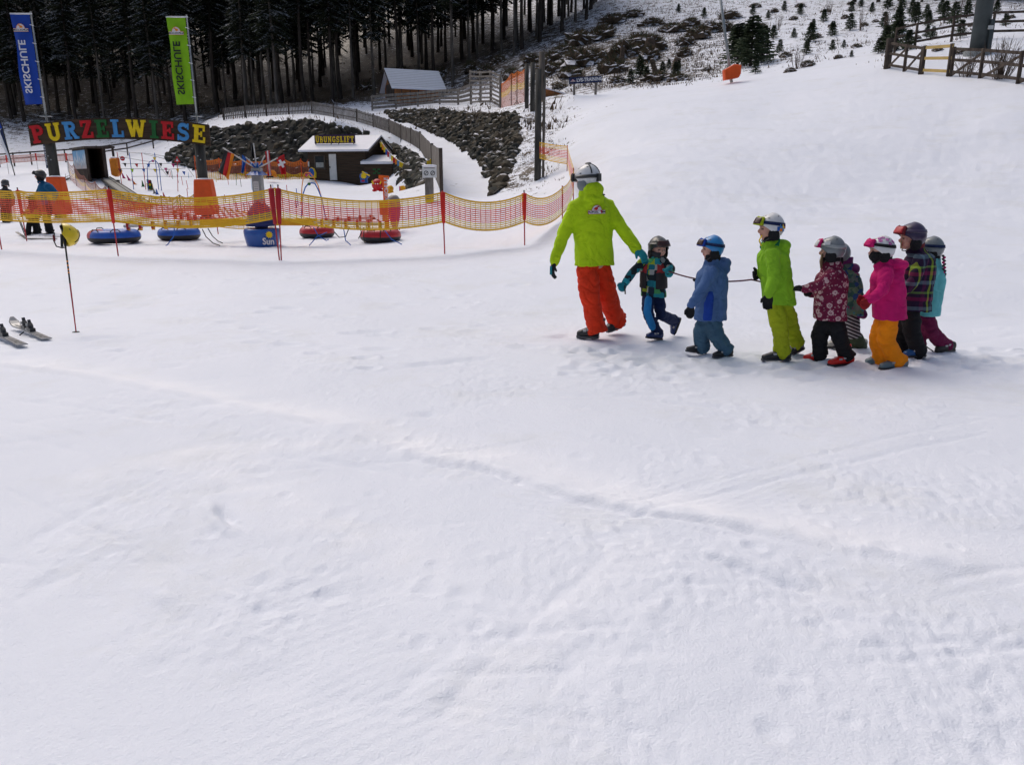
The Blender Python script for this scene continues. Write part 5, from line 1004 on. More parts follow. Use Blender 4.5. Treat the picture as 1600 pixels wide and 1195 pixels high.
# slalom sticks
for px, y0, y1, c_, ln in ((265, 264, 277, 'red', .1), (268, 266, 278, 'red', .12), (270, 267, 280, 'green', .05), (279, 274, 286, 'red', .1), (286, 277, 290, 'red', .1), (294, 283, 296, 'red', .12), (295, 270, 279, 'skyblue', 0), (307, 288, 300, 'red', .05), (338, 274, 285, 'yellow', 0), (357, 276, 289, 'red', .02), (369, 273, 290, 'green', -.12), (377, 280, 292, 'black', .05), (394, 281, 297, 'skyblue', .03), (410, 286, 300, 'black', 0), (337, 300, 314, 'red', .08), (353, 305, 318, 'red', .08), (366, 308, 321, 'red', .06), (449, 290, 304, 'red', .02), (427, 289, 300, 'blue', 0), (466, 296, 322, 'blue', .05), (464, 311, 326, 'blue', .08), (372, 316, 330, 'magenta', .15), (382, 318, 331, 'black', 0), (391, 317, 330, 'red', .1), (294, 296, 312, 'red', .02), (380, 262, 272, 'red', 0), (331, 262, 276, 'red', 0)):
    g_ = G(px, y1, 18, 75); h = (y1 - y0) / FPX * g_.y; o = MB().tube([g_ - UP * .05, g_ + Vector((-ln * h, 0, h))], .016, 6).build('slalom_stick', Pm(c_), org=g_); tag(o, 'thin %s slalom stick standing in the snow of the play area' % {'black': 'dark', 'skyblue': 'pale blue', 'magenta': 'pink'}.get(c_, c_), 'stick', '%s slalom sticks in the play area' % {'black': 'dark', 'skyblue': 'pale blue', 'magenta': 'pink'}.get(c_, c_))
# ---- play figures
def disc_fig(px, py, ol, D, base_m, name, lab, cat, thick=.16):
    c_ = P(px, py, D); o = thing(name, lab, cat, GD(px, D)); mb = MB().loft([[c_ + (P(x, y, D) - c_) * s + EY * d for x, y in ol] for d, s in ((-thick / 2, .94), (-thick / 3, 1), (thick / 3, 1), (thick / 2, .94))]); mb.build('body', base_m, o); return o, c_
o, c_ = disc_fig(570, 277, [(562, 276), (563, 272), (568, 269), (573, 270), (577, 275), (577, 277), (574, 279), (575, 286), (564, 285.5), (563, 279)], 55, MATS['blue_plastic'], 'play_figure', 'blue house-shaped foam figure with a yellow sun in front of the hut', 'play figure', .3)
ss_ = [c_ + Vector(((.23 if i % 2 else .15) * math.cos(R(15 * i)) - .05, -.17, (.23 if i % 2 else .15) * math.sin(R(15 * i)) + .09)) for i in range(24)]; MB().extr(ss_, -EY * .02).build('sun_mark', Pm('yellow'), o); MB().bar(P(566, 268.5, 54.9), P(577.5, 275, 54.9), .34, .06).build('roof_edge', Pm('yellow'), o); MB().box(c_ + Vector((-.1, -.17, -.25)), .2, .02, .1).build('mark', Pm('red'), o)
cR = P(590, 289, 50); gR = GD(590, 50); rd = thing('play_figure', 'round dark red foam ball figure with yellow horns in front of the hut', 'play figure', gR); MB().sph(cR, .37, 20, 14).build('body', Pm('red'), rd, True)
for s in (-1, 1): MB().tube([cR + Vector((s * .2, -.3, .05)), cR + Vector((s * .28, -.33, .2)), cR + Vector((s * .25, -.3, .3))], [.05, .04, .01], 8).build('horn', Pm('yellow'), rd); MB().sph(cR + Vector((s * .07, -.36, .06)), .04, 8, 6).build('eye', Pm('white'), rd); MB().ell(cR + Vector((s * .2, -.05, -.34)), EX * .16, EY * .2, UP * .09, 10, 6).build('foot', Pm('red'), rd, True)
o, c_ = disc_fig(488, 270, [(482.5, 273), (483, 265), (487, 262), (491, 264), (494, 270), (494, 278), (483, 278)], 58, Pm('yellow'), 'play_figure', 'yellow and blue foam fish figure at the left corner of the hut', 'play figure', .3); MB().ell(P(486.5, 270, 57.8), EX * .2, EY * .06, UP * .33, 14, 8).build('belly', MATS['blue_plastic'], o, True); MB().sph(P(483, 271, 57.6), .09, 10, 8).build('nose', Pm('magenta'), o)
o, c_ = disc_fig(425, 271, [(416, 277), (417, 270), (421, 266), (428, 266), (431, 270), (432, 277)], 57, Pm('orange'), 'play_figure', 'orange and red foam figure partly hidden behind the striped flag', 'play figure', .3); MB().ell(P(421.5, 272, 56.7), EX * .14, EY * .05, UP * .13, 12, 8).build('face', MATS['white_cloth'], o, True); MB().box(P(421.5, 276.5, 56.75), .5, .1, .1).build('foot', MATS['ink'], o)
cY = P(610, 302, 40); o = thing('play_figure', 'small yellow foam animal figure behind the orange hook post', 'play figure', GD(611, 40)); MB().tube([GD(611, 40), cY + UP * .05], [.16, .17], 12, round_=True).build('body', MATS['arm_yellow'], o, True); MB().sph(cY + UP * .22, .17, 14, 10).build('head', MATS['arm_yellow'], o, True); MB().ell(cY + Vector((0, -.14, .18)), EX * .07, EY * .06, UP * .05, 8, 6).build('snout', Pm('orange'), o)
o, c_ = disc_fig(628, 298, [(625, 306), (624.5, 291), (630, 290), (633, 292), (634, 304), (631, 306.5)], 38, MATS['arm_yellow'], 'foam_block', 'upright yellow foam block with a pink edge at the foot of the stones', 'foam block', .35); MB().box(P(624.8, 299, 37.75), .05, .03, .42).build('edge_strip', Pm('magenta'), o)
# orange hook post with its box and the purple figure behind
gH = G(606, 366, 8, 60); D2 = gH.y; ho = thing('hook_post', 'tall orange hook-shaped post with vertical white lettering and an orange box', 'post', gH); M('signal_orange', (.82, .13, .008), .5, .08, 4)
a, b = P(605, 360, D2), P(604, 278, D2); MB().bar(Vector((gH.x, D2, gH.z - .1)), Vector((gH.x - .03, D2, b.z)), .1, .115, EY).build('post', MATS['signal_orange'], ho); MB().bar(P(607.5, 278, D2), P(592, 276.5, D2), .1, .09).build('arm', MATS['signal_orange'], ho); MB().bar(P(594.5, 277, D2), P(598.5, 284, D2), .09, .07).build('hook', MATS['signal_orange'], ho)
put_text(text_mesh('SNOWTRAINER' if False else 'SKISCHULE', .13, .002, .004, .95), P(603.8, 297, D2 - .07), UP, -EX, 'lettering', MATS['white_cloth'], ho); bx_ = P(600, 324, D2 - .1); MB().box(bx_, .22, .14, .36).build('box', MATS['signal_orange'], ho); MB().box(P(602, 340, D2 - .1), .13, .12, .2).build('box', MATS['arm_yellow'], ho)
o = thing('play_figure', 'purple and grey barrel-shaped figure half hidden by the net beside the orange post', 'play figure', GD(615, D2 + .5)); cP = P(616, 330, D2 + .5); MB().sect([(cP + UP * z, EX * r, EY * r) for z, r in ((-.5, .05), (-.28, .12), (-.1, .16), (.15, .18), (.25, .17), (.31, .08))], 16).build('body', Pm('magenta'), o, True); MB().sph(cP + UP * .26, .17, 14, 8).build('cap', Pm('grey'), o, True)
# ---- flags on the left field
ff = thing('feather_flag', 'curved blue and white feather flag at the left edge of the photo', 'flag', GD(21, 57)); W6 = [P(x, y, 57) for x, y in ((22, 265), (15, 243), (9, 220), (4, 200), (-2, 185), (-10, 176))]; W6[0].z = H(W6[0].x, 57) - .1; MB().tube(W6, .035, 8).build('pole', MATS['ink'], ff, True)
mb = MB(); lf = [P(x, y, 57) for x, y in ((17, 258), (9, 240), (1, 222), (-6, 205), (-12, 192), (-16, 180))]; rg = W6; 
for i in range(5): mb.add([lf[i], rg[i] if i else rg[0] + UP * .35, rg[i + 1], lf[i + 1]], [(0, 1, 2, 3)], 0 if i != 3 else 1); 
mb.build('cloth', [MATS['white_cloth'], MATS['blue_flag']], ff); MB().add([lf[1] + EX * .25 - EY * .02, W6[1] - EX * .03 - EY * .02, W6[3] - EY * .02 - EX * .03, lf[3] + EX * .25 - EY * .02], [(0, 1, 2, 3)]).build('lettering_band', MATS['navy'], ff)
nb = thing('banner_flag', 'narrow navy banner half hidden behind the left arch post', 'flag', GD(74, 50)); a, b = P(66.5, 222, 50), P(72.5, 263, 50); MB().add([a, P(73, 222, 50), P(80, 263, 50), b], [(0, 1, 2, 3)]).build('cloth', MATS['navy'], nb); MB().tube([P(80, 222, 50.05), Vector((P(80, 270, 50).x, 50.05, H(P(80, 270, 50).x, 50)))], .035, 6).build('pole', MATS['galv'], nb)
put_text(text_mesh('SKISCHULE', .23, .003, .004), P(72.5, 243, 49.95), (a - b).normalized(), -EX, 'lettering', MATS['white_cloth'], nb)
g_ = GD(89, 52); o = MB().tube([g_, g_ + UP * 1.7], .02, 6).build('slalom_pole', MATS['pole_red'], org=g_); tag(o, 'thin pole with a tiny red flag right of the left arch post', 'pole'); MB().extr([g_ + Vector((0, -.02, 1.7)), g_ + Vector((0, -.02, 1.4)), g_ + Vector((-.28, -.02, 1.45))], EY * .01).build('pennant', MATS['paint_red'], o)
bs = MB(); bc_ = GD(96, 51); r6 = random.Random(4)
for _ in range(26): bs.tube([bc_ + Vector((r6.gauss(0, .35), r6.gauss(0, .2), .02)), bc_ + Vector((r6.uniform(-.6, .9), r6.gauss(0, .2), r6.uniform(.1, .45)))], [.02, .008], 4)
tag(bs.build('brushwood', MATS['dead_wood'], org=bc_), 'small heap of brown brushwood right of the left arch post', 'brushwood')
# ---- ski pole stuck in the snow, skis
b0 = F(119, 521); D3 = b0.y; sp_ = thing('ski_pole', 'red and black ski pole planted in the snow under the yellow helmet', 'ski pole', b0); tpP = P(99.5, 362, D3 + .02)
MB().tube([b0 - UP * .06, b0.lerp(tpP, .5)], [.006, .0085], 10).build('lower_shaft', MATS['pole_red'], sp_, True); MB().tube([b0.lerp(tpP, .5), b0.lerp(tpP, .98)], [.0085, .009], 10).build('upper_shaft', MATS['ink'], sp_, True)
MB().tube([b0.lerp(tpP, .86), b0.lerp(tpP, 1.02)], [.014, .017], 10).build('grip', MATS['ink'], sp_, True); MB().tube([b0.lerp(tpP, .0) + UP * .008, b0 + UP * .02], [.042, .036], 16).build('basket', MATS['ink'], sp_, True)
for f in (.60, .63, .67, .71): MB().tube([b0.lerp(tpP, f), b0.lerp(tpP, f + .012)], .0096, 10).build('decal_ring', Pm('orange'), sp_)
M('ski_white', (.30, .30, .31), .35, .1, 8, coat=.5); M('ski_dark', (.03, .03, .032), .4, .3, 14)
def ski(tail, tip, lab, bind):
    a, b = F(*tail), F(*tip); d = (b - a).normalized(); s = Vector((-d.y, d.x, 0)); L = 1.18; o = thing('ski', lab, 'ski', a, 'skis lying in the snow'); n = 26
    def w(f): return .036 + .014 * (2 * f - 1) ** 2 if f < .93 else .05 * math.sqrt(max(.02, 1 - ((f - .93) / .075) ** 2))
    def z(f): return .028 + .008 * math.sin(math.pi * f) + (max(0, f - .86) / .14) ** 2 * .085
    mb = MB(); R_ = [[a + d * L * f + s * w(f) * x + UP * (z(f) + zz) for x, zz in ((-1, 0), (1, 0), (.92, .012), (-.92, .012))] for f in [i / n for i in range(n + 1)]]; mb.loft(R_); mb.build('board', MATS['ski_white'], o)
    gm = MB(); r7 = random.Random(int(tail[0]))
    for f0, f1, x0, x1 in ((.03, .1, -.6, .1), (.06, .13, .2, .75), (.12, .2, -.5, .4), (.17, .24, .1, .8), (.27, .3, -.7, .7), (.72, .76, -.6, .6), (.8, .9, -.2, .3)): gm.add([a + d * L * f + s * w(f) * x + UP * (z(f) + .0135) for f, x in ((f0, x0), (f0 + .01, x1), (f1, x1), (f1 - .015, x0))], [(0, 1, 2, 3)])
    gm.build('graphic', MATS['ski_dark'], o)
    ed = MB(); ed.tube([a + d * L * f + s * w(f) * .98 + UP * (z(f) + .004) for f in [i / n for i in range(n + 1)]], .004, 4); ed.tube([a + d * L * f - s * w(f) * .98 + UP * (z(f) + .004) for f in [i / n for i in range(n + 1)]], .004, 4); ed.build('edge', MATS['ski_dark'], o)
    for f, lab2 in ((bind - .07, 'heel_binding'), (bind + .1, 'toe_binding')):
        c_ = a + d * L * f + UP * (z(f) + .03); m2 = MB(); m2.box(c_, .13, .055, .035, d, s, UP); m2.sect([(c_ + UP * .012, d * .045, s * .027), (c_ + UP * .05, d * .035, s * .026), (c_ + UP * .07 + d * .01, d * .02, s * .02)], 10); m2.bar(c_ + UP * .05, c_ + UP * .1 + d * .03, .03, .015); bn = m2.build(lab2, MATS['ski_dark'], o); MB().box(c_ + UP * .045 + d * .05, .02, .056, .03, d, s, UP).build('release_plate', MATS['white_paint'], bn)
    MB().box(a + d * L * (bind + .015) + UP * (z(.5) + .02), .1, .05, .02, d, s, UP).build('mounting_plate', MATS['galv'], o)
    o.location.z += (HR(*(a + d * .25).xy) + HR(*(a + d * .9).xy)) / 2 + .005
    bp_ = a + d * L * (bind + .03) + s * .04; MB().tube([bp_ + UP * .03, bp_ + s * .05 - UP * .005], .006, 6).build('brake', MATS['ink'], o)
ski((74, 537), (8, 508), 'short white ski with black graphics and binding, the one fully in view', .5); ski((36, 547), (-32, 517), 'white ski cut off by the left edge of the photo', .56)
# ============================================================ people
def fabric(name, col, bump=.25, var=.12, sc=5):
    if name in MATS: return MATS[name]
    m = M(name, col, .8, var, sc, spec=.22); t = m.node_tree; b = t.nodes['Principled BSDF']; co = coords(t, (1, 1, 1.5)); n = node(t, 'ShaderNodeTexNoise'); n.inputs['Scale'].default_value = 5; n.inputs['Detail'].default_value = 3; n.inputs['Distortion'].default_value = .8; t.links.new(co, n.inputs[0])
    r_ = mth(t, 'POWER', mth(t, 'SUBTRACT', 1, mth(t, 'MULTIPLY', mth(t, 'ABSOLUTE', mth(t, 'SUBTRACT', n.outputs[0], .5)), 5), clamp=True), 2); h = mth(t, 'ADD', mth(t, 'MULTIPLY', r_, -1), mth(t, 'MULTIPLY', tnoise(t, co, 45, 2), .25)); bumpn(t, b, h, .45, .02); return m
for n_, c_ in dict(lime=(.42, .62, .008), orange_red=(.66, .036, .008), light_blue=(.062, .125, .28), slate_blue=(.05, .11, .17), cobalt=(.01, .05, .32), green_jacket=(.23, .47, .02), olive_lime=(.34, .40, .012), black=(.012, .012, .014), pink=(.52, .008, .13), orange=(.88, .25, .004), teal=(.14, .48, .50), maroon=(.17, .012, .06), navy=(.01, .02, .07), mid_blue=(.015, .17, .42), deep_blue=(.008, .10, .22), grey_black=(.04, .042, .045), yellow=(.6, .5, .02), purple=(.12, .02, .10), dark_green=(.05, .07, .04), dark_red=(.16, .02, .025), green_lining=(.015, .17, .06)).items(): fabric('cloth_' + n_, c_)
def Cm(n): return MATS['cloth_' + n]
for n_, c_, r_ in (('shell_white', (.62, .62, .62), .3), ('shell_black', (.02, .022, .022), .35), ('shell_blue', (.015, .20, .50), .35), ('shell_grey', (.17, .19, .20), .35), ('shell_purple', (.035, .02, .06), .35), ('shell_yellow', (.70, .50, .01), .3), ('shell_dark', (.03, .035, .045), .35), ('boot_black', (.02, .02, .022), .4), ('boot_red', (.62, .015, .01), .35), ('boot_grey', (.12, .17, .19), .45), ('boot_blue', (.01, .07, .22), .4), ('boot_navy', (.01, .03, .12), .4), ('boot_white', (.42, .42, .38), .6), ('boot_brown', (.045, .04, .035), .6), ('lens', (.05, .02, .015), .1), ('buckle', (.4, .4, .4), .3)):
    M(n_, c_, r_, .1, 8, coat=.3 if 'shell' in n_ else 0)
# patterned cloth
def pat(name, build):
    m, t, b = mat(name); co = coords(t); t.links.new(build(t, co), b.inputs['Base Color']); b.inputs['Roughness'].default_value = .8; b.inputs['Specular IOR Level'].default_value = .2; bumpn(t, b, tnoise(t, co, 22, 3), .25); MATS[name] = m
def vor(t, co, sc, out, met='EUCLIDEAN', rnd=1.0):
    n = node(t, 'ShaderNodeTexVoronoi', distance=met); n.inputs['Scale'].default_value = sc; n.inputs['Randomness'].default_value = rnd; t.links.new(co, n.inputs['Vector']); return n.outputs[out]
def floral(t, co):
    d = vor(t, co, 15, 'Distance', rnd=.85); w_ = mth(t, 'ADD', d, mth(t, 'MULTIPLY', mth(t, 'SUBTRACT', tnoise(t, co, 60, 2), .5), .25))
    f = ramp(t, w_, [(0, (.45, .28, .30)), (.10, (.16, .015, .05)), (.17, (.50, .34, .34)), (.36, (.16, .012, .045)), (.6, (.13, .01, .04))], True)
    d2 = vor(t, co, 38, 'Distance'); return mix(t, mth(t, 'MULTIPLY', mth(t, 'LESS_THAN', d2, .28), mth(t, 'GREATER_THAN', w_, .38)), f, (.36, .2, .22))
pat('floral', floral)
def checks(t, co):
    c = vor(t, co, 17, 'Color', 'CHEBYCHEV', .45); s = node(t, 'ShaderNodeSeparateColor'); t.links.new(c, s.inputs[0])
    return ramp(t, s.outputs[0], [(0, (.012, .02, .025)), (.28, (.01, .13, .17)), (.46, (.02, .22, .26)), (.6, (.28, .36, .03)), (.7, (.015, .03, .05)), (.8, (.32, .32, .30)), (.92, (.06, .28, .1))], True)
pat('checks', checks)
def mixed(t, co):
    c = vor(t, co, 24, 'Color', 'MANHATTAN', 1); s = node(t, 'ShaderNodeSeparateColor'); t.links.new(c, s.inputs[0])
    return ramp(t, s.outputs[0], [(0, (.03, .08, .07)), (.25, (.10, .16, .10)), (.4, (.02, .05, .16)), (.52, (.12, .15, .14)), (.66, (.2, .03, .10)), (.75, (.09, .13, .12)), (.9, (.05, .16, .22))], True)
pat('mixed_print', mixed)
def plaid(t, co):
    sp = node(t, 'ShaderNodeSeparateXYZ'); t.links.new(co, sp.inputs[0]); x = mth(t, 'ADD', sp.outputs[0], mth(t, 'MULTIPLY', sp.outputs[1], .7)); z = sp.outputs[2]
    def bands(v, k, off, stops): return ramp(t, mth(t, 'FRACT', mth(t, 'ADD', mth(t, 'MULTIPLY', v, k), off)), stops, True)
    a = bands(x, 4.6, .2, [(0, (.02, .008, .035)), (.30, (.10, .01, .06)), (.42, (.02, .01, .03)), (.55, (.30, .40, .02)), (.66, (.02, .01, .03)), (.82, (.10, .15, .2)), (.9, (.02, .008, .035))])
    b = bands(z, 4.2, .35, [(0, (.02, .008, .035)), (.22, (.12, .2, .24)), (.36, (.02, .01, .03)), (.58, (.22, .01, .07)), (.72, (.02, .01, .03)), (.86, (.16, .30, .06)), (.94, (.02, .008, .035))])
    return mix(t, .5, a, b)
pat('plaid', plaid)
def stripes(t, co):
    sp = node(t, 'ShaderNodeSeparateXYZ'); t.links.new(co, sp.inputs[0]); v = mth(t, 'FRACT', mth(t, 'ADD', mth(t, 'MULTIPLY', sp.outputs[2], 30), mth(t, 'MULTIPLY', sp.outputs[0], 12))); return ramp(t, v, [(0, (.35, .33, .35)), (.45, (.02, .018, .022))], True)
pat('striped', stripes)
# skin with brows, eyes and lips carried as a vertex colour
m, t, b = mat('skin'); ca = node(t, 'ShaderNodeVertexColor'); ca.layer_name = 'face'; t.links.new(mix(t, mth(t, 'MULTIPLY', tnoise(t, coords(t), 30, 3), .2), ca.outputs[0], (.45, .2, .15)), b.inputs['Base Color']); b.inputs['Roughness'].default_value = .5; b.inputs['Subsurface Weight'].default_value = .08; b.inputs['Subsurface Radius'].default_value = (.02, .008, .005); MATS['skin'] = m

def unit(v): return Vector(v).normalized()
class Person:
    def __init__(s, lab, base, fwd, hc, hf, hr, s_=1.0):
        """base: foot point; fwd: way the chest faces; hc: head centre; hf: way the face looks; hr: head half-height"""
        s.root = thing('person', lab, 'person', base, 'children of the ski class holding the rope' if 'child' in lab and 'rope' in lab else None)
        s.f = unit(fwd); s.r = unit((s.f.y, -s.f.x, 0)); s.hc = Vector(hc); s.hf = unit(hf); s.hs = unit(s.hf.cross(UP)); s.hu = unit(s.hs.cross(s.hf)); s.hr = hr; s.k = s_
    def body(s, J, arms, legs):
        """one continuous skin: head, neck, trunk, arms with fingers, legs, feet"""
        k = s.k; hr = s.hr; f, sd, u, c = s.hf, s.hs, s.hu, s.hc; mb = MB()
        mb.ell(c + u * hr * .12, sd * hr * .74, f * hr * .86, u * hr * .88, 20, 14)                                           # skull
        mb.ell(c - u * hr * .38 + f * hr * .14, sd * hr * .60, f * hr * .62, u * hr * .62, 18, 12)                            # jaw
        mb.ell(c - u * hr * .82 + f * hr * .50, sd * hr * .22, f * hr * .2, u * hr * .16, 10, 8)                              # chin
        mb.tube([c + u * hr * .02 + f * hr * .74, c - u * hr * .2 + f * hr * .98, c - u * hr * .3 + f * hr * .94], [hr * .09, hr * .13, hr * .1], 8, round_=True)      # nose
        for q in (-1, 1):
            mb.ell(c - u * hr * .26 + f * hr * .52 + sd * q * hr * .34, sd * hr * .26, f * hr * .24, u * hr * .26, 10, 8)       # cheek
            mb.ell(c - u * hr * .12 + sd * q * hr * .76, sd * hr * .1, f * hr * .16, u * hr * .24, 8, 6)                       # ear
            mb.ell(c + u * hr * .2 + f * hr * .72 + sd * q * hr * .28, sd * hr * .2, f * hr * .1, u * hr * .07, 8, 6)          # brow
        mb.ell(c - u * hr * .55 + f * hr * .76, sd * hr * .22, f * hr * .1, u * hr * .09, 10, 6)                              # lips
        nk = J['neck']; mb.tube([c - u * hr * .4, nk], [hr * .44, hr * .42], 12, round_=True); k0 = k; k = k * .66
        p, ch = J['pelvis'], J['chest']; mb.sect([(p - UP * .05 * k, s.r * .13 * k, s.f * .09 * k), (p, s.r * .15 * k, s.f * .1 * k), (p.lerp(ch, .5), s.r * .13 * k, s.f * .09 * k), (ch, s.r * .16 * k, s.f * .1 * k), (nk - UP * .02 * k, s.r * .1 * k, s.f * .07 * k)], 18)
        k = k0 * .68
        for a in arms:
            mb.tube([a[0], a[1], a[2]], [.045 * k, .036 * k, .026 * k], 10, round_=True); mb.tube([ch.lerp(nk, .5), a[0]], [.035 * k, .035 * k], 10, round_=True)
            d = unit(a[3] - a[2]); L = (a[3] - a[2]).length; w_ = unit(d.cross(s.f) if abs(d.dot(s.f)) < .9 else d.cross(UP)); mb.tube([a[2], a[2] + d * L * .4], [.026 * k, .026 * k], 10, round_=True, flat=.6)
            for i in range(4): o = w_ * (.011 * k * (i - 1.5) * 1.4); mb.tube([a[2] + d * L * .4 + o, a[2] + d * L * (.56 + .06 * (i in (1, 2))) + o], [.009 * k, .007 * k], 6, round_=True)
            mb.tube([a[2] + d * L * .15, a[2] + d * L * .38 + w_ * .022 * k], [.009 * k, .007 * k], 6, round_=True)
        k = k0 * .62
        for l in legs:
            mb.tube([p.lerp(l[0], .5), l[0], l[1], l[2]], [.08 * k, .085 * k, .06 * k, .042 * k], 12, round_=True); mb.tube([l[2], l[3].lerp(l[4], .2), l[4].lerp(l[3], .1)], [.04 * k, .035 * k, .025 * k], 8, round_=True)
        me = remeshed(mb, .0085 if hr < .13 else .01, 3); at = me.color_attributes.new('face', 'FLOAT_COLOR', 'POINT'); cols = []
        skin, lip, dark, wh, brow = (.60, .33, .25), (.45, .14, .12), (.05, .03, .02), (.6, .55, .52), (.30, .16, .10)
        ey = [c + u * hr * .0 + f * hr * .8 + sd * q * hr * .3 for q in (-1, 1)]; br = [c + u * hr * .22 + f * hr * .8 + sd * q * hr * .3 for q in (-1, 1)]; lp = c - u * hr * .55 + f * hr * .84
        for v in me.vertices:
            q = v.co; col = skin
            for e in ey:
                w_ = q - e; dd = math.sqrt((w_.dot(sd) / 1.5) ** 2 + w_.dot(u) ** 2 + (w_.dot(f) * .3) ** 2)
                if dd < hr * .085: col = dark
            for e in br:
                w_ = q - e
                if abs(w_.dot(u)) < hr * .045 and abs(w_.dot(sd)) < hr * .2 and w_.dot(f) > -hr * .3: col = brow
            w_ = q - lp
            if abs(w_.dot(u)) < hr * .075 and abs(w_.dot(sd)) < hr * .2 and w_.dot(f) > -hr * .25: col = lip
            cols += [*col, 1]
        at.data.foreach_set('color', cols); return link('body', me, MATS['skin'], s.root, True)
    def garment(s, name, mb, mt, vox=.011, sm=7, wr=.006, ws=13, wz=1, seed=0, parent=None, wr2=.0015):
        me = remeshed(mb, vox, sm, wr, ws, wz, seed, wr2); return link(name, me, mt, parent or s.root, True)
    def boot(s, an, heel, toe, mt, k=1.0, up=.1, mtb='buckle'):
        d = unit(toe - heel); side = unit(d.cross(UP)) if abs(d.z) < .95 else s.r; u = unit(side.cross(d)); u = u if u.z > 0 else -u; L = (toe - heel).length; mb = MB()
        w_ = .042 * k; R_ = []
        for f_, ww, h in ((0, .62, .075), (.06, .9, .095), (.3, 1, .10), (.55, 1.0, .085), (.8, 1.0, .062), (.95, .8, .05), (1, .5, .04)): R_.append((heel + d * L * f_ + u * h * k * .5, side * w_ * ww, u * h * k * .5))
        mb.sect(R_, 16, pw=.7); mb.tube([heel + d * L * .26 + u * .03 * k, an + UP * 0, an + (an - (heel + d * L * .28)).normalized() * up * k], [.048 * k, .05 * k, .056 * k], 14)
        o = s.garment('boot', mb, mt, .009, 3, 0, wr2=0); sb = MB(); sb.sect([(heel + d * L * f_ - u * .004 * k + u * zz * k, side * w_ * 1.04, d * .0001) for f_, zz in ((0, 0),)], 4) if False else None
        so = MB(); ol = [heel + d * L * f_ + side * w_ * x for f_, x in ((0, -.6), (.1, -.95), (.5, -1.03), (.85, -1), (1.01, -.45), (1.01, .45), (.85, 1), (.5, 1.03), (.1, .95), (0, .6))]; so.extr([q - u * .012 * k for q in ol], u * .02 * k); so.build('sole', MATS['boot_black'] if mt != MATS['boot_black'] else MATS['shell_dark'], o)
        for f_, h in ((.45, .085), (.62, .075)):
            for q in (-1, 1): MB().box(heel + d * L * f_ + u * h * k * .8 + side * q * w_ * .95, .03 * k, .012 * k, .018 * k, d, side, u).build('buckle', MATS[mtb], o)
        return o
    def mitten(s, wr_, tip, mt, k=1.0, pal=None, fingers=False, thumb=None, name='mitten', cuff=None):
        d = unit(tip - wr_); L = (tip - wr_).length; n = unit(pal) if pal is not None else s.f; n = unit(n - d * n.dot(d)); w_ = d.cross(n); mb = MB(); th = unit(thumb) if thumb is not None else w_; th = unit(th - d * th.dot(d))
        if not fingers:
            mb.sect([(wr_ - d * .02 * k, w_ * .036 * k, n * .03 * k), (wr_ + d * L * .15, w_ * .034 * k, n * .028 * k), (wr_ + d * L * .5, w_ * .046 * k, n * .03 * k), (wr_ + d * L * .8 + n * .008 * k, w_ * .042 * k, n * .027 * k), (wr_ + d * L * .96 + n * .014 * k, w_ * .026 * k, n * .018 * k), (tip + n * .016 * k, w_ * .01 * k, n * .008 * k)], 16)
            mb.tube([wr_ + d * L * .25 + th * .02 * k, wr_ + d * L * .48 + th * .05 * k, wr_ + d * L * .68 + th * .055 * k + n * .012 * k], [.018 * k, .017 * k, .013 * k], 10, round_=True)
        else:
            mb.sect([(wr_ - d * .03 * k, w_ * .04 * k, n * .034 * k), (wr_ + d * L * .1, w_ * .034 * k, n * .026 * k), (wr_ + d * L * .3, w_ * .045 * k, n * .022 * k), (wr_ + d * L * .55, w_ * .046 * k, n * .018 * k)], 16)
            sg = 1 if th.dot(w_) > 0 else -1
            for i, fl_ in enumerate((.92, 1.0, .96, .82)):
                o = w_ * sg * (.033 - .022 * i) * k; b0_ = wr_ + d * L * .5 + o; mb.tube([b0_, b0_ + d * L * .24 * fl_ + n * .006 * k, b0_ + d * L * .4 * fl_ + n * .022 * k, b0_ + d * L * .46 * fl_ + n * .036 * k], [.0115 * k, .011 * k, .010 * k, .0085 * k], 8, round_=True)
            mb.tube([wr_ + d * L * .18 + th * .03 * k, wr_ + d * L * .36 + th * .06 * k, wr_ + d * L * .52 + th * .066 * k + n * .018 * k], [.015 * k, .0125 * k, .0105 * k], 8, round_=True)
        o = s.garment(name, mb, mt, .006 if fingers else .008, 2 if fingers else 3, .0, wr2=.001)
        if cuff: MB().tube([wr_ - d * .045 * k, wr_ - d * .03 * k, wr_ + d * .01 * k], [.04 * k, .044 * k, .04 * k], 14).build('cuff', cuff, o, True)
        return o
    def helmet(s, shell, sc=1.0, strap='shell_black', strap_tilt=.0, gog='shell_black', lens='lens', pushed=.5, vents=True, pads='cloth_black', gogs=True, root=None, c=None, f=None, u=None, r=None, back=-.62, chin=True):
        f = f or s.hf; u = u or s.hu; c = c or s.hc; hr = (r or s.hr) * sc; sd = unit(f.cross(u)); rx, ry, rz = hr * .97, hr * 1.12, hr * 1.06; c = c + u * hr * .12; rt = root or s.root; n, m = 40, 16
        def lim(a):       # lower rim: high over the brow, low at ears and nape
            q = (1 + math.cos(a)) / 2; return math.acos(max(-1, min(1, back + (.30 - back) * max(0, (q - .5) / .5) ** .6 if q > .5 else back)))
        def pt(a, ph, k=1.0): return c + (sd * rx * math.sin(a) * math.sin(ph) + f * ry * math.cos(a) * math.sin(ph)) * k + u * rz * math.cos(ph) * k * (1.0 - .06 * math.cos(a) * (ph < 1.6))
        mb = MB(); vs = [pt(0, 0), pt(0, 0, .9)]; N_ = m
        for i in range(1, N_ + 1):
            for kx in (1.0, .9):
                for j in range(n): a = 2 * math.pi * j / n; vs.append(pt(a, lim(a) * i / N_, kx))
        ix = lambda i, j, inner: 2 + (i - 1) * 2 * n + inner * n + j % n; fs = []
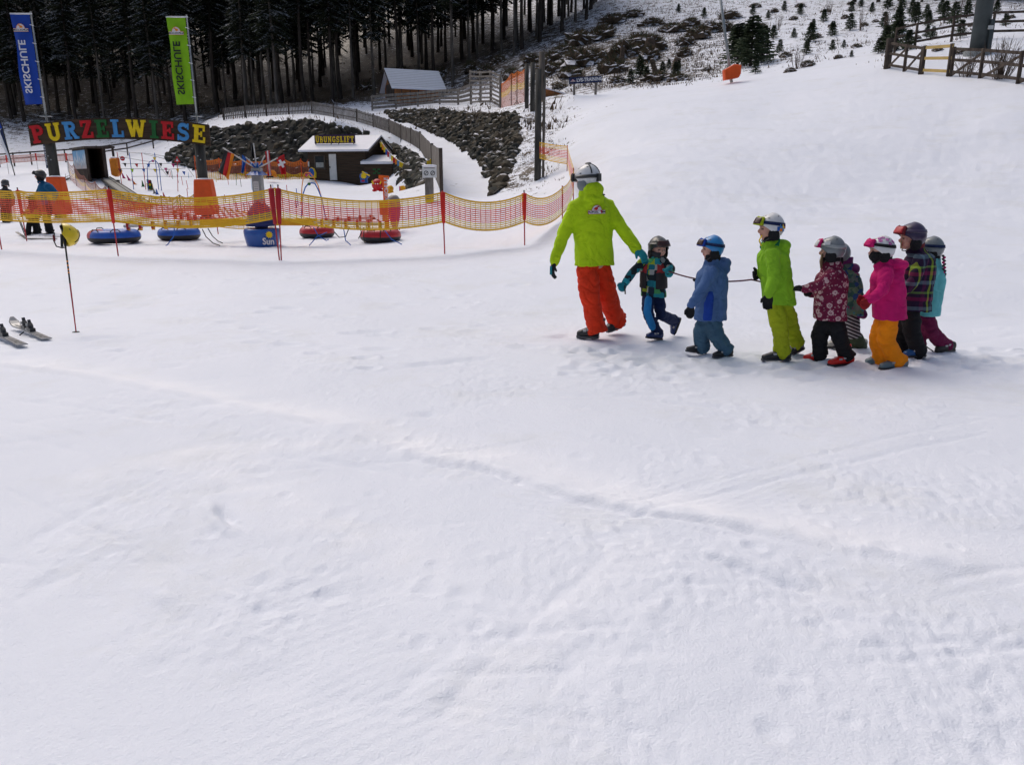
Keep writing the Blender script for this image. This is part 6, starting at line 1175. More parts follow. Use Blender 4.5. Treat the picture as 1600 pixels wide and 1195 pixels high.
        for j in range(n):
            fs += [(0, ix(1, j, 0), ix(1, j + 1, 0)), (1, ix(1, j + 1, 1), ix(1, j, 1)), (ix(N_, j, 0), ix(N_, j, 1), ix(N_, j + 1, 1), ix(N_, j + 1, 0))]
            for i in range(1, N_): fs += [(ix(i, j, 0), ix(i + 1, j, 0), ix(i + 1, j + 1, 0), ix(i, j + 1, 0)), (ix(i, j, 1), ix(i, j + 1, 1), ix(i + 1, j + 1, 1), ix(i + 1, j, 1))]
        mb.add(vs, fs); h = mb.build('helmet', MATS[shell], rt, True)
        if pads:
            for q in (-1, 1): MB().ell(c - u * hr * .55 + sd * q * hr * .84 - f * hr * .02, sd * hr * .12, f * hr * .46, u * hr * .52, 14, 10).build('ear_pad', MATS[pads], h, True)
        if vents:
            for a, ph in ((.5, .55), (-.5, .55), (1.1, .8), (-1.1, .8), (2.2, .7), (-2.2, .7), (1.57, 1.25), (-1.57, 1.25)):
                p_ = pt(a, ph, 1.0); nr = unit(p_ - c); tx = unit(nr.cross(u)); MB().ell(p_, tx * hr * .11, nr * hr * .012, unit(nr.cross(tx)) * hr * .05, 10, 6).build('vent', MATS['shell_black' if shell != 'shell_black' else 'shell_grey'], h)
        if chin and pads:
            MB().tube([c - u * hr * .75 + sd * hr * .86 + f * .25 * hr, c - u * hr * 1.12 + f * hr * .5 + sd * hr * .3, c - u * hr * 1.12 + f * hr * .5 - sd * hr * .3, c - u * hr * .75 - sd * hr * .86 + f * .25 * hr], hr * .045, 6).build('chin_strap', MATS['shell_black'], h)
        if gogs:
            st = MB(); R_ = []
            for j in range(n):
                a = 2 * math.pi * j / n; ph = math.acos(max(-.9, min(.9, .12 + (pushed - .12) * (1 + math.cos(a)) / 2 + strap_tilt * (1 - math.cos(a)) / 2))); dp = .12
                R_.append([pt(a, ph - dp, 1.02), pt(a, ph - dp, 1.05), pt(a, ph + dp, 1.05), pt(a, ph + dp, 1.02)])
            vs = [v for q in R_ for v in q]; st.add(vs, [(4 * j + i, 4 * ((j + 1) % n) + i, 4 * ((j + 1) % n) + (i + 1) % 4, 4 * j + (i + 1) % 4) for j in range(n) for i in range(4)]); sp_ = st.build('goggle_strap', MATS[strap], h, True)
            fr_ = MB(); ln_ = MB(); ph0 = math.acos(pushed)
            def gs(w0, hh, k0): return [[pt(a, ph0 + hh * y, k0) for y in (-1, -.6, .6, 1)] for a in [w0 * x / 6 for x in range(-6, 7)]]
            for mb_, w0, hh, k0, k1 in ((fr_, .78, .30, 1.0, 1.23), (ln_, .66, .22, 1.2, 1.26)):
                A_, B_ = gs(w0, hh, k0), gs(w0 * .96, hh * .94, k1); K_ = len(A_); vs = [v for q in A_ for v in q] + [v for q in B_ for v in q]; o_ = 4 * K_; fs = []
                for i in range(K_ - 1):
                    for j in range(3): fs += [(o_ + 4 * i + j, o_ + 4 * i + j + 1, o_ + 4 * i + 5 + j, o_ + 4 * i + 4 + j), (4 * i + j, 4 * i + 4 + j, 4 * i + 5 + j, 4 * i + j + 1)]
                    fs += [(4 * i, o_ + 4 * i, o_ + 4 * i + 4, 4 * i + 4), (4 * i + 3, 4 * i + 7, o_ + 4 * i + 7, o_ + 4 * i + 3)]
                e = 4 * (K_ - 1); fs += [(0, 1, 2, 3, o_ + 3, o_ + 2, o_ + 1, o_), (e, o_ + e, o_ + e + 1, o_ + e + 2, o_ + e + 3, e + 3, e + 2, e + 1)]; mb_.add(vs, fs)
            g_ = fr_.build('goggles', MATS[gog], h, True); ln_.build('lens', MATS[lens], g_, True)
        s.hpt = pt; s.hm = h; return h
def W(D, x, y, dd=0): return P(x, y, D + dd)
def torso(s, mb, pel, ch, sh, nk, wh, wc, ws, dh, dc, hem=0):
    """jacket trunk from hem to collar; half widths w*, half depths d*"""
    ax = unit(ch - pel); r, f = s.r, s.f
    mb.sect([(pel - ax * hem, r * wh * 1.03, f * dh * 1.03), (pel - ax * hem * .5, r * wh, f * dh), (pel.lerp(ch, .35), r * wh * .95, f * dh * .98), (pel.lerp(ch, .75), r * wc, f * dc), (ch, r * wc, f * dc), (ch.lerp(sh, .6), r * ws * .97, f * dc * .92), (sh, r * ws * .82, f * dc * .75), (sh.lerp(nk, .6), r * ws * .5, f * dc * .6), (nk, r * ws * .42, f * dc * .58)], 28, pw=.88)
def shove(l): return [Vector(v) for v in l]

# ---- the instructor
def instructor():
    D = 8.0; g = W(D, 925, 529); g.z = 0; s = Person('adult ski instructor in a lime green jacket and orange-red trousers leading the children', Vector((g.x, D, 0)), (-.30, .95, 0), W(D, 917, 287), (-.75, .62, -.06), .119, 1.5)
    pel, ch, sh, nk = W(D, 928, 410), W(D, 925, 345), W(D, 925, 322), W(D, 921, 303)
    L = [W(D, 899, 331, -.05), W(D, 879, 377, -.08), W(D, 866, 415, -.1), W(D, 861, 433, -.12)]; Rr = [W(D, 950, 330, .05), W(D, 974, 366, -.02), W(D, 995, 396, -.1), W(D, 1006, 407, -.16)]
    l1 = [W(D, 917, 420, -.05), W(D, 922, 474, -.12), W(D, 932, 517, -.08), Vector((W(D, 936, 529, -.1).x, D - .1, .012)), Vector((W(D, 902, 530, -.1).x, D - .04, .012))]; l2 = [W(D, 940, 420, .06), W(D, 948, 468, .1), W(D, 963, 505, .28), W(D, 975, 511, .3), W(D, 948, 527, .2)]
    l2[4].z = max(.012, l2[4].z); s.body(dict(neck=nk, pelvis=pel - UP * .05, chest=ch), [L, Rr], [l1, l2])
    mb = MB(); torso(s, mb, pel, ch, sh, nk, .212, .215, .205, .155, .15, .075)
    for a in (L, Rr):
        mb.tube([sh.lerp(a[0], .45) - UP * .0, a[0], a[0].lerp(a[1], .5), a[1], a[1].lerp(a[2], .55), a[2]], [.09, .088, .078, .07, .064, .06], 16, round_=True)
    mb.sect([(nk - UP * .06, s.r * .12, s.f * .11), (nk - UP * .0, s.r * .105, s.f * .10), (nk + UP * .05, s.r * .10, s.f * .10)], 20)
    hb = nk - s.f * .10 - UP * .03; mb.ell(hb + UP * .035, s.r * .115, s.f * .065, UP * .075, 18, 12); mb.ell(hb - UP * .06 + s.r * .015, s.r * .12, s.f * .06, UP * .075, 18, 12); mb.ell(hb - UP * .12 + s.r * .015, s.r * .05, s.f * .04, UP * .04, 12, 8)
    jk = s.garment('jacket', mb, Cm('lime'), .0115, 5, .014, 6.5, .8, 1, wr2=.003)
    pt = MB()
    for l in (l1, l2):
        sole = l[2]; pt.tube([pel.lerp(l[0], .6) - UP * .01, l[0] - UP * .06, l[0].lerp(l[1], .55), l[1], l[1].lerp(l[2], .5), l[2], l[2].lerp(l[3], .55) + (l[2] - l[1]).normalized() * .01], [.112, .116, .118, .11, .106, .11, .114], 18)
    s.garment('trousers', pt, Cm('orange_red'), .012, 6, .014, 8, 1.3, 3)
    for l in (l1, l2): s.boot(l[2], l[3], l[4], MATS['boot_black'], 1.15)
    s.root.location.z += HR(*l1[4].xy) + .004
    s.mitten(L[2], L[3] - UP * .055 + EX * .0, Cm('black'), 1.15, pal=(1, .2, 0), fingers=True, thumb=(.3, .9, 0), name='glove', cuff=Cm('deep_blue')); s.mitten(Rr[2], Rr[3] + Vector((.03, -.02, -.03)), MATS['tube_blue'] if False else fabric('glove_teal', (.015, .22, .25)), 1.15, pal=(-.1, .5, -.8), fingers=True, thumb=(-.5, -.6, -.3), name='glove', cuff=Cm('deep_blue'))
    MB().box((L[2] + L[3]) / 2 + Vector((-.02, -.035, -.03)), .022, .02, .085).build('glove_panel', MATS['glove_teal'], s.root)
    MB().tube([nk + UP * .02 + s.hf * .0, nk + UP * .09 + s.hf * .01], [.088, .092], 18).build('neck_warmer', Cm('grey_black'), s.root, True)
    h = s.helmet('shell_white', 1.02, strap='shell_black', gog='shell_black', pushed=.06, strap_tilt=-.06, pads='shell_grey', back=-.66); pt_ = s.hpt
    for a0 in (-2.5, 2.6):
        st = MB(); R_ = [pt_(a0, ph, 1.012) for ph in (.15, .4, .65, .9, 1.1, 1.3)]; st.tube(R_, .008, 6); st.build('stripe', MATS['shell_black'], h)
    MB().box(pt_(math.pi, 1.62, 1.05), .05, .03, .075, s.hs, s.hf, s.hu).build('strap_clip', MATS['shell_black'], h); mb = MB()
    mb.ell(pt_(2.4, .12, 1.03), s.hs * .03, s.hf * .035, UP * .012, 10, 6); mb.build('camera_mount', MATS['shell_black'], h)
    # badge, small logo and seams laid onto the cloth of the back
    dg = jk.data; bv = BVHTree.FromPolygons([v.co + ORG[jk.name] for v in dg.vertices], [tuple(p.vertices) for p in dg.polygons]); cc = W(D, 932.5, 343, -.5); vd = Vector((0.1, 1, .06)).normalized(); X = Vector((1, -.05, 0)).normalized()
    e = emblem(jk, Vector((0, 0, 0)), EX, .088, Pm('red'), 'ALIFOX.COM', fsz=.30)
    def drape(o, off):
        me = o.data
        if o is e or True:
            bm = bmesh.new(); bm.from_mesh(me); bmesh.ops.subdivide_edges(bm, edges=[x for x in bm.edges if x.calc_length() > .03], cuts=4, use_grid_fill=True); bmesh.ops.triangulate(bm, faces=bm.faces); bm.to_mesh(me); bm.free()
        for v in me.vertices:
            w_ = v.co + ORG[jk.name]; q = cc + X * w_.x + UP * w_.z; hit = bv.ray_cast(q - vd * .2, vd)[0]
            if hit is None: hit = q
            v.co = hit - vd * (off - w_.y * .5) - ORG[jk.name]
        for c_ in o.children: drape(c_, off + .0015)
    drape(e, .006)
    c2 = W(D, 943, 317, -.5); m2 = MB(); hit = bv.ray_cast(c2 - vd * .2, vd)[0]; m2.ell(hit - vd * .003, X * .022, vd * .003, UP * .009, 12, 6); m2.build('logo', Pm('black'), jk)
    return s
instructor()
# ---- a child
def child(lab, D, foot, fwd, head, look, hr, k, pel, ch, sh, nk, arms, legs, jm, pm, bm_, gm, wid=.17, dep=.135, shw=.15, hem=.05, ar=.058, lr=.082, hood=0, coll=None, seed=0, mit=None, gl=False, bk='buckle', bs=1.0, cuffs=None, hoodm=None):
    s = Person(lab, Vector((W(D, *foot).x, D, 0)), fwd, W(D, *head), look, hr, k); pel, ch, sh, nk = (W(D, *q) for q in (pel, ch, sh, nk)); A_ = [[W(D, *q) for q in a] for a in arms]; L_ = [[W(D, *q) for q in l] for l in legs]; 
    for l in L_: l[0] = l[0].lerp(Vector((l[0].x, pel.y, l[0].z)), .45)
    s.root.location.z += min(HR(*l[4].xy) for l in L_) + .004 if abs(H(*pel.xy)) < .01 else 0
    for l in L_:
        for q in (3, 4):
            if l[q].z < .03: l[q].z = .012
    s.body(dict(neck=nk, pelvis=pel, chest=ch), A_, L_); mb = MB(); torso(s, mb, pel, ch, sh, nk, wid, wid * .98, shw, dep, dep, hem)
    for a in A_: mb.tube([sh.lerp(a[0], .4) - UP * .015, a[0], a[0].lerp(a[1], .5), a[1], a[1].lerp(a[2], .6), a[2]], [ar * 1.2, ar * 1.22, ar * 1.12, ar * 1.04, ar * .94, ar * .84], 14, round_=True)
    mb.sect([(nk - UP * .05, s.r * .085, s.f * .085), (nk, s.r * .078, s.f * .078), (nk + UP * .03, s.r * .075, s.f * .075)], 18)
    if hood:
        hb = nk - s.f * (.085 + .02 * hood) - UP * .03; mb.ell(hb + UP * .01, s.r * .10, s.f * (.05 + .02 * hood), UP * .055, 16, 10); mb.ell(hb - UP * .045 - s.f * .015, s.r * .085, s.f * .05, UP * .055, 16, 10)
    s.jk = s.garment('jacket', mb, jm, .0105, 5, .011, 8.5, .8, seed, wr2=.002); pt = MB()
    for l in L_:
        pt.tube([pel.lerp(l[0], .6), l[0] - UP * .03, l[0].lerp(l[1], .55), l[1], l[1].lerp(l[2], .5), l[2], l[2].lerp(l[3], .45)], [lr * .95, lr * 1.05, lr * 1.12, lr * 1.02, lr * .98, lr * 1.02, lr * 1.05], 16)
    s.tr = s.garment('trousers', pt, pm, .0105, 4, .012, 9.5, 1.4, seed + 5)
    for l in L_: s.boot(l[2], l[3], l[4], bm_, .9 * bs, mtb=bk)
    for i, a in enumerate(A_):
        m_ = gm if not isinstance(gm, list) else gm[i]; pal = (mit or {}).get(i, (0, -1, 0)); s.mitten(a[2], a[3], m_, .95 if k < 1.1 else 1.05, pal=pal, fingers=gl, name='glove' if gl else 'mitten', cuff=cuffs, thumb=(-.8, -.2, .3))
    if coll: MB().tube([nk - UP * .0, nk + UP * .07 + s.hf * .01], [.07, .078], 16).build('neck_warmer', coll, s.root, True)
    return s
RL = 'child of the rope line '
D = 7.95
s = child('small child in a patchwork teal jacket and black vest, right behind the instructor', D, (1026, 529), (-.35, -.94, 0), (1028.5, 391), (.28, -.95, -.08), .098, .95, (1021, 460), (1021, 425), (1021, 411), (1025, 405),
    [[(1003, 414, -.02), (989, 427, -.08), (977, 444, -.1), (968, 457, -.12)], [(1039, 413, .0), (1049, 424, -.12), (1045, 428, -.2), (1043, 420, -.29)]],
    [[(1013, 464, -.03), (1012, 491, -.09), (1025, 518, -.02), (1034, 530, .0), (1010, 529, -.12)], [(1029, 464, .04), (1033, 494, -.02), (1052, 503, .2), (1062, 498, .24), (1052, 524, .22)]],
    MATS['checks'], Cm('navy'), MATS['boot_navy'], fabric('mitten_teal', (.012, .17, .21)), wid=.135, dep=.105, shw=.125, ar=.046, lr=.06, seed=2, coll=Cm('grey_black'), hem=.04, bs=.9, cuffs=fabric('mitten_cuff', (.02, .25, .3)))
s.helmet('shell_black', 1.08, gog='shell_black', lens='lens', pushed=.48)
r_, f_ = s.r, s.f; ve = MB(); p0, p1 = W(D, 1021, 452), W(D, 1021, 412)      # the black and red vest over the jacket
ve.sect([(p0, r_ * .145, f_ * .118), (p0.lerp(p1, .5), r_ * .142, f_ * .118), (p0.lerp(p1, .85), r_ * .138, f_ * .11), (p1, r_ * .105, f_ * .09)], 24, pw=.9)
vm = remeshed(ve, .01, 4, .004, 10, 1, 3); bm = bmesh.new(); bm.from_mesh(vm); c_ = (p0 + p1) / 2
bmesh.ops.delete(bm, geom=[v for v in bm.verts if abs((v.co - c_).dot(r_)) < .045 and (v.co - c_).dot(f_) > 0], context='VERTS'); bm.to_mesh(vm); bm.free(); m, t, b = mat('vest'); co = coords(t); spz = node(t, 'ShaderNodeSeparateXYZ'); t.links.new(co, spz.inputs[0]); zr = c_.z + .03 - 0
t.links.new(ramp(t, mth(t, 'ADD', mth(t, 'SUBTRACT', spz.outputs[2], zr), mth(t, 'MULTIPLY', tnoise(t, co, 18, 3), .06)), [(0, (.015, .012, .014)), (.035, (.30, .015, .02)), (.05, (.34, .02, .02))], True), b.inputs['Base Color']); b.inputs['Roughness'].default_value = .8; link('vest', vm, m, s.root, True)
kp = MB(); kp.tube([W(D, 1013, 470, -.12), W(D, 1011, 490, -.17), W(D, 1019, 513, -.12)], [.04, .042, .04], 12, round_=True); s.garment('trouser_panel', kp, Cm('mid_blue'), .009, 4, .002)
MB().tube([W(D, 976, 448, -.14), W(D, 977, 462, -.14)], .007, 6).build('mitten_toggle', MATS['ink'], s.root); hand1 = W(D, 1045, 424, -.28)
D = 7.25
s = child('small child in a light blue snowsuit and bright blue helmet, second on the rope', D, (1105, 556), (-.98, -.15, 0), (1112, 389), (-.99, -.05, -.02), .098, .97, (1110, 490), (1112, 436), (1114, 420), (1114, 408),
    [[(1112, 424, -.13), (1094, 457, -.17), (1080, 476, -.18), (1077, 498, -.18)], [(1112, 424, .12), (1098, 448, .17), (1092, 440, .14), (1092, 434, .1)]],
    [[(1103, 498, .06), (1095, 522, .05), (1097, 543, .06), (1103, 549, .08), (1072, 548, .02)], [(1114, 498, -.06), (1120, 524, -.06), (1134, 546, -.04), (1144, 556, -.02), (1114, 557, -.1)]],
    Cm('light_blue'), Cm('slate_blue'), MATS['boot_black'], Cm('black'), wid=.125, dep=.155, shw=.125, ar=.055, lr=.078, seed=3, coll=Cm('black'), hood=1, hem=.065, bs=.85)
s.helmet('shell_blue', 1.06, strap='cloth_navy', gog='cloth_cobalt', pushed=.42, strap_tilt=-.05)
pn2 = MB(); pn2.sect([(W(D, 1103, 500, -.06), s.r * .08, s.f * .06), (W(D, 1106, 475, -.075), s.r * .07, s.f * .055), (W(D, 1109, 455, -.085), s.r * .05, s.f * .035)], 14); s.garment('side_panel', pn2, Cm('cobalt'), .009, 3, .002)
D = 7.05
s = child('child in a bright green jacket, yellow-green trousers and white helmet, third on the rope', D, (1218, 567), (-.98, -.05, 0), (1203, 361), (-1, -.03, -.02), .107, 1.15, (1217, 470), (1209, 412), (1207, 396), (1205, 384),
    [[(1207, 400, -.14), (1209, 440, -.19), (1201, 464, -.2), (1197, 487, -.2)], [(1205, 402, .14), (1203, 428, .17), (1186, 432, .08), (1173, 436, .04)]],
    [[(1212, 478, -.06), (1218, 520, -.09), (1221, 551, -.07), (1234, 568, -.06), (1190, 568, -.1)], [(1226, 478, .06), (1236, 515, .1), (1244, 538, .12), (1255, 546, .14), (1233, 556, .1)]],
    Cm('green_jacket'), Cm('olive_lime'), MATS['boot_black'], Cm('black'), wid=.135, dep=.150, shw=.135, ar=.058, lr=.076, seed=4, coll=Cm('black'), hood=1, hem=.055, gl=True)
h = s.helmet('shell_white', 1.06, strap='cloth_navy', gog='cloth_olive_lime', pushed=.44)
for i, (a, ph, c_) in enumerate(((-2.1, 1.5, 'lightblue'), (-2.35, 1.5, 'yellow'), (-2.1, 1.72, 'orange'), (-2.4, 1.75, 'lightblue'), (-2.62, 1.55, 'red'), (-1.9, 1.66, 'blue'))):
    q = s.hpt(a, ph, 1.015); n_ = unit(q - s.hc); t_ = unit(n_.cross(UP)); MB().box(q, .032, .036, .006, t_, n_.cross(t_), n_).build('sticker', Pm(c_), h)
MB().tube([W(D, 1202, 383, .0), W(D, 1207, 391, .02)], [.095, .09], 16).build('hood_lining', Cm('green_lining'), s.root, True); MB().tube([W(D, 1190, 372, -.06), W(D, 1186, 380, -.02), W(D, 1189, 388, 0)], .007, 5).build('chin_strap', Pm('yellow'), s.root); hand3 = W(D, 1174, 437, .02)
D = 6.95
s = child('child in a maroon floral jacket, black trousers and red ski boots with a grey helmet', D, (1293, 570), (-.93, .30, 0), (1299, 391), (-.9, .42, -.05), .1, 1.05, (1297, 488), (1299, 438), (1301, 424), (1300, 412),
    [[(1298, 430, -.13), (1276, 447, -.17), (1255, 451, -.13), (1240, 448, -.1)], [(1302, 430, .12), (1285, 450, .18), (1268, 458, .15), (1256, 454, .1)]],
    [[(1287, 496, .05), (1280, 528, .06), (1281, 554, .06), (1289, 568, .06), (1254, 568, .1)], [(1306, 496, -.06), (1312, 528, -.08), (1322, 552, -.05), (1332, 573, -.04), (1294, 573, -.1)]],
    MATS['floral'], Cm('black'), MATS['boot_red'], Cm('black'), wid=.145, dep=.145, shw=.13, ar=.052, lr=.074, seed=6, coll=Cm('black'), hem=.06, gl=False, bs=1.0, mit={0: (0, 0, -1)})
h = s.helmet('shell_grey', 1.08, strap='galv', gog='cloth_pink', lens='shell_white', pushed=.46); MB().box(s.hpt(-1.3, 1.05, 1.08), .05, .02, .03, s.hf, s.hs, s.hu).build('strap_patch', MATS['shell_white'], h)
hm = MB()
for i in range(14): x = 1281 + i * .55; hm.tube([W(D, x + 3, 396, -.05 + .01 * i), W(D, x, 408, -.06 + .01 * i), W(D, x + 1, 419, -.05 + .01 * i)], [.005, .005, .002], 5)
M('hair_blond', (.42, .30, .16), .6, .2, 20); hm.build('hair', MATS['hair_blond'], s.root, True)
D = 7.5
s = child('child in printed jacket and striped trousers, mostly hidden behind the floral jacket', D, (1325, 556), (-.88, .40, 0), (1309, 401), (-.9, .35, -.1), .098, 1.0, (1330, 487), (1326, 442), (1325, 430), (1320, 417),
    [[(1334, 434, -.08), (1341, 466, -.12), (1344, 484, -.1), (1350, 499, -.08)], [(1322, 436, .14), (1308, 460, .2), (1295, 462, .2), (1285, 460, .2)]],
    [[(1322, 496, .06), (1312, 522, .05), (1306, 545, .05), (1312, 557, .05), (1288, 557, .05)], [(1333, 496, -.05), (1332, 522, -.05), (1342, 540, .04), (1352, 546, .08), (1338, 560, .04)]],
    MATS['mixed_print'], MATS['striped'], MATS['boot_white'], [Cm('purple'), Cm('purple')], wid=.125, dep=.13, shw=.12, ar=.05, lr=.068, seed=8, coll=Cm('purple'), hem=.04, bs=.9)
s.helmet('shell_grey', 1.06, gogs=False); MB().ell(W(D, 1334, 423, 0), s.r * .09, s.f * .055, UP * .055, 14, 10).build('hood', Cm('purple'), s.root, True); gm_ = MB().tube([W(D, 1335, 531, -.02), W(D, 1341, 545, .04)], [.085, .085], 14, round_=True); s.garment('gaiter', gm_, Cm('dark_green'), .01, 3, .003)
D = 6.78
s = child('child in a bright pink jacket, orange trousers and white flowered helmet', D, (1388, 580), (-.98, .12, 0), (1376, 392), (-.99, .08, -.06), .1, 1.05, (1390, 488), (1386, 440), (1386, 424), (1380, 410),
    [[(1384, 428, -.13), (1378, 456, -.18), (1360, 469, -.17), (1345, 482, -.16)], [(1382, 428, .13), (1368, 456, .19), (1352, 468, .17), (1338, 474, .15)]],
    [[(1380, 494, .06), (1371, 531, .05), (1376, 560, .06), (1383, 571, .07), (1351, 572, .08)], [(1392, 494, -.06), (1385, 533, -.07), (1400, 562, -.05), (1416, 577, -.04), (1374, 583, -.1)]],
    Cm('pink'), Cm('orange'), MATS['boot_grey'], fabric('mitten_red', (.24, .012, .015)), wid=.135, dep=.145, shw=.13, ar=.055, lr=.078, seed=9, coll=Cm('black'), hood=2, hem=.065, bs=1.0, bk='boot_white')
h = s.helmet('shell_white', 1.06, strap='cloth_black', gog='cloth_pink', lens='cloth_pink', pushed=.50)
for a, ph in ((-1.2, .8), (-.7, .95), (-1.9, .75), (-1.5, .45), (-2.4, 1.0), (-1.0, .5), (-2.0, 1.1)):
    q = s.hpt(a, ph, 1.012); n_ = unit(q - s.hc); t_ = unit(n_.cross(UP)); bt_ = n_.cross(t_); fm = MB()
    for j in range(5): an = 6.283 * j / 5 + a; fm.ell(q + (t_ * math.cos(an) + bt_ * math.sin(an)) * .011, t_ * .008, bt_ * .008, n_ * .0025, 8, 4)
    fm.build('flower_print', fabric('print_pink', (.42, .12, .34)), h)
MB().ell(s.hc + s.hf * .018 - s.hu * .04, s.hs * .08, s.hf * .078, s.hu * .07, 16, 12).build('face_mask', Cm('black'), s.root, True)
D = 7.1
s = child('taller child in a dark plaid jacket and black trousers with a dark purple helmet', D, (1430, 570), (-.97, .18, 0), (1423, 379), (-.99, .05, -.04), .107, 1.12, (1428, 482), (1434, 424), (1438, 406), (1430, 396),
    [[(1438, 412, -.14), (1426, 448, -.18), (1408, 468, -.14), (1396, 474, -.1)], [(1436, 412, .14), (1420, 444, .2), (1402, 452, .2), (1390, 456, .2)]],
    [[(1424, 490, -.06), (1424, 528, -.08), (1434, 556, -.06), (1443, 570, -.05), (1410, 571, -.1)], [(1420, 490, .07), (1404, 524, .1), (1410, 548, .14), (1418, 560, .16), (1392, 561, .14)]],
    MATS['plaid'], Cm('black'), MATS['boot_blue'], Cm('black'), wid=.14, dep=.145, shw=.14, ar=.056, lr=.078, seed=11, coll=Cm('dark_red'), hem=.06)
s.helmet('shell_purple', 1.08, strap='shell_purple', gog='cloth_dark_red', lens='tube_red', pushed=.46, strap_tilt=.2)
hm = MB()
for i in range(10): hm.tube([W(D, 1407 + i * .5, 384, -.02 + .01 * i), W(D, 1406 + i * .5, 396, -.02 + .01 * i)], [.005, .003], 5)
hm.build('hair', MATS['hair_blond'], s.root, True)
D = 7.38
s = child('child in a pale turquoise jacket and plum trousers with a braid, last in the line', D, (1460, 556), (-.93, .30, 0), (1454, 393), (-.93, .35, -.04), .098, 1.0, (1447, 482), (1455, 438), (1458, 422), (1456, 410),
    [[(1456, 428, -.13), (1442, 456, -.16), (1430, 466, -.1), (1418, 468, -.05)], [(1456, 428, .13), (1444, 452, .2), (1430, 460, .2), (1418, 462, .2)]],
    [[(1448, 490, -.06), (1454, 520, -.06), (1474, 541, .0), (1490, 549, .02), (1461, 558, -.06)], [(1442, 490, .06), (1434, 520, .06), (1436, 545, .06), (1444, 556, .06), (1416, 557, .06)]],
    Cm('teal'), Cm('maroon'), MATS['boot_brown'], Cm('black'), wid=.135, dep=.13, shw=.13, ar=.052, lr=.072, seed=13, coll=Cm('black'), hem=.08)
s.helmet('shell_grey', 1.06, strap='cloth_navy', gog='shell_black', pushed=.35)
br = MB(); r8 = random.Random(2)
for i in range(13): q = W(D, 1473 + (i % 2) * 2 + i * .1, 403 + i * 2.6, -.10); br.ell(q, EX * .014, EY * .014, UP * .012, 8, 6, i % 3 == 1)
br.build('braid', [fabric('braid_dark', (.05, .04, .05)), Cm('pink')], s.root, True); MB().tube([W(7.3, 1434, 527, 0), W(7.3, 1440, 537, 0), W(7.3, 1449, 546, .0), W(7.3, 1458, 552, .02)], .006, 6).build('loose_cord', MATS['ink'], s.root)
# ---- the rope
M('rope', (.12, .04, .05), .8, .2, 30); a, b = hand1, hand3; n = 22; pts_ = [a.lerp(b, i / n) - UP * .05 * 4 * (i / n) * (1 - i / n) for i in range(n + 1)]; c_ = W(7.1, 1192, 441, 0)
o = MB().tube(pts_ + [c_, W(7.15, 1196, 443, .05)], .0075, 7).build('tow_rope', MATS['rope'], smooth=True, org=a); tag(o, 'thin dark rope stretched between the first child and the green jacket', 'rope')
# ---- skiers at the left edge
def skier(lab, D, base, fwd, head, hr, k, pel, ch, sh, nk, arms, legs, jm, pm, hel, **kw): s = child(lab, D, base, fwd, head, fwd, hr, k, pel, ch, sh, nk, arms, legs, jm, pm, MATS['boot_black'], Cm('black'), **kw); s.helmet(hel, 1.06, gog='shell_black', pushed=.45, vents=False); return s
gS = G(76, 366, 8, 60); D = gS.y; zz = gS.z
def lift(s, z):    # the feet stand on the rising ground there
    return s
_oldW = W
def W(D, x, y, dd=0): return P(x, y, D + dd)
def grounded(legs, D, z):
    return legs
s = skier('tall skier in a dark blue jacket waiting behind the net at the left', D, (76, 367), (-.97, -.2, 0), (62.5, 275), .128, 1.45, (72, 316), (73, 297), (72, 289), (64, 284),
    [[(76, 292, -.2), (87, 302, -.24), (82, 314, -.16), (78, 317, -.1)], [(66, 292, .2), (60, 306, .26), (58, 316, .2), (56, 320, .1)]],
    [[(74, 320, -.1), (73, 340, -.14), (77, 360, -.1), (86, 368, -.1), (65, 369, -.1)], [(68, 320, .1), (54, 342, .1), (58, 359, .1), (65, 366, .1), (46, 367, .1)]], Cm('deep_blue'), Cm('black'), 'shell_black', wid=.2, dep=.2, shw=.2, ar=.085, lr=.1, hem=.06, seed=20, coll=Cm('black'), bs=1.15)
gS = G(50, 368, 8, 60); D = gS.y + .25
s = skier('small child in a yellow bib just in front of the tall blue skier', D, (50, 368), (-.97, -.2, 0), (50, 312), .10, 1.0, (50, 340), (51, 328), (51, 321), (50, 317),
    [[(52, 322, -.13), (48, 331, -.18), (42, 334, -.16), (39, 336, -.14)], [(50, 322, .12), (45, 331, .16), (40, 334, .15), (37, 335, .15)]],
    [[(48, 344, -.05), (45, 354, -.06), (44, 363, -.05), (49, 370, -.05), (37, 370.5, -.05)], [(53, 344, .06), (56, 354, .07), (56, 363, .06), (61, 368, .06), (50, 369, .06)]], Cm('dark_red'), Cm('black'), 'shell_dark', wid=.14, dep=.14, shw=.13, ar=.055, lr=.07, seed=22, coll=Cm('black'))
bb = MB(); bb.sect([(W(D, 50, 341, 0), s.r * .155, s.f * .155), (W(D, 51, 326, 0), s.r * .152, s.f * .152)], 18); s.garment('bib', bb, Cm('yellow'), .012, 3, .004)
gS = G(10, 348, 8, 60); D = gS.y
s = skier('person in a dark grey jacket with a blue-grey helmet at the far left edge', D, (10, 348), (-.3, .95, 0), (8, 287), .125, 1.3, (8, 318), (8, 302), (8, 297), (8, 293),
    [[(1, 300, 0), (-3, 310, -.05), (-2, 320, -.08), (0, 325, -.1)], [(15, 300, 0), (20, 309, -.05), (20, 318, -.08), (17, 324, -.1)]],
    [[(6, 322, 0), (5, 334, 0), (7, 344, 0), (10, 349, -.05), (8, 348, .2)], [(12, 322, 0), (14, 334, 0), (15, 344, 0), (18, 349, -.05), (16, 348, .2)]], Cm('grey_black'), Cm('black'), 'shell_dark', wid=.2, dep=.15, shw=.19, ar=.08, lr=.1, seed=24, coll=Cm('black'), bs=1.1)
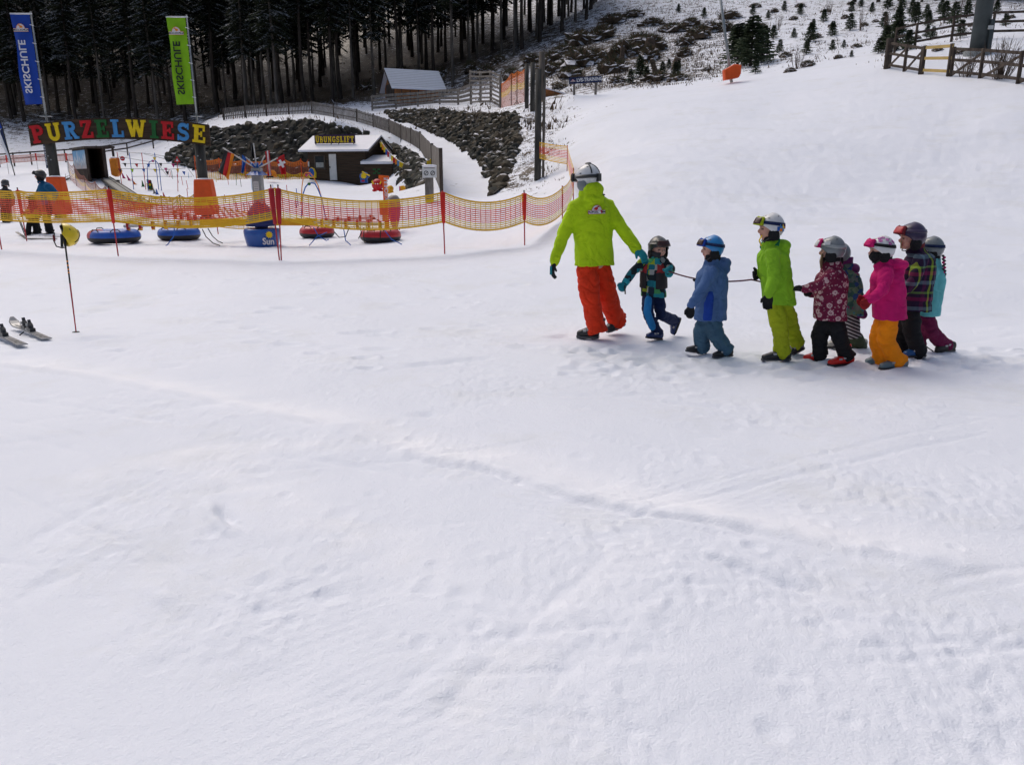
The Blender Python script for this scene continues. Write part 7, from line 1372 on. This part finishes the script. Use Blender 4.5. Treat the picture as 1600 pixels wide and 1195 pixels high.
# skis and poles of the group by the net
for (x0, y0), (x1, y1), lab in (((92, 371), (27, 369), 'dark ski under the tall blue skier, the far one'), ((88, 374), (34, 374), 'dark ski under the tall blue skier, the near one'), ((2, 349), (16, 348.5), 'dark ski under the person at the far left edge')):
    a, b = G(x0, y0, 8, 60), G(x1, y1, 8, 60); d = unit(b - a); sd = unit(d.cross(UP)); L = (b - a).length; mb = MB(); mb.sect([(a + d * L * f_ + UP * (.02 + max(0, f_ - .88) * .7), sd * .045, UP * .01) for f_ in (0, .3, .6, .88, .96, 1)], 8); tag(mb.build('ski', MATS['ski_dark'], org=a), lab, 'ski', 'skis worn by the people at the left')
for (x0, y0), (x1, y1), lab in (((42, 371), (32, 346), 'pole slanting in front of the small child at the left'), ((39, 368), (27, 338), 'pole held out by the small child at the left')):
    a = G(x0, y0, 8, 60); tag(MB().tube([a, P(x1, y1, a.y)], .012, 6).build('ski_pole', MATS['ink'], org=a), lab, 'ski pole')
# ---- yellow helmet hung on the planted pole
hcY = P(101, 368, b0.y + .02); hy = thing('ski_helmet', 'yellow ski helmet hung on top of the planted ski pole', 'helmet', hcY); s = Person.__new__(Person); s.root = hy; s.hr = .115
u_ = unit((.58, .68, .42)); f_ = unit(Vector((-.6, 0, .80)) - u_ * u_.dot(Vector((-.6, 0, .80)))); s.hf, s.hu, s.hc = f_, u_, hcY - u_ * .012; s.hs = unit(f_.cross(u_))
h = s.helmet('shell_yellow', 1.0, root=hy, c=hcY, f=f_, u=u_, gogs=False, vents=True, pads=None, chin=False, back=-.45)
lin = MB(); cc_ = hcY + u_ * .0138; n, m = 30, 8; vs = []
for i in range(m + 1):
    for j in range(n): a_ = 6.283 * j / n; ph = i / m * 1.45; vs.append(cc_ + (s.hs * .97 * math.sin(a_) * math.sin(ph) + f_ * 1.12 * math.cos(a_) * math.sin(ph) + u_ * 1.06 * math.cos(ph)) * .115 * .875)
lin.add(vs, [(i * n + j, i * n + (j + 1) % n, (i + 1) * n + (j + 1) % n, (i + 1) * n + j) for i in range(m) for j in range(n)]); lin.build('lining', Cm('black'), h, True)
MB().tube([P(85, 364, b0.y - .05), P(84, 376, b0.y - .06), P(88, 385, b0.y - .06), P(97, 387.5, b0.y - .04), P(104, 386, b0.y - .02)], .007, 6).build('chin_strap', MATS['ink'], h); MB().tube([P(96, 366, b0.y - .05), P(97, 386, b0.y - .05)], [.013, .014], 8).build('strap', MATS['ink'], h); MB().tube([P(84, 367, b0.y - .05), P(85, 377, b0.y - .055)], .012, 7).build('strap_pad', Cm('dark_red'), h)
for a0 in (-.35, .35):
    st = MB(); st.tube([s.hpt(a0 + math.pi, ph, 1.012) for ph in (0.1, .4, .7, 1.0, 1.3, 1.5)], .006, 5); st.build('stripe', MATS['ink'], h)
